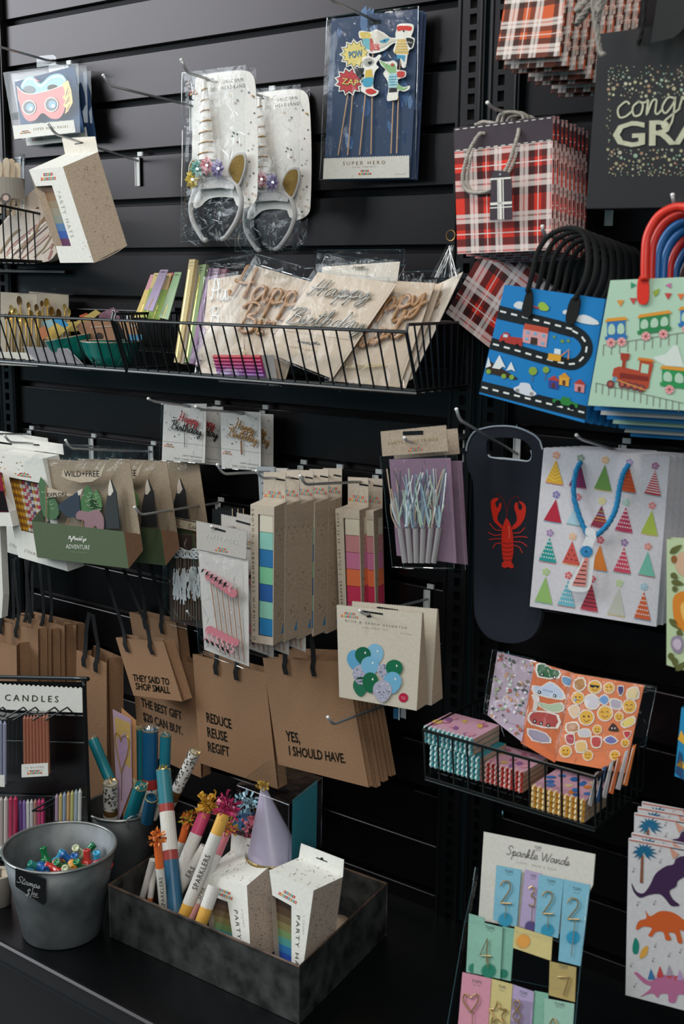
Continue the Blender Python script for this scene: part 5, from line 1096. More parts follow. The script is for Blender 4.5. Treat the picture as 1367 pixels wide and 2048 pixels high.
# ---- straws boxes
def straws(y, dx, lab, full=True):
    pl = yawpl((92, 885), y, 8, 0); o = lambda p: (p[0]+dx[0], p[1]+dx[1]); Q = lambda *a: [o(p) for p in MQ_(*a)]
    t = empty('straws_box', pl.at(o(MQ_(300, 1200))), lab, 'box', 'white boxes of striped paper straws')
    F = Pl(n=pl.n, pt=pl.p+pl.n*.045); bk = Pl(n=pl.n, pt=pl.p)
    fr = Q((-10, 425), (250, 445), (265, 1170), (125, 1140)); fr = Q((-10, 430), (290, 470), (465, 1240), (125, 1142))
    wn = Q((62, 595), (290, 640), (365, 1010), (145, 960)); mb = MB(); A = [F.at(p) for p in fr]; B = [a-pl.n*.045+Vector((.006, 0, .004)) for a in A]
    n = 4
    for i in range(4): j = (i+1) % 4; mb.raw([F.at(fr[i]), F.at(fr[j]), F.at(wn[j]), F.at(wn[i])], [(0, 1, 2, 3)], WH)
    for i in range(4): j = (i+1) % 4; mb.face([A[i], B[i], B[j], A[j]], WH)
    mb.face(list(reversed(B)), KR)
    confetti(mb, F, Q((0, 450), (240, 470), (150, 600), (20, 580)), 12, 1.6, 6); logo(mb, F, o(MQ_(120, 575)), o(MQ_(215, 590)), 3.2, .0006, False); mb.text(F, 'STRAWS', o(MQ_(165, 1105)), o(MQ_(250, 1135)), 6, M('#8a7f72'), .0006, sp=1.6); mb.build('carton', t)
    mb = MB(); mb.slab(bk, Q((90, 318), (432, 370), (440, 442), (85, 390)), .001, WH, .002); mb.ribbon(bk, Q((235, 372), (275, 376)), 2.6, DARK, .0026); mb.build('hang_flap', t)
    R = rnd(4); G = Pl(n=pl.n, pt=pl.p+pl.n*.03)
    for i in range(11):
        u = i/11; a = lerpq(wn, u+.05, .02); b = lerpq(wn, u+.02, .98); c1, c2 = (('#8a5a1c', '#c48f28'), ('#b03a58', '#cfc6c0'), ('#c9c2bc', '#b5606a'), ('#5f4a6a', '#c7bfc0'), ('#b8893e', '#d8cfc4'))[(0 if i < 3 else 1+i % 4)]
        mb = MB(); P = [G.at(a).lerp(G.at(b), k/14) for k in range(15)]
        for k in range(14): mb.cyl(P[k], P[k+1], .0034, .0034, M((c1, c2)[k % 2], 'satin'), n=8, caps=(False, k == 13))
        mb.build('paper_straw', t)
    return t
straws(hy(h_straw, (70, 884)), (0, 0), 'white box of striped paper straws with a window, front one')
s2 = straws(hy(h_far, (52, 868)), (-30, -12), 'white box of straws at the left edge, behind the first'); 
mb = MB(); ple = yawpl((0, 950), -.24, 10); q = [(-40, 905), (2, 940), (2, 1130), (-40, 1120)]; mb.slab(ple, [(-40, 935), (19, 1023), (26, 1053), (-40, 1050)], .02, WH); mb.poly(ple, [(-40, 930), (0, 937), (18, 1024), (-40, 1024)], M('#b3304c', 'foil'), .001); mb.poly(ple, [(-40, 980), (8, 982), (18, 1023), (-40, 1022)], M('#2a1f20', 'foil'), .0014)
mb.build('straws_box', None, label='pink and black foil pack cut by the left edge beside the straws boxes', cat='box')
mb = MB(); mb.slab(yawpl((0, 1150), -.2, 10), [(-40, 1053), (0, 1053), (6, 1190), (3, 1236), (-40, 1240)], .02, WH); mb.build('white_carton', None, label='white carton corner at the left edge below the straws boxes', cat='box')
# ---- adventure boxes
GN = M('#48563a'); 
def adventure(y):
    pl = yawpl((165, 900), y, -6); F = Pl(n=pl.n, pt=pl.p+pl.n*.028)
    t = empty('adventure_topper_box', F.at(MQ_(560, 1200)), 'clear adventure topper box with green base and WILD + FREE banner, front one', 'box', 'adventure cake topper boxes')
    fq = MQ_((215, 895), (845, 968), (880, 1220), (255, 1145)); br = pl.at(MQ_(975, 1100)); bt = pl.at(MQ_(958, 985))
    mb = MB(); A = [F.at(p) for p in fq]; mb.raw(A, [(0, 1, 2, 3)], GN)
    dv = br-A[2]; mb.face([A[1], bt, br, A[2]], M('#5f4230', 'film')); mb.face([A[3], A[2], br, A[3]+dv], GN); mb.face([A[0], A[3], A[3]+dv, A[0]+dv], GN); mb.face([A[1], A[2], br, bt], M('#6a4a34', 'kraft'))
    script(mb, F, 'MyMindsEye'.replace('M', 'M'), MQ_(470, 1022), MQ_(592, 1030), 8, 1.0, WH, .0008); mb.text(F, 'ADVENTURE', MQ_(452, 1082), MQ_(614, 1090), 8.5, WH, .0008, sp=1.1); mb.text(F, 'CAKE TOPPER SET', MQ_(482, 1110), MQ_(600, 1118), 2.6, M('#8f9a84'), .0008, sp=1.4)
    mb.build('green_base', t)
    bq = [pl.at(p) for p in MQ_((300, 480), (888, 500), (975, 1100), (300, 1010))]; bq[0] = bq[1]+(A[0]-A[1])*.95; bq[3] = br+(A[3]-A[2])*.95
    mb = MB(); mb.raw(bq, [(0, 1, 2, 3)], M('#93816c', 'kraft')); mb.raw([b-pl.n*.001 for b in reversed(bq)], [(0, 1, 2, 3)], M('#93816c', 'kraft')); Bp = Pl(n=pl.n, pt=pl.p)
    mb.build('kraft_backing', t)
    G = Pl(n=pl.n, pt=pl.p+pl.n*.016); pc = M('#b7a48f')
    mb = MB(); mb.slab(G, MQ_((440, 545), (500, 560), (560, 572), (640, 565), (690, 550), (735, 490), (700, 590), (640, 625), (560, 632), (480, 612), (430, 590)), .001, pc, .004)
    mb.text(G, 'WILD+FREE', MQ_(450, 590), MQ_(690, 590), 12, DARK, .0046, sp=1.0)
    mb.build('banner', t)
    for pts, c in ((((280, 595), (345, 700), (405, 800), (385, 880), (300, 860), (270, 700)), '#41643c'), (((600, 650), (690, 815), (640, 850), (525, 835), (560, 740)), '#3e6a38'), (((660, 680), (700, 800), (600, 812)), '#4a7540')):
        mb = MB(); P = spline(MQ_(*pts), 2, True); mb.slab(G, P, .0015, M(c), .001); R = rnd(2); cx = sum(p[0] for p in P)/len(P); cy = sum(p[1] for p in P)/len(P)
        for k in range(7): x, y_ = cx+R.uniform(-10, 10), cy+R.uniform(-22, 16); mb.ribbon(G, spline([(x-4, y_), (x, y_+2.5), (x+4, y_)], 3), .9, M('#a8b89a'), .0016)
        mb.build('paper_tree', t)
    for pts, sn, c in ((((545, 690), (560, 860), (470, 872), (400, 800), (420, 770)), ((538, 690), (575, 672), (560, 715), (545, 720)), '#1f2a3a'), (((762, 610), (800, 700), (825, 945), (718, 948), (725, 800), (745, 700)), ((762, 605), (785, 690), (765, 722), (748, 718), (750, 660)), '#242528')):
        mb = MB(); mb.slab(G, MQ_(*pts), .002, M(c), .003); mb.poly(G, MQ_(*sn), M('#cfc4b8'), .0036); mb.build('paper_mountain', t)
    mb = MB(); mb.slab(G, spline(MQ_((535, 850), (560, 822), (620, 830), (680, 815), (722, 870), (722, 960), (690, 965), (670, 925), (635, 945), (600, 940), (590, 890), (545, 880)), 3, True), .0015, M('#8c6a70'), .006); mb.build('paper_bear', t)
    mb = MB(); mb.slab(G, MQ_((328, 662), (512, 718), (330, 735)), .001, pc, .004); mb.text(G, 'EXPLORE', MQ_(336, 728), MQ_(470, 722), 8, DARK, .0046, sp=1.0); mb.tube([G.at(MQ_(330, 650), .005), G.at(MQ_(330, 915), .005)], .0012, M('#b08a64')); mb.build('explore_flag', t)
    for a, b in (((485, 875), (472, 915)), ((582, 880), (575, 930)), ((655, 930), (655, 950))): mb = MB(); mb.tube([G.at(MQ_(*a), .006), G.at(MQ_(*b), .006)], .0012, M('#b9855a')); mb.build('stick', t)
    # clear sleeve
    tq = [F.at(p) for p in MQ_((248, 470), (745, 490))]; ap = [pl.at(p, .014) for p in MQ_((270, 440), (878, 486))]; tp = [pl.at(p, .014) for p in MQ_((440, 372), (878, 405))]
    mb = MB(); mb.face([F.at(MQ_(150, 500)), F.at(MQ_(800, 560)), A[1], A[0]], CLR); mb.face([F.at(MQ_(800, 560)), bq[1], bt, A[1]], CLR); mb.face([F.at(MQ_(150, 500)), ap[0], ap[1], F.at(MQ_(800, 560))], FILM); mb.face([F.at(MQ_(800, 560)), ap[1], bq[1]], CLR)
    mb.face([ap[0], tp[0], tp[1], ap[1]], FILM); mb.build('clear_sleeve', t)
    return t
ya = hy(h_adv, (158, 899)); ad = adventure(ya)
dv = PY((238, 900), ya+.085)-PY((165, 900), ya)
dup(ad, dv, 'clear adventure topper box in the middle of three on its hook', skip=('explore_flag', 'paper_bear'))
dup(ad, dv*1.9, 'clear adventure topper box nearest the wall of the three', skip=('explore_flag', 'paper_bear', 'stick', 'banner'))
# ================================================================ streamer boxes
def streamer(hk, hole, q, tab, cols, lab, grp, words, side_px, depth=.036):
    y = hy(hk, hole); pl = yawpl(hole, y, 4); F = Pl(n=pl.n, pt=pl.p+pl.n*depth); fr = NQ(*q)
    t = empty('streamer_box', F.at(fr[2]), lab, 'box', grp); A = [F.at(p) for p in fr]; dv = pl.at(NQ(*side_px))-A[1]; B = [a+dv for a in A]
    u0, u1, v0, v1 = .33, .97, .065, .94
    wn = [lerpq(fr, u0, v0), lerpq(fr, u1, v0), lerpq(fr, u1, v1), lerpq(fr, u0, v1)]; mb = MB(); ca = M('#b7a999'); sd = M('#a28e7a', 'kraft')
    for i in range(4): j = (i+1) % 4; mb.raw([F.at(fr[i]), F.at(fr[j]), F.at(wn[j]), F.at(wn[i])], [(0, 1, 2, 3)], ca)
    mb.face([A[0], B[0], B[1], A[1]], ca); mb.face([A[1], B[1], B[2], A[2]], sd); mb.face([A[2], B[2], B[3], A[3]], ca); mb.face([A[3], B[3], B[0], A[0]], ca); mb.face(list(reversed(B)), sd)
    a, b = lerpq(fr, .2, .98), lerpq(fr, .14, .03); mb.text(F, words, a, b, 4.6, M('#4b443d'), .0006, up=(-1, 0), sp=1.6)
    S = Pl(n=(B[1]-A[1]).cross(A[2]-A[1]), pt=A[1]); sq = [px(A[1]), px(B[1]), px(B[2]), px(A[2])]
    for v in (.25, .6, .85): confetti(mb, S, [lerpq(sq, .2, v-.09), lerpq(sq, .9, v-.09), lerpq(sq, .9, v+.06), lerpq(sq, .2, v+.06)], 10, 1.1, int(v*50), cols=('#5c4030', '#7a5a44', '#4a3a30'))
    mb.build('carton', t)
    tb = NQ(*tab); mb = MB(); mb.slab(pl, tb, .001, ca, .001); mb.slab(pl, [tb[3], tb[2], px(B[1]), px(B[0])], .001, ca, .0005); c = lerpq(tb, .78, .26); mb.ribbon(pl, [(c[0]-9, c[1]-1.5), (c[0]+9, c[1]+1)], 3, DARK, .0016); logo(mb, pl, lerpq(tb, .06, .76), lerpq(tb, .94, .8), 5.2, .0016)
    mb.build('hang_tab', t)
    G = F; n = len(cols)
    c0, c1 = F.at(lerpq(fr, .66, v0), -depth*.5), F.at(lerpq(fr, .66, v1), -depth*.5); r = (F.at(wn[1])-F.at(wn[0])).length*.56
    for i, c in enumerate(cols):
        a, b = c0.lerp(c1, i/n), c0.lerp(c1, (i+1)/n-.004); mb = MB(); hw = (F.at(wn[1])-F.at(wn[0]))*.49; fr_ = [a-hw, a+hw, b+hw, b-hw]; o_ = pl.n*(depth*.5); fz = [a-hw*.8+o_*.99, a+hw*.8+o_*.99, b+hw*.8+o_*.99, b-hw*.8+o_*.99]; mb.hexa([p+o_*.86 for p in fr_], [p-o_*.8 for p in fr_], M(c, 'fabric')); mb.hexa([p-o_*.05 for p in fz], [p+o_*.86 for p in fr_], M(c, 'fabric')); mb.build('crepe_roll', t)
    return t
RB = ['#c8bfae', '#7fb3a6', '#1f6698', '#6fae86', '#1c4f8e', '#7fb3a0', '#1c6fa2']
s1 = streamer(h_s2, (553, 957), [(548, 625), (678, 640), (672, 1398), (553, 1378)], [(622, 448), (742, 448), (742, 610), (618, 608)], RB, 'rainbow streamers box in front, blue and green crepe rolls in its window', 'rainbow streamer boxes', 'O RAINBOW STREAMERS  7 COLORS', (742, 612))
y0 = hy(h_s2, (553, 957)); d = .0
for k, (xx, yy) in enumerate(((583, 954.5), (611, 953), (641, 951), (668, 949)), 1):
    yk = y0*(1-k/4.9); c_ = dup(s1, (0, 0, 0), ORD[k]+' rainbow streamers box from the front, mostly its kraft side showing'); h0 = PY((553, 957), y0); rz = Matrix.Rotation(-.17, 3, 'Z'); c_.location = PY((xx, yy), yk)+rz @ (s1.location-h0); c_.rotation_euler = (0, 0, -.17)
s3 = streamer(h_s3, (722, 967), [(1012, 650), (1143, 658), (1162, 1400), (1040, 1380)], [(1082, 475), (1194, 480), (1194, 635), (1082, 625)], ['#c6bcaa', '#b87a7e', '#bb6c8e', '#d5693f', '#b92a4e', '#b0305a', '#c0707e'], 'pink streamers box in front, pink and orange rolls in its window', 'pink streamer boxes', 'ASSORTED STREAMERS  7 COLORS  32 FT EACH', (1194, 640))
dup(s3, PY((750, 969), hy(h_s3, (722, 967))*.5)-PY((722, 967), hy(h_s3, (722, 967))), 'pink streamers box at the back, only its kraft side showing')
for i, (x, c) in enumerate(((527, '#8f9498'), (552, '#b7b3ae'), (575, '#a9a6a2'), (598, '#9aa0a4'))):
    pl = yawpl((x, 940), -.10+.018*i, 0); mb = MB(); mb.slab(pl, [(x-12, 933+3*i), (x+22, 934+3*i), (x+18, 1010), (x-8, 1010)], .004, M(c, 'satin'), 0); confetti(mb, pl, [(x-8, 950), (x+10, 950), (x+10, 1000), (x-6, 1000)], 8, 1.8, i, cols=('#2a2826',))
    mb.build('confetti_card', None, label=('leftmost', 'second', 'third', 'rightmost')[i]+' of the dotted card tops behind the rainbow streamer boxes', cat='card', group='dotted cards behind the streamer boxes')
# ================================================================ party picks, stirrers
S2_ = 'satin'
def flamingo(mb_f, pl, c, s_, e, flip=1):
    pk = M('#c4757f', 'satin'); pd = M('#d39aa0', 'satin'); x, y = c
    P = lambda pts: [(x+a*s_*flip, y+b*s_) for a, b in pts]
    m = mb_f; m.slab(pl, spline(P([(-.2, .1), (.25, -.1), (.7, 0), (.95, .45), (.7, .95), (.2, 1.0), (-.2, .6)]), 3, True), .0015, pk, e); m.ribbon(pl, spline(P([(.1, .3), (-.1, -.1), (.15, -.5), (0, -.9), (-.35, -.95), (-.45, -.7)]), 4), abs(s_)*.24, pd, e+.0004)
    m.poly(pl, P([(-.35, -1.12), (-.72, -.95), (-.95, -.3), (-.5, -.62)]), DARK, e+.0008); m.disc(pl, P([(-.25, -.88)])[0], abs(s_)*.24, pd, e+.0006); m.disc(pl, P([(-.28, -.9)])[0], .8, DARK, e+.001)
def pick_pack(y):
    pl = yawpl((452, 1062), y, 2, 4); t = empty('party_picks_pack', pl.at(NQ(420, 1480)), 'PARTY PICKS pack of pink flamingo picks, front one', 'party pack', 'party picks packs')
    mb = MB(); z = zig(NQ(260, 712), NQ(536, 768), 24, -1.8); mb.slab(pl, z+NQ((532, 925), (262, 868)), .0012, M('#a8a29c'), .004)
    mb.text(pl, 'PARTY PICKS', NQ(314, 806), NQ(484, 842), 8.5, M('#f4f1ea', 'foil'), .0048, sp=1.3); logo(mb, pl, NQ(366, 868), NQ(432, 880), 3.4, .0048, False); mb.ribbon(pl, NQ((342, 750), (420, 772)), 3.6, DARK, .0048); mb.build('header_card', t)
    mb = MB(); mb.slab(pl, NQ((262, 860), (536, 920), (540, 1512), (296, 1420)), .001, M('#bdb7b3')); mb.build('backing_card', t)
    for k in range(6):
        mb = MB(); a, b = NQ(480-29*k, 1080-9*k), NQ(520-26*k, 1490-11*k); mb.tube([pl.at(a, .003), pl.at(b, .003)], .0011, M('#a77f68'), n=5); mb.build('stick', t)
        mb = MB(); flamingo(mb, pl, NQ(462-29*k, 1088-16*k), 15-.8*k, .004+.0016*(6-k), 1); mb.build('flamingo_pick', t)
        mb = MB(); flamingo(mb, pl, NQ(476-31*k, 1392-13*k), -14, .004+.0016*(6-k), -1); mb.build('flamingo_pick', t)
    mb = MB(); film(mb, pl, NQ((262, 868), (534, 925), (544, 1516), (293, 1425)), 8, .014, .004); 
    for pts, w_ in ((((330, 1020), (380, 1040), (430, 1100), (415, 1180), (440, 1260)), 3), (((350, 1060), (360, 1140), (400, 1180)), 2), (((300, 930), (320, 990)), 1.6)): mb.tube([pl.at(p, .018) for p in spline(NQ(*pts), 4)], .0012*w_*.5, CLR, n=5)
    sheen(mb, pl, NQ((270, 900), (530, 950), (535, 1480), (300, 1400)), 2, 26, .018); mb.build('clear_bag', t); return t
yp = hy(h_pick, (432, 1063)); pp = pick_pack(min(yp, -.19))
for k, (dx_, lab) in enumerate(((.055, 'flamingo party picks pack second from the front, behind the streamer box'), (.085, 'flamingo party picks pack third from the front'), (.12, 'flamingo party picks pack at the back of its hook'))): dup(pp, Vector((.012*(k+1), dx_, .006)), lab, skip=('clear_bag',) if k else ())
# silver drink stirrers
yq = hy(h_pp, (377, 1027)); pl = yawpl((370, 1030), yq, 2); t = empty('drink_stirrer_pack', pl.at(NQ(230, 1300)), 'pack of silver drink stirrers under a patterned header, left of the party picks', 'party pack')
mb = MB(); q = NQ((88, 685), (300, 725), (300, 785), (85, 742)); mb.slab(pl, q, .001, M('#b5a892'), .003)
for a, b in ((.06, .06), (.94, .94)): mb.ribbon(pl, [lerpq(q, 0, a), lerpq(q, 1, b)], 1.6, DARK, .0036)
script(mb, pl, 'Eat', lerpq(q, .60, .75), lerpq(q, .82, .72), 9, .9, DKS, .0038); mb.poly(pl, [lerpq(q, .04, .2), lerpq(q, .42, .2), lerpq(q, .37, .5), lerpq(q, .42, .8), lerpq(q, .04, .8)], M('#8a7f6c'), .0034); logo(mb, pl, lerpq(q, .07, .5), lerpq(q, .33, .5), 3, .0038, False); mb.build('header_card', t)
mb = MB(); mb.slab(pl, NQ((100, 780), (300, 800), (300, 1310), (105, 1262)), .001, M('#3a2c26'), -.002); mb.build('backing_card', t); R = rnd(6)
for k in range(11):
    x = 150+14*k; mb = MB(); c = NQ(x+R.uniform(-4, 4), 890+R.uniform(-10, 10)); w_ = 7
    mb.tube([pl.at((c[0]+w_*math.cos(a*.5), c[1]+7*math.sin(a*.5)), .004+.001*k) for a in range(13)], .0017, M('#dfe2e6', S2_), n=5, closed=True)
    mb.tube([pl.at(p, .003+.0005*k) for p in ((c[0], c[1]+7), NQ(x-10+6*k*.3, 1255))], .0012, M('#a88a72', 'metal'), n=5); mb.build('drink_stirrer', t)
    mb = MB()
    for j in range(9): p = NQ(x+R.uniform(-16, 16), 960+R.uniform(0, 130)); q_ = (p[0]+R.uniform(-4, 4), p[1]+R.uniform(14, 30)); mb.ribbon(pl, [p, q_], R.uniform(1.5, 4), M('#e6eaec', S2_), .007+.0004*j)
    mb.build('foil_fringe', t)
mb = MB(); q = NQ((98, 775), (300, 790), (302, 1315), (103, 1265)); film(mb, pl, q, 12, .016, .004); sheen(mb, pl, q, 6, 20, .018); mb.build('clear_bag', t)
for k in range(3):
    pk = yawpl((440, 1010), -.12+.03*k, 2); mb = MB(); x0 = 420+5*k; mb.slab(pk, [(x0+6*k+4, 1017-3*k), (x0+45+6*k, 1023-3*k), (x0+45+6*k, 1090), (x0+6*k+4, 1090)], .0015, M('#161718', 'satin')); mb.ribbon(pk, [(x0+6*k+45, 1017), (x0+6*k+46, 1090)], 1.6, M('#b39a7c'), .001)
    mb.build('stirrer_card', None, label=('front', 'middle', 'back')[k]+' black backed card edge between the stirrers and the streamer boxes', cat='card', group='black backed cards by the streamer boxes')
# ---- silver fringe packs
ys = hy(h_spk, (826, 887)); pl = yawpl((826, 887), ys, 5); JP = CR(740, 780, 2.1802)
t = empty('fringe_pick_pack', pl.at(JP(250, 760)), 'pack of silver fringe wands on mauve card under a kraft header, front one', 'party pack', 'silver fringe wand packs')
mb = MB(); z = zig(JP(50, 182), JP(335, 154), 30, 1.4); mb.slab(pl, z+JP((345, 265), (58, 288)), .0012, M('#a2917f', 'kraft'), .004); mb.text(pl, 'PARTY PICKS FRINGE', JP(85, 238), JP(300, 218), 6, M('#b29a66', 'foil'), .0048, sp=1.4); logo(mb, pl, JP(172, 260), JP(232, 254), 3, .0048, False); mb.ribbon(pl, JP((148, 188), (236, 184)), 8, DARK, .0048); mb.build('header_card', t)
mb = MB(); mb.slab(pl, JP((82, 302), (350, 296), (376, 756), (115, 722)), .001, M('#7f6478')); mb.build('backing_card', t); R = rnd(14)
for k in range(6):
    x = 155+25*k; mb = MB(); a, b = pl.at(JP(x+(k-2)*9, 600), .006), pl.at(JP(x+4, 750), .006); mb.cyl(a, b, .0048, .0048, M('#9a9496', 'satin'), n=12); mb.build('paper_handle', t)
    mb = MB()
    for j in range(15):
        p = JP(x+(k-2)*9+R.uniform(-8, 8), 600-R.uniform(0, 20)); l = R.uniform(70, 260)/2.18; an = R.uniform(-.28, .28); q_ = (p[0]+l*math.sin(an), p[1]-l); q_ = (min(max(q_[0], JP(85, 0)[0]), JP(350, 0)[0]), max(q_[1], JP(0, 340)[1])); m_ = ((p[0]+q_[0])/2+R.uniform(-4, 4), (p[1]+q_[1])/2)
        mb.ribbon(pl, spline([p, m_, q_], 4), R.uniform(1.2, 3), M(R.choice(['#c9d2d6', '#8fa6b4', '#a7b8a8', '#6f7f94', '#b8a08c', '#e2e6e8', '#4a5058']), S2_), .006+.0004*j)
    mb.build('foil_fringe', t)
mb = MB(); q = JP((62, 285), (345, 268), (384, 770), (115, 765)); film(mb, pl, q, 15, .014, .003); sheen(mb, pl, q, 16, 12, .016); mb.build('clear_bag', t)
dup(t, Vector((.002, .032, -.008)), 'pack of silver fringe wands behind the first, header corner showing', skip=('foil_fringe', 'paper_handle'))
# ---- balloon sets
OB = CR(360, 1200, 2.629); yb_ = hy(h_bal, (745, 1226)); pl = yawpl((745, 1226), yb_, 4)
t = empty('balloon_set_pack', pl.at(OB(1040, 560)), 'blue and green assorted balloon set on folded card, front one', 'party pack', 'balloon set packs')
bq = OB((822, 28), (1272, 70), (1242, 582), (836, 510)); A = [pl.at(p, .010) for p in bq]; B = [pl.at(OB(822, 28)), pl.at(OB(1272, 70)), pl.at(OB(1298, 545)), pl.at(OB(880, 480))]
mb = MB(); z = zig(bq[0], bq[1], 34, 1.7); F = Pl(n=pl.n, pt=pl.p+pl.n*.010); mb.slab(F, z+[bq[2], bq[3]], .0012, M('#c3b8a8')); kk = M('#a8947e', 'kraft')
A = [F.at(p) for p in bq]; C2 = A[2]+Vector((0.004, .03, .006)); mb.face([A[1]-pl.n*.001, A[1]+Vector((0, .004, 0)), C2, A[2]-pl.n*.001], kk); mb.face([A[1]+Vector((0, .004, 0)), A[0]+Vector((0, .004, 0)), A[3]+Vector((.004, .03, .006)), C2], kk)
mb.ribbon(F, OB((958, 58), (1066, 74)), 3.2, DARK, .0006); mb.poly(F, OB((950, 55), (985, 62), (1010, 90), (985, 92)), DARK, .0007)
logo(mb, F, OB(845, 76), OB(935, 86), 4.6, .0006); mb.text(F, 'BLUE & GREEN ASSORTED', OB(868, 112), OB(1190, 152), 4.2, M('#6f675c'), .0006, sp=1.7); mb.text(F, 'BALLOON SET', OB(958, 146), OB(1090, 160), 3, M('#8a8276'), .0006, sp=1.7); mb.text(F, '12 count', OB(1158, 176), OB(1216, 184), 2.6, M('#8a8276'), .0006)
R = rnd(3)
for x, y, rx, ry, c in ((915, 312, 38, 50, '#5f9cc0'), (1025, 285, 45, 56, '#7fb0cc'), (962, 290, 42, 45, '#1f5f48'), (950, 452, 40, 50, '#2a6a50'), (1000, 345, 48, 50, '#76abc9'), (950, 390, 42, 50, 'c'), (1070, 372, 32, 38, 'c'), (1128, 358, 45, 46, '#1f6a4a'), (1120, 430, 47, 55, '#6fa9c8'), (1003, 430, 42, 52, '#1f6344'), (1067, 475, 50, 56, 'c')):
    pts = spline(OB((x, y-ry), (x+rx*.75, y-ry*.7), (x+rx, y), (x+rx*.6, y+ry*.75), (x, y+ry*1.1), (x-rx*.6, y+ry*.75), (x-rx, y), (x-rx*.75, y-ry*.7)), 3, True); k_ = _ = R.random()*.0001
    e = .0006+.00012*len(mb.f)/600; e = .0007+y*0+.0001*(x % 7); 
    e = .0006+.0002*([915, 1025, 962, 950, 1000, 950, 1070, 1128, 1120, 1003, 1067].index(x)+(5 if y == 390 else 0)*0+1)
    mb.poly(F, pts, M('#a9a6b8' if c == 'c' else c, 'glossy'), e)
    if c == 'c':
        for _ in range(40): u, v = R.uniform(-.8, .8), R.uniform(-.85, .85); (u*u+v*v < .75) and mb.disc(F, OB(x+u*rx, y+v*ry), R.uniform(.5, 1.5), M(R.choice(['#2f2f4a', '#5a5a7a', '#dcdbe4'])), e+.00008, n=5)
    else: mb.disc(F, OB(x+rx*.3, y-ry*.3), 1.6, WH, e+.00008, ry=2.4, n=8)
mb.disc(F, OB(1174, 513), 9.5, M('#b0203f', 'satin'), .0008, n=18); mb.ribbon(F, OB((1162, 508), (1186, 512)), 1, M('#d98a94'), .001); mb.ribbon(F, OB((1164, 517), (1184, 521)), 1, M('#d98a94'), .001)
mb.build('printed_card', t)
dup(t, Vector((.004, .04, -.001)), 'balloon set on folded card behind the front one')
mb = MB(); pb_ = yawpl((790, 1430), -.10, 0); mb.slab(pb_, [(786, 1417), (799, 1417), (799, 1439), (786, 1437)], .002, M('#24506f', 'glossy')); mb.ribbon(pb_, [(798.5, 1408), (798, 1440)], 1.4, WH, .001); mb.build('blue_pack_corner', None, label='small blue pack corner peeking out below the balloon sets', cat='party pack')
# ================================================================ kraft gift bags low on the wall
OB = CR(360, 1200, 2.629); QQ = CR(0, 1200, 3.2548); UQ = CR(0, 1180, 4.557); SQ = CR(200, 1500, 2.278); RQ_ = CR(0, 1540, 3.107)
RIB = M('#08090a', 'fabric')
def kraft_bag(q, y, d, lab, grp=None, yaw=0, tilt=0, texts=(), ribs=(.33, .62), side=True, roll=None, rh=.16):
    pl = yawpl(q[0], y, yaw, tilt); A = [pl.at(p) for p in q]; t = empty('kraft_gift_bag', (A[2]+A[3])/2, lab, 'gift bag', grp)
    dy = Vector((.0, d, 0)); B = [a+dy for a in A]; r = (A[1]-A[0]).normalized()
    mb = MB(); mb.raw(A, [(0, 1, 2, 3)], KR); mb.raw([a-pl.n*.0012 for a in reversed(A)], [(0, 1, 2, 3)], KR); mb.raw(list(reversed(B)), [(0, 1, 2, 3)], KR)
    for i, j, s_ in ((1, 2, -1), (0, 3, 1)):
        m0 = (A[i]+B[i])/2+r*s_*min(.018, d*.5); m1_ = (A[j]+B[j])/2+r*s_*min(.01, d*.3); mb.face([A[i], m0, m1_, A[j]], KR); mb.face([m0, B[i], B[j], m1_], KR)
    mb.face([A[3], A[2], B[2], B[3]], KR)
    for tx, a, b, h in texts: mb.text(pl, tx, a, b, h, INK, .0008, up=(-.1, -1), sp=1.0, bold=.02)
    mb.build('bag_body', t)
    for k, u in enumerate(ribs):
        a = A[0].lerp(A[1], u); v = (A[3]-A[0]).normalized(); mb = MB(); n = pl.n
        P = spline([a+v*.030+n*.003, a+v*.012+n*.005, a+n*.002+r*.002, a-v*.03-n*.004, a-v*rh*.6+r*(.004 if k == 0 else -.004), a-v*rh+r*(.012 if k == 0 else -.012)], 4)
        V = []
        for p_ in P: V += [p_-r*.0055, p_+r*.0055]
        mb.raw(V, [(2*i, 2*i+1, 2*i+3, 2*i+2) for i in range(len(P)-1)], RIB); mb.raw([v_+n*.0012 for v_ in V], [(2*i, 2*i+1, 2*i+3, 2*i+2) for i in range(len(P)-1)], RIB); mb.build('ribbon_handle', t)
    return t
G1 = 'plain kraft gift bags at the left edge'; e_ = 1250
for k, (xr, yt, y, w_, lab) in enumerate(((152, 1251, -.035, 110, 'plain kraft bag nearest the wall in the left row'), (129, 1252, -.06, 95, 'plain kraft bag, fourth from the front in the left row'), (102, 1261, -.09, 95, 'plain kraft bag, third from the front in the left row'), (76, 1260, -.12, 90, 'plain kraft bag, second from the front in the left row'), (33, 1292, -.16, 110, 'plain kraft bag frontmost in the row at the left edge'))):
    q = [(xr-w_, yt-.24*w_*.9-2), (xr, yt), (xr+3, yt+290), (xr-w_+2, yt+240)]
    kraft_bag(q, y, .026 if k < 4 else .045, lab, G1, 0, ribs=(.2, .55))
kraft_bag([(153, 1300), (213, 1326), (214, 1610), (150, 1590)], -.12, .05, 'tall plain kraft bag right of the candle rack', None, 12, ribs=(.28, .68), rh=.10)
kraft_bag([(258, 1224), (352, 1247), (374, 1430), (286, 1400)], -.045, .03, 'kraft bag high behind the SHOP SMALL bag', 'worded kraft gift bags', 0, ribs=(.35, .7))
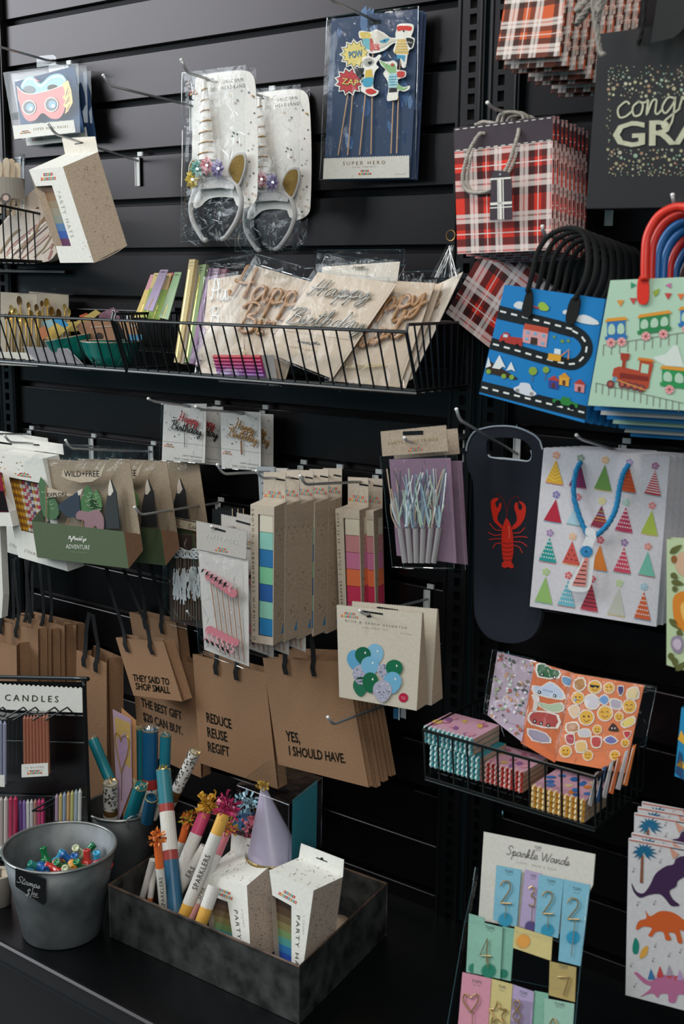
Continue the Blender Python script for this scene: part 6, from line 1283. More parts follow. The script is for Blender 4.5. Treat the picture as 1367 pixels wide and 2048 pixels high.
kraft_bag([(262, 1296), (396, 1330), (402, 1556), (277, 1500)], -.05, .03, 'kraft bag printed THE BEST GIFT $20 CAN BUY', 'worded kraft gift bags', 0, texts=(('THE BEST GIFT', QQ(922, 690), QQ(1185, 782), 17), ('$20 CAN BUY.', QQ(935, 782), QQ(1190, 878), 17)), ribs=())
kraft_bag([(231, 1275), (327, 1284), (364, 1403), (267, 1391)], -.115, .03, 'small kraft bag printed THEY SAID TO SHOP SMALL with black ribbon', 'worded kraft gift bags', 0, texts=(('THEY SAID TO', QQ(868, 525), QQ(1104, 553), 13.5), ('SHOP SMALL', QQ(885, 580), QQ(1108, 608), 13.5)), ribs=(.2, .72))
kraft_bag([(385, 1308), (530, 1346), (555, 1578), (399, 1526)], -.085, .03, 'large kraft bag printed REDUCE REUSE REGIFT', 'worded kraft gift bags', 0, texts=(('REDUCE', OB(142, 640), OB(272, 677), 19.5), ('REUSE', OB(146, 717), OB(250, 745), 19.5), ('REGIFT', OB(149, 793), OB(262, 823), 19.5)), ribs=(.34, .62), rh=.09)
yes = kraft_bag([(525, 1316), (692, 1324), (737, 1575), (556, 1529)], -.11, .014, 'large kraft bag printed YES, I SHOULD HAVE, front one', 'worded kraft gift bags', 0, texts=(('YES,', OB(558, 738), OB(632, 752), 20), ('I SHOULD HAVE.', OB(575, 815), OB(870, 857), 19)), ribs=(.28, .62), rh=.12)
for k in range(1, 4): dup(yes, Vector((.004*k, .019*k, .006*k-.012)), ORD[k]+' large kraft bag from the front behind the YES bag, only its edge showing', skip=('ribbon_handle',))
# ================================================================ candle rack
YR = -.36; plr_ = yawpl((90, 1420), YR, -2); WI = M('#0a0b0c', 'wire')
t = empty('candle_rack', PZ((90, 1790), DZ) if False else Vector((plr_.at((90, 1500)).x, YR+.02, DZ)), 'black wire candle rack with a CANDLES header card at the left edge', 'rack')
TR_ = plr_.at((168, 1358)); rr = RT*.004; L0 = plr_.at((-120, 1352)); zb_ = DZ
mb = MB(); mb.tube(spline([L0, plr_.at((150, 1357)), plr_.at((164, 1359)), plr_.at((169, 1366)), Vector((TR_.x, TR_.y, TR_.z-.05)), Vector((TR_.x+.003, TR_.y, zb_+.004))], 4), .0042, WI, n=8)
mb.build('frame', t, smooth=True)
mb = MB(); mb.tube([Vector((TR_.x, YR+.01, zb_+.004)), Vector((TR_.x, YR-.035, zb_+.004))], .004, WI); mb.tube([Vector((L0.x, YR-.035, zb_+.004)), Vector((TR_.x, YR-.035, zb_+.004))], .004, WI); mb.build('foot', t)
mb = MB()
for yy in (1432, 1486, 1595): mb.tube([plr_.at((-120, yy-8)), plr_.at((172, yy))], .0022, WI, n=6)
mb.build('cross_wires', t)
mb = MB(); mb.slab(plr_, [(-120, 1362), (166, 1366), (172, 1650), (-120, 1600)], .002, M('#040505', 'panel'), -.006); mb.build('back_panel', t)
mb = MB(); z = zig(QQ(-250, 538), QQ(540, 578), 26, 3.6); mb.slab(plr_, z+QQ((542, 732), (-250, 700)), .001, M('#c9c5be'), .002); mb.text(plr_, 'CANDLES', QQ(38, 652), QQ(386, 663), 12.6, M('#2e2418', 'satin'), .0028, sp=1.5); mb.build('header_card', t)
for x in (50, 185, 262, 388, 470):
    mb = MB(); a, b, c = plr_.at(QQ(x-55, 745), .045), plr_.at(QQ(x, 688), .012), plr_.at(QQ(x+18, 742), .002); mb.tube([a, b+(a-b)*.06, b, b+(c-b)*.08, c], .0016, WI, n=6); mb.build('prong', t)
def candles(q, e, cols, lab, rad, label=None, grp='candle packs on the rack', deep=.012, side=None):
    pl = Pl(n=plr_.n, pt=plr_.p+plr_.n*e); t = empty('candle_pack', pl.at(((q[2][0]+q[3][0])/2, q[2][1])), lab, 'candles', grp); n = len(cols)
    for i, c in enumerate(cols):
        u = (i+.5)/n; a, b = lerpq(q, u, .05), lerpq(q, u, .97); A, B = pl.at(a), pl.at(b); mb = MB(); r = rad; mb.lathe(B, [(0, 0), (r, 0), (r, (A-B).length-.004), (r*.5, (A-B).length), (r*.2, (A-B).length+.003)], M(c[0], 'glitter' if c[1] else 'satin'), n=10, axis=(A-B)); mb.build('candle', t, smooth=False)
    mb = MB(); F = [pl.at(p, rad+.001) for p in q]; mb.hexa(F, [f-pl.n*(rad*2+deep) for f in F], CLR); mb.build('clear_box', t)
    if label:
        mb = MB(); z = zig(lerpq(q, 0, label), lerpq(q, 1, label), 18, 1.0); mb.slab(pl, z+[q[2], q[3]], .0008, M('#d0cbc3'), rad+.002); a, b = lerpq(q, .15, label+.06), lerpq(q, .85, label+.06); mb.text(pl, '16 GLITTER', a, b, 2.6, M('#6f675c'), rad+.0026, sp=1.5); mb.text(pl, 'CANDLES', lerpq(q, .2, label+.11), lerpq(q, .8, label+.11), 2.6, M('#6f675c'), rad+.0026, sp=1.5); logo(mb, pl, lerpq(q, .22, .93), lerpq(q, .78, .93), 3.2, rad+.0026, False); mb.build('paper_label', t)
    return t
cop = ('#a0624c', False)
candles(QQ((150, 738), (318, 728), (328, 1140), (155, 1150)), .030, [cop]*8, 'pack of copper coloured candles hanging on the rack', .0034, .80)
candles(QQ((-140, 745), (45, 775), (45, 1212), (-140, 1200)), .045, [('#c9c8cc', False)]*4+[('#9a9cb4', False)]*3, 'pack of white and lilac candles at the left edge of the rack', .0036, .83, deep=.03)
candles(QQ((-100, 1275), (118, 1262), (116, 1640), (-100, 1690)), .045, [('#b58a8a', False), ('#c4a0a0', False), ('#c99a9a', False), ('#b9a8a4', False), ('#ccc4be', False), ('#b3164e', False), ('#b3164e', False)], 'pack of blush, speckled and hot pink candles low on the rack', .0044, .84)
candles(QQ((120, 1300), (292, 1285), (292, 1520), (125, 1520)), .035, [('#7a5aa0', False), ('#8a6aae', False), ('#cfcac8', False), ('#c4bfc0', False), ('#a8786c', False), ('#c0306a', False), ('#c8336e', False)], 'pack of purple, white, rose and pink candles', .0034)
candles(QQ((358, 1262), (534, 1222), (530, 1440), (358, 1440)), .035, [('#a88aa4', False), ('#c7b070', False), ('#8a9cb4', False), ('#c49a6a', False), ('#b9b070', False), ('#9aa8b0', False), ('#c9c6c0', False)], 'pack of pastel rainbow candles at the right of the rack', .0034)
mb = MB(); a = plr_.at(QQ(370, 1310), .06); b = plr_.at(QQ(470, 1225), .01); mb.tube([a, b], .0018, WI); mb.tube([a+RT*.018, b+RT*.018], .0018, WI); mb.tube([a, a+RT*.018], .0018, WI); mb.build('rack_prong', None, label='black wire prong over the pastel rainbow candles', cat='hook')
# ================================================================ buckets and stamps
def zat(P, ypx):
    lo, hi = P.z, P.z+1.0
    for _ in range(40):
        m = (lo+hi)/2
        if px((P.x, P.y, m))[1] > ypx: lo = m
        else: hi = m
    return lo
def bucket(bc, rim_y, rb, rr_px, label, mat, hrim=.006):
    P = PZ(bc, DZ+.001); zr = zat(P, rim_y); C0 = Vector((P.x, P.y, P.z)); h = zr-P.z; D = (Vector((P.x, P.y, zr))-CAM).dot(FW); r1 = rr_px*D/FPX; r0 = rb*(C0-CAM).dot(FW)/FPX
    t = empty('metal_bucket', C0, label, 'bucket', 'galvanized metal buckets'); mb = MB()
    mb.lathe(C0, [(0, 0), (r0, 0), (r0+.001, .002), (r0+(r1-r0)*.5, h*.5), (r1, h), (r1-.002, h), (r0+(r1-r0)*.5-.002, h*.5), (r0-.001, .004), (0, .004)], mat, n=64); mb.build('bucket_body', t, smooth=True)
    mb = MB(); mb.lathe(C0+Vector((0, 0, h)), [(r1+.0028*math.cos(a*.785), .0028*math.sin(a*.785)) for a in range(9)], M('#8a8a88', 'metal'), n=64); mb.build('rolled_rim', t, smooth=True)
    return t, C0, h, r0, r1
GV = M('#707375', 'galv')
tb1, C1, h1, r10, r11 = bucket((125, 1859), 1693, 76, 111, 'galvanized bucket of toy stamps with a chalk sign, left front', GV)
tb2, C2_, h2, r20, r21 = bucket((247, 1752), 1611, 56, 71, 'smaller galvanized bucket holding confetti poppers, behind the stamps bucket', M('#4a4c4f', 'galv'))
mb = MB(); c = C2_+Vector((0, 0, h2)); f = (CAM-c); f.z = 0; f.normalize(); s_ = Vector((0, 0, 1)).cross(f)
mb.tube(spline([c+f*(r21+.002)+s_*.012-Vector((0, 0, .012)), c+f*(r21+.004)+s_*.010+Vector((0, 0, .004)), c+f*(r21-.002)+s_*.0+Vector((0, 0, .010))+s_*.03, c+f*(r21-.012)+s_*.07+Vector((0, 0, .009)), c+f*(r21-.03)+s_*.092-Vector((0, 0, .012))], 5), .0016, M('#a0a0a0', 'metal'), n=6); mb.build('wire_handle', tb2, smooth=True)
# chalk sign
dv = (CAM-C1); dv.z = 0; dv.normalize(); an = math.radians(-33); nn = Vector((dv.x*math.cos(an)-dv.y*math.sin(an), dv.x*math.sin(an)+dv.y*math.cos(an), -.22)).normalized()
zc = C1.z+h1*.62; pc = Vector((C1.x, C1.y, zc))+Vector((nn.x, nn.y, 0)).normalized()*(r10+(r11-r10)*.66+.002); pls = Pl(n=nn, pt=pc)
mb = MB(); mb.slab(pls, spline(RQ_((103, 604), (200, 636), (290, 672)), 1)+RQ_((292, 690), (286, 822), (274, 830), (108, 718), (103, 706)), .002, M('#14161a', 'satin'), .004)
ch = M('#c9c9c6'); script(mb, pls, 'Stamps', RQ_(112, 686), RQ_(256, 728), 12, 1.3, ch, .0046); script(mb, pls, '$1', RQ_(165, 770), RQ_(205, 782), 15, 1.3, ch, .0046); script(mb, pls, '00', RQ_(208, 768), RQ_(240, 776), 10, 1.1, ch, .0046); mb.ribbon(pls, RQ_((212, 774), (248, 782)), 1.0, ch, .0046)
mb.build('chalk_sign', None, label='small black chalk sign reading Stamps $1.00 on the front bucket', cat='sign')
ST = {'g': '#126a3a', 'b': '#1f5a9e', 'r': '#b52d24', 'o': '#d08a2a', 'c': '#3a9cc4', 'w': '#b9bf9a', 't': '#2a8a7a'}
def stamp(c, zoff, col, d, r=.0085, L_=.034, label='', flare=True):
    z = C1.z+h1+zoff; P = PZ(c, z); d = Vector(d).normalized(); t = empty('toy_stamp', P-d*L_*.5, label, 'stamp', 'toy stamps in the front bucket'); m = M(ST[col], 'glossy')
    mb = MB(); b = P-d*L_*.5; mb.lathe(b, [(0, 0), (r*1.25, 0), (r*1.3, .002), (r*1.25, L_*.38), (r*.95, L_*.42)], m, n=18, axis=d); mb.build('cap', t, smooth=True)
    mb = MB(); mb.lathe(b, [(r*.95, L_*.42), (r*.75, L_*.6), (r*.8, L_*.9), (r*.85, L_), (r*.5, L_), (r*.45, L_*.96), (0, L_*.96)], m, n=18, axis=d); mb.build('handle', t, smooth=True)
SL = [((90, 1712), -.028, 'g', (-.3, 0, 1), 'green toy stamp standing upright at the left of the pile'), ((155, 1704), -.03, 'w', (.3, -.5, .8), 'cream and green round toy stamp at the back of the pile'), ((115, 1727), -.034, 'r', (.6, -.4, .5), 'red toy stamp left of the blue one'), ((107, 1738), -.036, 'r', (-.8, -.2, .25), 'red toy stamp lying at the front left'), ((138, 1718), -.032, 'b', (-.5, -.5, .7), 'blue toy stamp with an open end in the middle'), ((150, 1724), -.036, 'b', (.2, -.2, .9), 'dark blue toy stamp just right of the middle'),
    ((122, 1733), -.032, 'g', (0, -.6, .8), 'green ring ended toy stamp at the front'), ((146, 1733), -.034, 'o', (.7, -.6, .2), 'orange toy stamp tipped on a corner'), ((174, 1717), -.03, 'r', (-.1, .1, 1), 'bright red toy stamp standing at the right'), ((194, 1720), -.032, 'c', (.1, -.1, 1), 'light blue toy stamp at the right'), ((207, 1729), -.036, 'r', (.8, .2, .2), 'red stamp end at the far right of the pile'), ((74, 1733), -.036, 't', (-.3, -.7, .5), 'teal toy stamp at the far left of the pile'),
    ((86, 1737), -.036, 'b', (.8, -.3, .2), 'blue toy stamp lying at the front left'), ((139, 1739), -.034, 'w', (.2, -.8, .5), 'pale green toy stamp at the very front'), ((160, 1734), -.034, 'g', (0, -.5, .9), 'small dark green toy stamp right of the orange one'), ((176, 1702), -.036, 'g', (.2, .5, .5), 'green toy stamp almost hidden at the back'), ((118, 1717), -.04, 'c', (.3, .3, .8), 'blue toy stamp half hidden behind the red one')]
for a in SL: stamp(a[0], a[1], a[2], a[3], label=a[4])
R = rnd(22)
mb = MB()
for k in range(34):
    a, rr_ = R.uniform(0, 6.28), r11*.60*math.sqrt(R.random()); P = C1+Vector((math.cos(a)*rr_, math.sin(a)*rr_, h1-.062+R.uniform(-.004, .006))); d = Vector((R.uniform(-1, 1), R.uniform(-1, 1), R.uniform(-.1, .5))).normalized(); m = M(ST[R.choice('gbrocwt')], 'glossy')
    mb.cyl(P-d*.016, P+d*.016, .010, .008, m, n=12)
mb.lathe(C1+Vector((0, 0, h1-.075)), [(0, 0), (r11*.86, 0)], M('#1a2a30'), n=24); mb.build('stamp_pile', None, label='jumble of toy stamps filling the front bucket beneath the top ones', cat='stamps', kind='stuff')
# ================================================================ poppers in the second bucket
def rod(a, b, rp, Ya, Yb): A, B = PY(a, Ya), PY(b, Yb); return A, B, rp*((A+B)/2-CAM).dot(FW)/FPX
def segs(t, A, B, r, parts, n=18):
    """parts: (name, from, to, colour, kind) along A->B"""
    for nm, u, v, c, k in parts: mb = MB(); mb.cyl(A.lerp(B, u), A.lerp(B, v), r*(1.02 if nm == 'paper_label' else 1), r*(1.02 if nm == 'paper_label' else 1), M(c, k), n=n); mb.build(nm, t, smooth=False)
def foil_tip(t, P, d, r, col, seed, n=16):
    R = rnd(seed); mb = MB(); d = d.normalized(); u = d.orthogonal().normalized(); w_ = d.cross(u)
    for _ in range(n):
        a, rr_ = R.uniform(0, 6.28), r*R.random(); c = P+(u*math.cos(a)+w_*math.sin(a))*rr_; q = [c+Vector((R.uniform(-1, 1), R.uniform(-1, 1), R.uniform(-1, 1)))*r*.42+d*r*R.uniform(0, .6) for _ in range(3)]
        mb.raw(q, [(0, 1, 2)], M(col, 'metal'))
    mb.build('foil_tip', t)
yc = C2_.y; TE = '#1d8290'; GP = 'confetti poppers in the smaller bucket'
def popper(a, b, rp, Ya, Yb, lab, parts, tipc='#c9b48a', pat=None):
    A, B, r = rod(a, b, rp, Ya, Yb); t = empty('confetti_popper', B, lab, 'confetti popper', GP); segs(t, A, B, r, parts); foil_tip(t, A, A-B, r, tipc, int(a[0])); mb = MB(); mb.lathe(A, [(r, -.001), (r*1.03, .001), (r*.9, .0015)], M('#b8a878', 'metal'), n=18, axis=A-B); mb.build('tube_rim', t)
    if pat:
        R = rnd(int(a[0])); d = (B-A); L_ = d.length; d.normalize(); f = (CAM-A).normalized(); f = (f-d*f.dot(d)).normalized(); s_ = d.cross(f); mb = MB()
        for k in range(70):
            an = R.uniform(-1.5, 1.5); z = R.uniform(.03, pat)*L_; o = f*math.cos(an)+s_*math.sin(an); g = -f*math.sin(an)+s_*math.cos(an); c = A+d*z+o*(r+.0004); q = R.uniform(.0022, .0036)
            V = [c+(g*math.sin(math.pi*i/5)+d*math.cos(math.pi*i/5))*(q if i % 2 == 0 else q*.42) for i in range(10)]; mb.raw(V, [tuple(range(10))], M('#3a3430', 'satin'))
        mb.build('star_print', t)
    return t
S2 = 'satin'
popper(QQ(605, 912), QQ(740, 1230), 11.2, yc+.03, yc+.01, 'teal popper with silver foil tip leaning left out of the bucket', [('tube', 0, 1, TE, S2)], '#d0d0cc')
popper(QQ(905, 840), QQ(915, 1420), 9, yc+.045, yc+.03, 'teal popper with a barcode sticker behind the folded card', [('tube', 0, .62, '#166a78', S2), ('band', .62, .7, '#8a3030', S2), ('paper_label', .7, 1, '#c9c4bc', 'paper')])
popper(QQ(978, 848), QQ(975, 1400), 15.5, yc+.03, yc+.02, 'deep blue popper standing at the back of the bucket', [('tube', 0, .56, '#0f4f78', S2), ('band', .56, .68, '#a0302c', S2), ('paper_label', .68, 1, '#cfcac2', 'paper')], '#d0d0cc')
popper(QQ(1078, 880), QQ(1062, 1330), 11.2, yc+.04, yc+.03, 'teal popper standing right of the deep blue one', [('tube', 0, 1, '#1a6f82', S2)], '#d0d0cc')
popper(QQ(718, 1190), QQ(722, 1460), 14.8, yc-.028, yc-.015, 'white popper with grey stars and a gold tip, front left of the bucket', [('tube', 0, .60, '#c4bfb9', S2), ('band', .60, .74, '#5c4426', S2), ('paper_label', .74, 1, '#c9c4be', 'paper')], '#cdb37c', .58)
popper(QQ(915, 1212), QQ(838, 1450), 13.6, yc-.035, yc-.02, 'teal popper with a price sticker pointing at the camera', [('tube', 0, 1, '#12707c', S2)], '#c9c0a0')
popper(QQ(985, 1290), QQ(955, 1440), 12.5, yc-.03, yc-.02, 'dark blue popper low at the right of the bucket', [('tube', 0, 1, '#144a68', S2)], '#1c5a78')
popper(QQ(1268, 990), QQ(1105, 1330), 11.5, yc+.02, yc+.0, 'white popper with black stars leaning right', [('tube', 0, .72, '#d2cdc8', S2), ('band', .72, .9, '#5c4020', S2), ('paper_label', .9, 1, '#c9c0b8', 'paper')], '#cdb37c', .70)
popper(QQ(1040, 1330), QQ(1000, 1420), 7, yc-.0, yc+.0, 'thin white labelled tube between the poppers', [('paper_label', 0, 1, '#c4bfb6', 'paper')])
pl = yawpl(QQ(800, 900), yc, 14); t = empty('heart_card', pl.at(QQ(830, 1450)), 'folded marbled pink and yellow card with a gold wire heart', 'card'); mb = MB(); q = QQ((733, 712), (885, 785), (895, 1290), (760, 1450)); fold = QQ((733, 712), (852, 775), (858, 1215), (765, 1460))
mb.slab(pl, fold, .001, M('#b79ab0')); R = rnd(8)
for _ in range(11): c = lerpq(fold, R.uniform(.1, .8), R.uniform(.05, .8)); mb.poly(pl, spline([(c[0]+R.uniform(3, 10)*math.cos(k), c[1]+R.uniform(5, 18)*math.sin(k)) for k in (0, 1.2, 2.5, 3.7, 5)], 3, True), M(R.choice(['#c9a25c', '#c8b06a', '#c39ab4', '#a88aae'])), .0006+_*.00006) if False else None
mb.poly(pl, QQ((745, 760), (848, 800), (850, 1100), (800, 1050), (760, 940)), M('#c4a262'), .0005); mb.poly(pl, QQ((760, 900), (820, 860), (840, 1000), (790, 1100)), M('#b494b4'), .0008)
mb.build('front_leaf', t); mb = MB(); bk = Pl(n=pl.n, pt=pl.p-pl.n*.012); mb.slab(bk, QQ((790, 702), (885, 785), (890, 1180), (800, 1440)), .001, M('#c08a5c')); mb.build('back_leaf', t)
mb = MB(); mb.tube([pl.at(p, .003) for p in spline(QQ((795, 1120), (770, 1000), (752, 900), (765, 860), (785, 885), (788, 915), (800, 890), (828, 878), (845, 920), (830, 1010), (798, 1110)), 5)], .0011, M('#c9a45c', 'metal'), n=6); mb.tube([pl.at(p, .003) for p in QQ((797, 1110), (795, 1300))], .0007, M('#a08a60', 'metal'), n=5); mb.build('wire_heart', t)
# ================================================================ tin box and what stands in it
zr = 2.3-1.755; FL, FR, BR_ = PZ((218, 1770), zr), PZ((598, 1934), zr), PZ((773, 1768), zr); BLc = FL+(BR_-FR); TN_ = M('#3a3a39', 'tin')
t = empty('tin_box', Vector(((FL.x+BR_.x)/2, (FL.y+BR_.y)/2, DZ)), 'worn dark metal box holding sparklers and party hat boxes', 'box')
cs = [FL, FR, BR_, BLc]; ctr = sum(cs, Vector())/4; ins = [c+(ctr-c)*.012 for c in cs]; dn = Vector((0, 0, -(zr-DZ-.001)))
for i, nm in enumerate(('front_wall', 'side_wall', 'back_wall', 'side_wall')):
    j = (i+1) % 4; mb = MB(); mb.hexa([cs[i], cs[j], cs[j]+dn, cs[i]+dn], [ins[i], ins[j], ins[j]+dn, ins[i]+dn], TN_); mb.build(nm, t)
mb = MB(); mb.face([c+dn+Vector((0, 0, .002)) for c in cs], TN_); mb.build('floor', t)
mb = MB(); mb.tube(cs, .0028, M('#4a3c34', 'tin'), n=8, closed=True)
for c in cs[:3]: mb.tube([c, c+dn], .002, TN_, n=6)
mb.build('rolled_rim', t)
zf = DZ+.004; SK = 'sparklers in the tin box'
def tassel(t, P, col, r, seed, n=95):
    R = rnd(seed); mb = MB()
    for _ in range(n):
        d = Vector((R.gauss(0, 1), R.gauss(0, 1), R.gauss(.2, 1))).normalized(); a = P+d*r*R.uniform(.05, .75); d2 = (d+Vector((R.uniform(-1, 1), R.uniform(-1, 1), R.uniform(-1, 1)))*.7).normalized(); b = a+d2*r*R.uniform(.25, .5); s_ = d2.cross(Vector((R.uniform(-1, 1), R.uniform(-1, 1), R.uniform(-1, 1)))).normalized()*r*R.uniform(.06, .12)
        m_ = (a+b)/2+d*r*.15; mb.raw([a-s_, a+s_, m_+s_, m_-s_, b+s_, b-s_], [(0, 1, 2, 3), (3, 2, 4, 5)], M(col[_ % len(col)], S2))
    mb.build('tissue_tassel', t)
def sparkler(a, b, rp, Ya, Yb, lab, parts, tas=None, word=None):
    A, B, r = rod(SQ(*a), SQ(*b), rp, Ya, Yb)
    d_ = (B-A).normalized()
    if d_.z < -.1 and B.z > zf: B = B+d_*((zf-B.z)/d_.z)*.9
    L0_ = (PY(SQ(*b), Yb)-A).length/(B-A).length; t = empty('sparkler_tube', B, lab, 'sparkler', SK); segs(t, A, B, r, [(n_, u*L0_, (v if v < 1 else 1/L0_)*L0_, c, k) for n_, u, v, c, k in parts])
    if tas: tassel(t, A+(A-B).normalized()*r*1.2, tas, r*2.5, int(a[0]))
    if word:
        d = (B-A).normalized(); f = (CAM-A).normalized(); f = (f-d*f.dot(d)).normalized(); pw = Pl(n=f, pt=A+f*(r*1.05)); q0, q1 = px(A.lerp(PY(SQ(*b), Yb), word[1])), px(A.lerp(PY(SQ(*b), Yb), word[2])); dd = Vector(q1)-Vector(q0); upv = (dd.y, -dd.x); mb = MB(); o = Vector(upv).normalized()*-rp*.45; mb.text(pw, word[0], tuple(Vector(q0)+o), tuple(Vector(q1)+o), rp*.9, M('#4a443c'), .0004, up=upv, bold=.01); mb.build('lettering', t)
PW = '#cfcac4'; P_ = 'paper'
yi = FL.y
sparkler((240, 500), (190, 685), 6.6, -.36, -.37, 'slim white sparkler tube at the left end of the box', [('paper_label', 0, .93, PW, P_), ('end', .93, 1, '#6a7a3a', S2)])
sparkler((262, 425), (290, 735), 8.4, -.40, -.405, 'sparkler tube with orange top and orange tissue tassel', [('tube', 0, .36, '#d9662c', S2), ('paper_label', .36, 1, PW, P_)], ('#d9702c', '#c4581f', '#e08a3c'), ('SPARKLERS', .95, .5))
A = popper(SQ(288, 92), SQ(348, 770), 15, -.31, -.40, 'long teal and blue popper with red bands standing in the tin box', [('tube', 0, .235, '#2f7480', S2), ('band', .235, .29, '#9c3c36', S2), ('paper_label', .29, .55, '#d2ccc4', P_), ('band', .55, .615, '#9c3c36', S2), ('tube', .615, 1, '#2b5a78', S2)], '#c9a445'); A['group'] = SK
sparkler((395, 335), (350, 500), 8, -.27, -.29, 'short sparkler with orange top behind the long popper', [('tube', 0, .5, '#d9662c', S2), ('paper_label', .5, 1, PW, P_)], ('#c9682c', '#a8a03a', '#d9802c'))
sparkler((478, 285), (345, 610), 13, -.28, -.35, 'sparkler tube with pink top and ochre tissue tassel', [('tube', 0, .30, '#bf3f66', S2), ('paper_label', .30, 1, PW, P_)], ('#c9922c', '#d9a53a', '#b07a1f'))
sparkler((480, 440), (345, 660), 11, -.31, -.36, 'white sparkler tube lying between the pink and yellow ones', [('paper_label', 0, 1, '#c4bfb8', P_)], None, ('ERS', .62, .42))
sparkler((566, 290), (378, 765), 12.6, -.31, -.40, 'sparkler tube with yellow top and magenta tassel', [('tube', 0, .2, '#d9a347', S2), ('paper_label', .2, .87, PW, P_), ('end', .87, 1, '#d9a347', S2)], ('#b02a5c', '#c43a6a', '#8a1f48'), ('SPARKLERS', .73, .40))
sparkler((575, 380), (405, 780), 9, -.29, -.395, 'sparkler tube with pink top in front of the tissue', [('tube', 0, .25, '#c9707a', S2), ('paper_label', .25, .8, PW, P_), ('end', .8, 1, '#c98a8a', S2)], ('#c45a6a', '#d9803c', '#c9b03a'), ('SPAR', .75, .62))
sparkler((520, 620), (455, 800), 13, -.37, -.405, 'white sparkler tube with yellow end beside the hat box', [('paper_label', 0, .55, '#d6d0ca', P_), ('end', .55, 1, '#d9a347', S2)])
sparkler((250, 520), (225, 700), 6, -.35, -.37, 'slim sparkler tube with orange end low at the left', [('paper_label', 0, .85, PW, P_), ('end', .85, 1, '#cf6a34', S2)])
# clear hat box
def carton(front, Yt, Yb, flap, btr, dep, lab, skew=0):
    f = SQ(*front); pl = plane3((*f[0], Yt), (*f[1], Yt), (*f[3], Yb)); A = [pl.at(p) for p in f]
    for a_, b_ in ((0, 3), (1, 2)):
        if A[b_].z < zf+.002: A[b_] = A[a_].lerp(A[b_], (A[a_].z-zf-.002)/(A[a_].z-A[b_].z)); f[b_] = px(A[b_])
    t = empty('party_hats_box', (A[2]+A[3])/2, lab, 'box', 'party hats boxes in the tin box'); dv = PY(SQ(*btr), A[1].y+dep)-A[1]; B = [a+dv for a in A]
    B[2] = A[2]+dv; B[3] = A[3]+dv; B[2].z = max(B[2].z, zf+.002); B[3].z = max(B[3].z, zf+.002); K2 = M('#a08f82', 'kraft'); mb = MB(); W = lambda u, v: lerpq(f, u, v)
    # white front: top band and right column, window at left
    mb.poly(pl, [f[0], f[1], f[2], W(.62, 1), W(.52, .26), W(.04, .24)], WH, 0)
    mb.face([A[0], A[1], B[1], B[0]], WH); mb.face([A[1], A[2], B[2], B[1]], K2); mb.face([A[0], B[0], B[3], A[3]], K2); mb.face([B[1], B[0], B[3], B[2]], K2)
    logo(mb, pl, W(.22, .17), W(.66, .19), 6.0); mb.text(pl, 'PARTY HATS', W(.66, .33), W(.74, .98), 7.5, M('#33302c'), .0006, up=(.93, .22), sp=1.25); mb.text(pl, '6 COUNT', W(.84, .30), W(.86, .5), 2.6, M('#8a8378'), .0006, up=(.93, .22), sp=1.4)
    S = Pl(n=(B[1]-A[1]).cross(A[2]-A[1]), pt=A[1]); sq = [px(A[1]), px(B[1]), px(B[2]), px(A[2])]; confetti(mb, S, [lerpq(sq, .1, .05), lerpq(sq, .9, .05), lerpq(sq, .9, .9), lerpq(sq, .1, .9)], 75, 1.3, 4, cols=('#5c483c', '#6a4a3a', '#4f463e'))
    T = Pl(n=(B[0]-A[0]).cross(A[1]-A[0]), pt=A[0]); confetti(mb, T, [px(B[0]), px(B[1]), px(A[1]), px(A[0])], 44, 1.4, 9, cols=('#a39a90', '#b59a7c', '#8f877e')); mb.build('carton', t)
    fl = SQ(*flap); BP = Pl(n=pl.n, pt=B[1]); mb = MB(); mb.slab(BP, fl[:2]+[px(B[1]), px(B[0])], .001, WH); c = lerpq(fl, .5, .45); mb.ribbon(BP, [(c[0]-11, c[1]-3.5), (c[0]+11, c[1]+5)], 2, DARK, .0006); mb.disc(BP, (c[0], c[1]-1), 3, DARK, .0006); mb.build('hang_flap', t)
    G = Pl(n=pl.n, pt=pl.p-pl.n*.010); g0, g1, g2, g3 = W(.0, .24), W(.56, .24), W(.66, 1.0), W(.0, 1.0); cols = ['#3f2c22', '#4f3a2a', '#66543a', '#7a7048', '#6a8458', '#4a8a86', '#2f6aa0', '#2a4a9c', '#4a3a90', '#8a3a6a']
    mb = MB(); n = len(cols)
    for i, c in enumerate(cols): u, v = i/n, (i+1)/n; mb.poly(G, [lerpq([g0, g1, g2, g3], 0, u), lerpq([g0, g1, g2, g3], 1, u), lerpq([g0, g1, g2, g3], 1, v), lerpq([g0, g1, g2, g3], 0, v)], M(c, S2), 0)
    mb.build('stacked_hats', t)
    mb = MB(); mb.poly(pl, [W(.04, .24), W(.52, .26), W(.62, 1), W(0, 1)], CLR, -.001); mb.build('window', t); return t
pl = yawpl(SQ(860, 250), -.30, -6); f4 = SQ((622, 160), (860, 250), (855, 640), (612, 560)); A = [pl.at(p) for p in f4]; dv = PY(SQ(1012, 125), pl.at(SQ(860, 250)).y+.10)-A[1]
t = empty('clear_hat_box', (A[2]+A[3])/2, 'clear box with a lavender cone party hat and gold pompom', 'box'); mb = MB(); mb.hexa(A, [a+dv for a in A], FILM); 
for a, b in ((0, 1), (1, 2)): mb.tube([A[a], A[b]], .0009, GLI, n=4)
for i in range(4): mb.tube([A[i], A[i]+dv], .0006, GLI, n=4)
mb.tube([A[1]+dv, A[2]+dv], .0006, GLI, n=4); mb.build('clear_box', t)
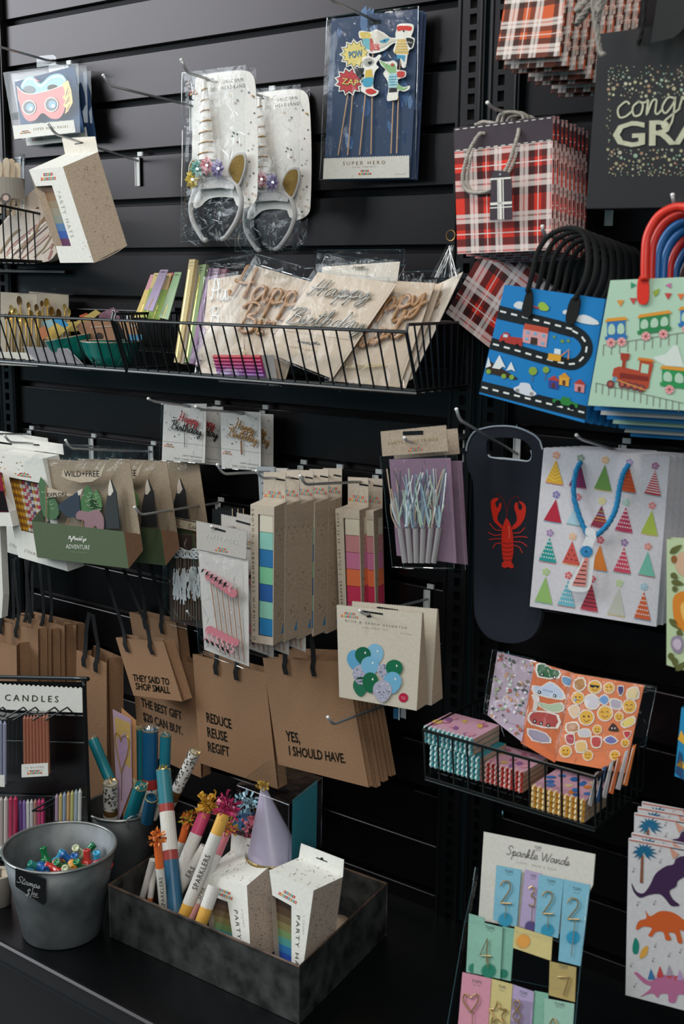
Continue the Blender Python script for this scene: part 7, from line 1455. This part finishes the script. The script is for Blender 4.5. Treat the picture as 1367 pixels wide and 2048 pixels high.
mid = [a+dv*.5 for a in A]; apex = PY(SQ(742, 165), mid[0].y-.01); bs = PY(SQ(790, 490), mid[0].y-.01); bs = Vector((bs.x, apex.y, bs.z)); mb = MB(); mb.cyl(bs, apex, .052, .004, M('#aea2b8', S2), n=36); mb.build('cone_hat', t, smooth=True)
mb = MB(); mb.lathe(bs, [(.0525, 0), (.053, .006), (.0515, .008)], M('#8a7440', 'foil'), n=36); mb.build('gold_trim', t); tassel(t, apex, ('#c9a040', '#d9b25a', '#a8812c'), .014, 5, 120)
mb = MB(); S = [A[1]+dv*.15, A[1]+dv*.9, A[2]+dv*.9, A[2]+dv*.15]; mb.face([s_-Vector((.004, 0, 0)) for s_ in S], M('#2f7f8c')); mb.build('teal_card', t)
for k, (c, cc) in enumerate(((SQ(668, 240), ('#8ab4c4', '#a8c9d4')), (SQ(650, 320), ('#3a7fb0', '#5a9cc4')), (SQ(690, 350), ('#c4506a', '#d97a8a')))): tassel(t, PY(c, mid[0].y-.01), cc, .026, k, 60)
carton(((468, 560), (668, 618), (690, 1010), (515, 960)), -.345, -.40, ((598, 378), (790, 435), (793, 512), (598, 452)), (793, 512), .07, 'white party hats box, left one standing in the tin box')
carton(((770, 548), (972, 640), (915, 1060), (800, 1010)), -.365, -.405, ((915, 425), (1110, 500), (1105, 578), (908, 505)), (1105, 578), .07, 'white party hats box, right one by the corner of the tin box')
P = PZ(SQ(1085, 810), DZ+.05); mb = MB(); mb.lathe(P, [(0, .02), (.018, .016), (.026, .004), (.027, -.02), (.02, -.045)], M('#b59a80'), n=24); mb.build('paper_ball', None, smooth=True, label='tan paper ball peeking over the right rim of the tin box', cat='paper ball')
# paper cup candle at the left edge
P = PZ((0, 1806), DZ); rc = 27*(P-CAM).dot(FW)/FPX; hc = .062; t = empty('cup_candle', P, 'white paper cup candle at the left edge beside the stamps bucket', 'candle'); mb = MB(); mb.lathe(P, [(0, 0), (rc*.8, 0), (rc, hc), (rc*1.04, hc+.002), (rc*.96, hc), (rc*.95, hc-.008)], M('#b3a89c'), n=32); mb.build('cup', t, smooth=True)
mb = MB(); mb.lathe(P+Vector((0, 0, hc-.006)), [(0, 0), (rc*.96, 0)], M('#b9aa94', S2), n=28); mb.build('wax', t); mb = MB(); mb.tube([P+Vector((.006, 0, hc-.006)), P+Vector((.008, 0, hc+.012))], .0012, M('#3a3028')); mb.build('wick', t)
# ================================================================ sticker basket in the right bay
PQ = CR(800, 1260, 2.4109); TQ_ = CR(860, 1580, 2.6963); VQ = CR(1200, 1300, 4.096)
SF_ = -.215; sA, sB = PY((846, 1465), SF_), PY((1190, 1549), SF_); sz = (sA.z+sB.z)/2
t = empty('wire_basket', ((sA.x+sB.x)/2, SF_/2, sz-.09), 'short black wire basket with notepads and sticker packs in the right bay', 'basket'); x0, x1 = sA.x, sB.x; zb = sz-.088
mb = MB(); mb.tube([(x0, -.01, sz+.004), (x0, SF_, sz), (x1, SF_, sz), (x1, -.01, sz+.004)], .003, BLK); mb.build('top_rail', t)
n = 11; mb = MB()
for i in range(n+1): x = x0+(x1-x0)*i/n; mb.tube([(x, SF_, sz), (x, SF_+.01, zb), (x, -.01, zb-.002)], .0018, BLK, n=5)
mb.tube([(x0, SF_+.01, zb), (x1, SF_+.01, zb)], .0026, BLK); mb.build('front_wires', t)
for x in (x0, x1):
    mb = MB()
    for k in range(1, 9): y = SF_+(-.01-SF_)*k/9; mb.tube([(x, y, sz), (x, y+.004, zb)], .0018, BLK, n=5)
    mb.tube([(x, SF_+.01, zb), (x, -.01, zb)], .0024, BLK); mb.build('side_wires', t)
mb = MB()
for k in range(6): y = SF_+.01+(-.01-SF_)*k/5.5; mb.tube([(x0, y, zb-.004), (x1, y, zb-.004)], .0018, BLK, n=5)
mb.build('floor_wires', t)
def pads(q0, q1, ytop, n, w_, hgt, cols, lab0, grp, dep=.085, sh=(0, 0), topc=('#a8627c', '#c48a9c', '#8a5a8a', '#c9a05a')):
    """stack of little spiral pads; q0,q1 = photo positions of the top front edge"""
    A, B = PY(q0, ytop), PY(q1, ytop); B.z = A.z = (A.z+B.z)/2; r = (B-A); L_ = r.length; r = r.normalized(); th = hgt/n; bk = Vector((0, 1, 0))
    for k in range(n):
        o = A-Vector((0, 0, th*(k+1)))+(r*sh[0]+bk*sh[1] if k >= n//2 else Vector()); c = cols[k % len(cols)]
        t = empty('spiral_notepad', o+r*L_/2, (lab0 % (('topmost' if k == 0 else 'lowest' if k == n-1 else ORD[k]+' from the top'))), 'notepad', grp)
        mb = MB(); P = [o, o+r*L_, o+r*L_+bk*dep, o+bk*dep]; u = Vector((0, 0, th*.86)); mb.hexa([P[0]+u, P[1]+u, P[1], P[0]], [P[3]+u, P[2]+u, P[2], P[3]], M('#b9a79c'), [M(c, S2), M('#b59a88'), M('#b98a9c') if k == 0 else M(c, S2), M('#a89080'), M(c, S2), M(c, S2)])
        if k == 0:
            R = rnd(int(q0[0])); up = Pl(n=(0, 0, 1), pt=P[0]+u)
            for _ in range(16): p = P[0]+u+r*L_*R.uniform(.08, .92)+bk*dep*R.uniform(.08, .9); mb.disc(up, px(p), R.uniform(5, 11), M(R.choice(topc), S2), .0004+_*.00005, ry=R.uniform(2.5, 4.5), n=9)
        mb.build('pages', t)
        mb = MB(); m = int(L_/.0088); cc = M('#b9d4d4' if 'teal' in grp else '#e0b4b0' if 'red' in grp else '#e0c898', S2)
        for j in range(m): c0 = o+r*L_*(j+.5)/m+u*.5; mb.tube([c0+bk*.004+Vector((0, 0, th*.5)), c0-bk*.003+Vector((0, 0, th*.35)), c0-bk*.0045, c0-bk*.003-Vector((0, 0, th*.3)), c0+bk*.004-Vector((0, 0, th*.45))], .0017, cc, n=5)
        mb.build('spiral_binding', t)
pads(PQ(112, 462), PQ(352, 520), SF_+.012, 7, .1, .070, ['#3f8f94', '#2f7a86'], '%s teal spiral notepad in the left stack of the sticker basket', 'teal spiral notepads', sh=(.014, .0))
pads(PQ(362, 625), PQ(592, 680), SF_+.03, 4, .1, .036, ['#a82a2a', '#bf3a34'], '%s red spiral notepad in the middle stack of the sticker basket', 'red spiral notepads')
pads(PQ(632, 752), PQ(892, 812), SF_+.016, 4, .1, .038, ['#b9802a', '#c4913a'], '%s yellow spiral notepad in the right stack of the sticker basket', 'yellow spiral notepads', topc=('#2f5f9c', '#cf7a2c', '#c9b48a', '#3a6aa8'))
def spack(q, yt, yb, lab, bg, grp='sticker sheet packs in the basket'):
    q = PQ(*q); pl = plane3((*q[0], yt), (*q[1], yt), (*q[3], yb)); t = empty('sticker_pack', (pl.at(q[2])+pl.at(q[3]))/2, lab, 'sticker pack', grp); mb = MB(); mb.slab(pl, q, .002, M(bg, S2)); return t, pl, mb, q
t, pl, mb, q = spack(((468, 104), (652, 150), (585, 540), (420, 410)), -.07, -.12, 'sticker pack with ladybirds and leaves on pale lilac, left one', '#a893a4'); R = rnd(31)
for _ in range(95): c = lerpq(q, R.uniform(.05, .95), R.uniform(.03, .97)); mb.poly(pl, spline([(c[0]+R.uniform(1.5, 5)*math.cos(k), c[1]+R.uniform(1.5, 5)*math.sin(k)) for k in (0, 1.5, 3, 4.5)], 2, True), M(R.choice(['#a04a3a', '#2f5a4a', '#c9bfc0', '#6a5a4a', '#c08a5a', '#d8d0d4', '#3a3a3a', '#b8c0b4', '#8a9a6a']), S2), .0005+_*.00002)
mb.build('sticker_sheet', t); mb = MB(); film(mb, pl, PQ((455, 100), (660, 148), (610, 480), (410, 405)), 41, .008, .004); sheen(mb, pl, q, 42, 44, .012); mb.build('clear_bag', t)
OG = '#c9683c'
def stk(mb, pl, pts, c, e=.0009, k=2): mb.poly(pl, spline(PQ(*pts), k, True), M(c, S2), e)
t, pl, mb, q = spack(((648, 150), (832, 206), (745, 640), (580, 545)), -.085, -.13, 'orange sticker pack with cars, helicopter and fire truck, middle one', OG)
for pts, c in ((((665, 170), (700, 168), (730, 190), (762, 195), (758, 228), (670, 222)), '#2f5f3a'), (((650, 270), (685, 275), (720, 255), (758, 275), (785, 310), (770, 330), (655, 305)), '#b8c0d4'), (((635, 320), (660, 318), (668, 345), (650, 390), (640, 385), (645, 345)), '#cfc4c0'), (((672, 350), (720, 360), (772, 352), (780, 385), (735, 395), (680, 370)), '#a9b89a'), (((625, 415), (660, 395), (752, 412), (748, 468), (640, 452)), '#a8423c'), (((620, 480), (700, 500), (720, 540), (640, 530)), '#9a8fa4'), (((785, 225), (830, 240), (815, 270), (785, 255)), '#6a8fb4')):
    cx = sum(p[0] for p in pts)/len(pts); cy = sum(p[1] for p in pts)/len(pts); stk(mb, pl, [(cx+(a-cx)*1.18, cy+(b-cy)*1.22) for a, b in pts], '#ddd0c8'); stk(mb, pl, pts, c, .0012)
for x, y in ((685, 215), (745, 228), (672, 300), (745, 318), (650, 440), (680, 450), (715, 460)): mb.disc(pl, PQ(x, y), 3.6, DARK, .0016, n=10); mb.disc(pl, PQ(x, y), 1.6, WH, .0018, n=8)
mb.text(pl, 'POLICE', PQ(690, 292), PQ(735, 302), 3, M('#2a4a8a'), .0017); mb.build('sticker_sheet', t); mb = MB(); film(mb, pl, PQ((640, 148), (840, 206), (760, 605), (595, 475)), 43, .008, .004)
sheen(mb, pl, q, 44, 30, .012); mb.build('clear_bag', t)
def emoji(mb, pl, c, r, kind):
    c = PQ(*c); r = r/2.41; mb.disc(pl, c, r*1.2, M('#dcccc0'), .0009, n=18); mb.disc(pl, c, r, M('#d9a23a', S2), .0012, n=18); e = .0015
    if kind == 'cool': mb.poly(pl, [(c[0]-r*.8, c[1]-r*.4), (c[0]+r*.85, c[1]-r*.2), (c[0]+r*.6, c[1]+r*.25), (c[0]+r*.1, c[1]-r*.05), (c[0]-r*.3, c[1]+r*.15), (c[0]-r*.7, c[1])], DARK, e)
    elif kind == 'smile':
        for s_ in (-.4, .35): mb.ribbon(pl, spline([(c[0]+r*(s_-.18), c[1]-r*.1), (c[0]+r*s_, c[1]-r*.3), (c[0]+r*(s_+.18), c[1]-r*.05)], 3), 1, DARK, e)
    else:
        for s_ in (-.35, .35): mb.disc(pl, (c[0]+r*s_, c[1]-r*.15), r*.14, DARK, e, n=8)
    if kind == 'tear': mb.disc(pl, (c[0]-r*.45, c[1]+r*.35), r*.25, M('#5a9cc9'), e+.0002, n=8)
    mb.ribbon(pl, spline([(c[0]-r*.4, c[1]+r*.3), (c[0], c[1]+r*(.62 if kind != 'tear' else .35)), (c[0]+r*.45, c[1]+r*.35)], 3), 1.1, M('#4a2a1a'), e)
t, pl, mb, q = spack(((832, 208), (1175, 266), (1082, 690), (748, 630)), -.095, -.145, 'orange sticker pack covered in emoji stickers, right one in front', '#d07448')
for c, r, k in (((938, 275), 29, 'cool'), ((1007, 280), 24, 'smile'), ((857, 328), 27, 'tear'), ((898, 422), 33, 'x'), ((988, 402), 33, 'smile'), ((1105, 368), 30, 'smile'), ((1055, 418), 20, 'x'), ((798, 585), 26, 'x'), ((905, 605), 22, 'smile'), ((950, 480), 20, 'x'), ((1085, 545), 18, 'x'), ((1035, 605), 22, 'smile')): emoji(mb, pl, c, r, k)
for pts, c in ((((845, 245), (880, 235), (890, 270), (865, 290), (842, 275)), '#a8743a'), (((895, 330), (930, 315), (958, 345), (940, 375), (905, 370)), '#c9c0c8'), (((960, 335), (985, 315), (1005, 335), (985, 360)), '#6a8fc0'), (((1020, 335), (1062, 345), (1058, 378), (1018, 370)), '#a9a0b0'), (((1050, 275), (1075, 275), (1072, 305), (1058, 312)), '#4a3a6a'), (((1100, 290), (1140, 280), (1145, 325), (1100, 330)), '#d9c090'), (((815, 380), (850, 365), (862, 400), (835, 420)), '#d9b898'), (((805, 455), (850, 450), (855, 485), (810, 490)), '#b07a54'), (((865, 485), (905, 480), (915, 510), (870, 512)), '#c4bcc0'), (((1070, 445), (1120, 420), (1125, 450), (1085, 468)), '#d9c06a'), (((1078, 492), (1112, 492), (1093, 522)), '#b8343a'), (((800, 510), (835, 505), (835, 545), (808, 545)), '#a83a44'), (((850, 545), (890, 540), (895, 580), (855, 585)), '#d9b070'), (((925, 520), (965, 520), (962, 560), (930, 560)), '#b84440'), (((985, 530), (1015, 512), (1045, 535), (1015, 548)), '#6a68a4')):
    cx = sum(p[0] for p in pts)/len(pts); cy = sum(p[1] for p in pts)/len(pts); stk(mb, pl, [(cx+(a-cx)*1.3, cy+(b-cy)*1.3) for a, b in pts], '#dcccc0', .0009); stk(mb, pl, pts, c, .0012)
stk(mb, pl, ((1028, 448), (1052, 478), (1050, 490), (1005, 485), (1010, 468)), '#3a2018', .0013); [mb.disc(pl, PQ(x, 474), 1.5, WH, .0016, n=6) for x in (1022, 1036)]
mb.build('sticker_sheet', t); mb = MB(); film(mb, pl, PQ((832, 206), (1245, 274), (1190, 560), (760, 610)), 45, .008, .005); sheen(mb, pl, PQ((832, 206), (1240, 274), (1150, 600), (760, 610)), 46, 44, .014); mb.build('clear_bag', t)
for k in range(6):
    c = ['#c9743f', '#b9b2b4', '#c4663a', '#a9a4a6', '#2f4f7a', '#8a8486'][k]; y0 = -.15-.0095*k; Pq = PQ((1118-36*k, 560+26*k), (1135-36*k, 552+26*k), (1092-34*k, 752+20*k), (1070-34*k, 745+20*k)); pk = yawpl(Pq[0], y0, 0); mb = MB(); mb.slab(pk, Pq, .003, M(c, S2)); mb.ribbon(pk, [lerpq(Pq, .3, .05), lerpq(Pq, .3, .95)], 1.6, M('#d8d2d0', S2), .0008); mb.build('sticker_sheet_edge', None, label='edge of the sticker pack %s from the back, seen through the basket side' % ORD[k], cat='sticker pack', group='sticker pack edges at the basket side')
# ================================================================ sparkle wands display
plc_ = plane3((963, 1663, -.30), (1186, 1708, -.30), (925, 2100, -.42))
t = empty('wand_display', plc_.at((1020, 2140)), 'Sparkle Wands display card with clear pockets on the lower shelf', 'display stand')
mb = MB(); mb.slab(plc_, [(963, 1663), (1186, 1708), TQ_(866, 512), TQ_(730, 780), TQ_(560, 765), TQ_(248, 700)], .002, M('#b9b4ac'), -.006); mb.text(plc_, 'TOPS', TQ_(552, 315), TQ_(588, 321), 6, M('#4a4642'), -.0052); mb.text(plc_, 'MALIBU', TQ_(556, 326), TQ_(584, 331), 2.4, M('#6a6662'), -.0052)
script(mb, plc_, 'Sparkle Wands', TQ_(398, 345), TQ_(740, 408), 17, 1.1, M('#2a2826'), -.005, k=4); mb.text(plc_, 'LIGHT . MAKE A WISH', TQ_(455, 393), TQ_(665, 434), 4, M('#9a958e'), -.0052, sp=1.5); mb.build('backing_card', t)
mb = MB()
for ya_ in (740, 1000, 1262): a, b = TQ_(205, ya_-35), TQ_(820, ya_+95); mb.grid(*[plc_.at(p, .010) for p in ((a[0], a[1]-60), (b[0], b[1]-60), b, a)], 6, 4, CLR); mb.ribbon(plc_, [a, b], 1.0, GLI, .011)
ed = [TQ_(250, 415), TQ_(235, 520), TQ_(190, 730), TQ_(150, 970), TQ_(100, 1262), TQ_(80, 1400)]; V = []
for p in ed: V += [plc_.at(p, .004), plc_.at((p[0]+13, p[1]), .012)]
mb.raw(V, [(2*i, 2*i+1, 2*i+3, 2*i+2) for i in range(5)], M('#aeb4b4', 'film')); mb.tube([plc_.at(p, .004) for p in ed], .0008, GLI, n=4); mb.tube([plc_.at(p, .012) for p in TQ_((868, 560), (838, 850), (800, 1262), (780, 1400))], .0009, GLI, n=4); mb.build('clear_pocket_panel', t)
DG = {'2': [[(0, .8), (.2, 1), (.55, .95), (.6, .65), (.3, .3), (.02, .02)], [(.02, .02), (.7, .0)]], '3': [[(0, .9), (.4, 1), (.55, .75), (.25, .55), (.6, .4), (.5, .05), (0, .1)]], '4': [[(.45, 0), (.5, 1), (.0, .3), (.75, .28)]], '7': [[(0, .95), (.7, .95), (.35, .0)]], '8': [[(.35, .55), (.1, .8), (.35, 1), (.6, .8), (.35, .55), (.05, .25), (.35, 0), (.65, .25), (.35, .55)]], '9': [[(.6, .75), (.35, 1), (.05, .75), (.3, .5), (.6, .7), (.5, 0)]],
    'h': [[(.4, 0), (.0, .6), (.12, .95), (.4, .75), (.68, .95), (.8, .6), (.4, 0)]], 's': [[(.5, 1), (.65, .65), (1, .6), (.75, .35), (.85, 0), (.5, .2), (.15, 0), (.25, .35), (0, .6), (.35, .65), (.5, 1)]]}
def wand(q, e, c, sym, lab, box, pom=None, stem=None, tops=True, sharp=False):
    q = TQ_(*q); t = empty('sparkle_wand_card', (plc_.at(q[2], e)+plc_.at(q[3], e))/2, lab, 'sparkler', 'sparkle wand cards in the display'); mb = MB(); mb.slab(plc_, q, .0012, M(c), e)
    if tops: mb.text(plc_, 'TOPS', lerpq(q, .34, .10), lerpq(q, .68, .10), 6, M('#3a4a4e'), e+.0006); mb.text(plc_, 'MALIBU', lerpq(q, .4, .135), lerpq(q, .64, .135), 2, M('#5a6a6e'), e+.0006)
    if pom:
        R = rnd(int(pom[0])); cc = TQ_(pom[0], pom[1]); pts = [(cc[0]+(pom[2]/2.7 if i % 2 else pom[2]/3.8)*math.cos(i*.157), cc[1]+(pom[2]/2.7 if i % 2 else pom[2]/3.8)*math.sin(i*.157)) for i in range(40)]
        mb.poly(plc_, [p for p in pts], M(pom[3], S2), e+.0007)
    mb.build('card', t)
    if sym:
        x0_, y0_, x1_, y1_ = box; mb = MB(); gm = M('#a8895a', 'metal')
        for st in DG[sym]:
            P = [(x0_+a*(x1_-x0_), y1_-b*(y1_-y0_)) for a, b in st]; P = P if sharp or len(P) < 4 else spline(P, 5); mb.tube([plc_.at(p, e+.003) for p in TQ_(*P)], .0011, gm, n=6)
        if stem: mb.tube([plc_.at(p, e+.003) for p in TQ_(*stem)], .0006, gm, n=5)
        mb.build('wire_wand', t)
BLU, LIL, GRE, PNK, YEL = '#6a9db0', '#9b8aaa', '#7aa392', '#ba7d8e', '#b8a870'
wand(((357, 405), (490, 430), (465, 740), (338, 700)), .000, BLU, '2', 'blue wand card with a gold 2, leftmost of the top row', (382, 492, 470, 612), (405, 700, 44, '#2a7f9c'), ((415, 610), (408, 690)))
wand(((510, 428), (600, 452), (575, 760), (480, 735)), .000, LIL, '3', 'lilac wand card with a gold 3, half hidden in the top row', (535, 520, 590, 630), (540, 735, 34, '#4a3a6c'), ((555, 628), (550, 720)))
wand(((588, 455), (722, 482), (692, 800), (565, 765)), .002, BLU, '2', 'blue wand card with a gold 2, in the middle of the top row', (612, 548, 698, 668), (636, 758, 42, '#2a7f9c'), ((645, 665), (640, 745)))
wand(((725, 482), (866, 512), (815, 950), (695, 920)), .003, BLU, '2', 'blue wand card with a gold 2, rightmost of the top row', (748, 585, 842, 698), (775, 795, 42, '#2380a4'), ((792, 695), (768, 895)))
wand(((465, 732), (668, 795), (660, 920), (455, 850)), .006, YEL, None, 'yellow wand card lying sideways in the middle pocket', None, (512, 815, 44, '#c98a3c'), tops=False)
wand(((215, 665), (300, 690), (285, 1000), (200, 980)), .004, GRE, None, 'pale green wand card at the far left, behind the 4', None, (240, 960, 30, '#2a6f5a'), tops=False)
wand(((398, 735), (460, 748), (440, 1030), (385, 1018)), .004, '#6f9c8a', None, 'green wand card edge right of the 4', None, (402, 990, 28, '#1f6a54'), tops=False)
wand(((262, 705), (402, 740), (388, 1018), (245, 985)), .007, GRE, '4', 'green wand card with a gold 4 in the middle left pocket', (285, 800, 365, 930), (328, 975, 46, '#1f6f58'), ((330, 900), (328, 960)), sharp=True)
wand(((655, 922), (798, 955), (790, 1142), (650, 1105)), .007, '#a08a54', '7', 'ochre wand card with a gold 7 at the middle right', (705, 1000, 790, 1105), None, None, sharp=True)
wand(((195, 980), (350, 1015), (325, 1400), (160, 1400)), .012, PNK, 'h', 'pink wand card with a gold wire heart, leftmost of the bottom row', (205, 1090, 305, 1195), None, ((255, 1190), (250, 1380)))
wand(((350, 1015), (462, 1045), (440, 1400), (325, 1400)), .011, YEL, 's', 'yellow wand card with a gold wire star in the bottom row', (340, 1135, 435, 1250), None, ((385, 1250), (380, 1380)))
wand(((460, 1045), (576, 1085), (555, 1400), (440, 1400)), .010, LIL, '8', 'lilac wand card with a gold 8 in the bottom row', (465, 1130, 535, 1245), None, ((500, 1245), (500, 1380)))
wand(((575, 1080), (650, 1095), (630, 1400), (555, 1400)), .008, '#6f9c88', None, 'green wand card between the 8 and the 9', None, None, tops=False)
wand(((635, 1118), (796, 1150), (780, 1400), (630, 1400)), .012, '#86a898', '9', 'mint wand card with a gold 9, rightmost of the bottom row', (668, 1228, 735, 1350))
# ================================================================ dinosaur notepads
pld = yawpl((1256, 1677), -.32, 3); SH = [VQ(230, 1545), (1440, 1716), (1440, 2040), (1250, 1990)]
t = empty('dinosaur_notepad', pld.at((1345, 2015)), 'notepad printed with dinosaurs in party hats, frontmost of the stack', 'notepad', 'dinosaur notepads'); mb = MB(); mb.slab(pld, SH, .004, M('#c2bec0'))
mb.ribbon(pld, [(1258, 1679.5), (1340, 1695)], 2.2, M('#b0543a'), .0005); mb.ribbon(pld, [(1340, 1695), (1440, 1714)], 2.2, M('#3a2440'), .0005)
def dp(pts, c, e=E1, k=3, f=TQ_): mb.poly(pld, spline(f(*pts), k, True), M(c, S2), e)
def palm(c, s_):
    for k, (a, L_) in enumerate(((-2.9, 1), (-2.5, 1.1), (-2.0, 1.0), (-1.6, .9), (-1.15, 1.0), (-.75, 1.05), (-.35, 1.2), (.0, 1.3), (.35, 1.25), (.75, .9), (2.3, .8), (2.75, 1.0), (3.2, 1.1))):
        p = Vector(c); d = Vector((math.cos(a), math.sin(a))); n_ = Vector((-d.y, d.x)); mb.poly(pld, [p, p+d*s_*L_*.5+n_*s_*.13, p+d*s_*L_+Vector((0, s_*.12)), p+d*s_*L_*.5-n_*s_*.13], M('#1f5f80', S2), E1+.00002*k)
palm(TQ_(1150, 335), 22); mb.poly(pld, TQ_((1136, 350), (1150, 350), (1147, 502), (1130, 500)), M('#7a4a34'), E1)
dp(((1085, 500), (1110, 545), (1150, 555), (1185, 510), (1215, 450), (1270, 410), (1310, 400), (1325, 370), (1367, 355), (1400, 380), (1400, 440), (1365, 470), (1335, 490), (1325, 520), (1290, 545), (1310, 590), (1345, 620), (1300, 625), (1270, 590), (1235, 560), (1180, 565), (1130, 580), (1095, 545)), '#3f2848'); mb.poly(pld, TQ_((1290, 308), (1342, 345), (1310, 372)), M('#c48a74'), E2)
dp(((1108, 745), (1125, 705), (1165, 690), (1160, 648), (1185, 680), (1240, 652), (1310, 660), (1367, 700), (1400, 740), (1367, 760), (1345, 755), (1360, 820), (1335, 822), (1320, 775), (1285, 770), (1300, 805), (1270, 808), (1255, 765), (1215, 765), (1195, 790), (1175, 782), (1195, 745), (1150, 735), (1120, 752)), '#c45a2c')
for pts, c in ((((1090, 845), (1105, 795), (1125, 830), (1118, 880), (1095, 880)), '#1f7a68'), (((1128, 905), (1140, 860), (1172, 838), (1170, 880), (1145, 905)), '#cf9a44')): dp(pts, c)
dp(((1098, 985), (1120, 985), (1150, 1010), (1190, 1030), (1240, 1000), (1320, 1000), (1400, 1040), (1400, 1110), (1340, 1100), (1320, 1145), (1285, 1140), (1280, 1100), (1240, 1100), (1225, 1120), (1195, 1095), (1130, 1115), (1165, 1090), (1190, 1060), (1150, 1040)), '#b0688c')
for x, y, c in ((1190, 960, '#2f6a9c'), (1238, 945, '#b83a3a'), (1288, 940, '#9a8a9c'), (1345, 965, '#a88ab0')): mb.poly(pld, TQ_((x, y), (x+22, y+60), (x-18, y+60)), M(c), E2)
for x, y in ((1195, 1005), (1238, 998), (1290, 1000), (1330, 1015)): mb.disc(pld, TQ_(x, y), 6, M('#b8403c'), E1+.0001, n=5)
for x, y in ((1240, 320), (1243, 380), (1098, 430), (1120, 610), (1210, 605), (1215, 835), (1290, 885), (1350, 865), (1203, 912), (1085, 940), (1105, 1050)):
    mb.disc(pld, TQ_(x-5, y+10), 1.5, M('#6a5a5e'), E1, n=7); mb.ribbon(pld, TQ_((x-2, y+10), (x, y-10), (x+10, y-6)), .8, M('#6a5a5e'), E1)
mb.build('printed_cover', t)
dt = t
for k, (x, y, lab) in enumerate(((1262, 1666, 'dinosaur notepad second from the front, thin rim showing'), (1267.5, 1626, 'dinosaur notepad standing higher, its palm tree top showing'), (1274.5, 1614, 'dinosaur notepad second from the back, only its top strip showing'), (1282.5, 1604, 'dinosaur notepad at the back of the stack'))): dup(dt, PY((x, y), -.32+.014*(k+1))-PY((1256, 1677), -.32), lab)
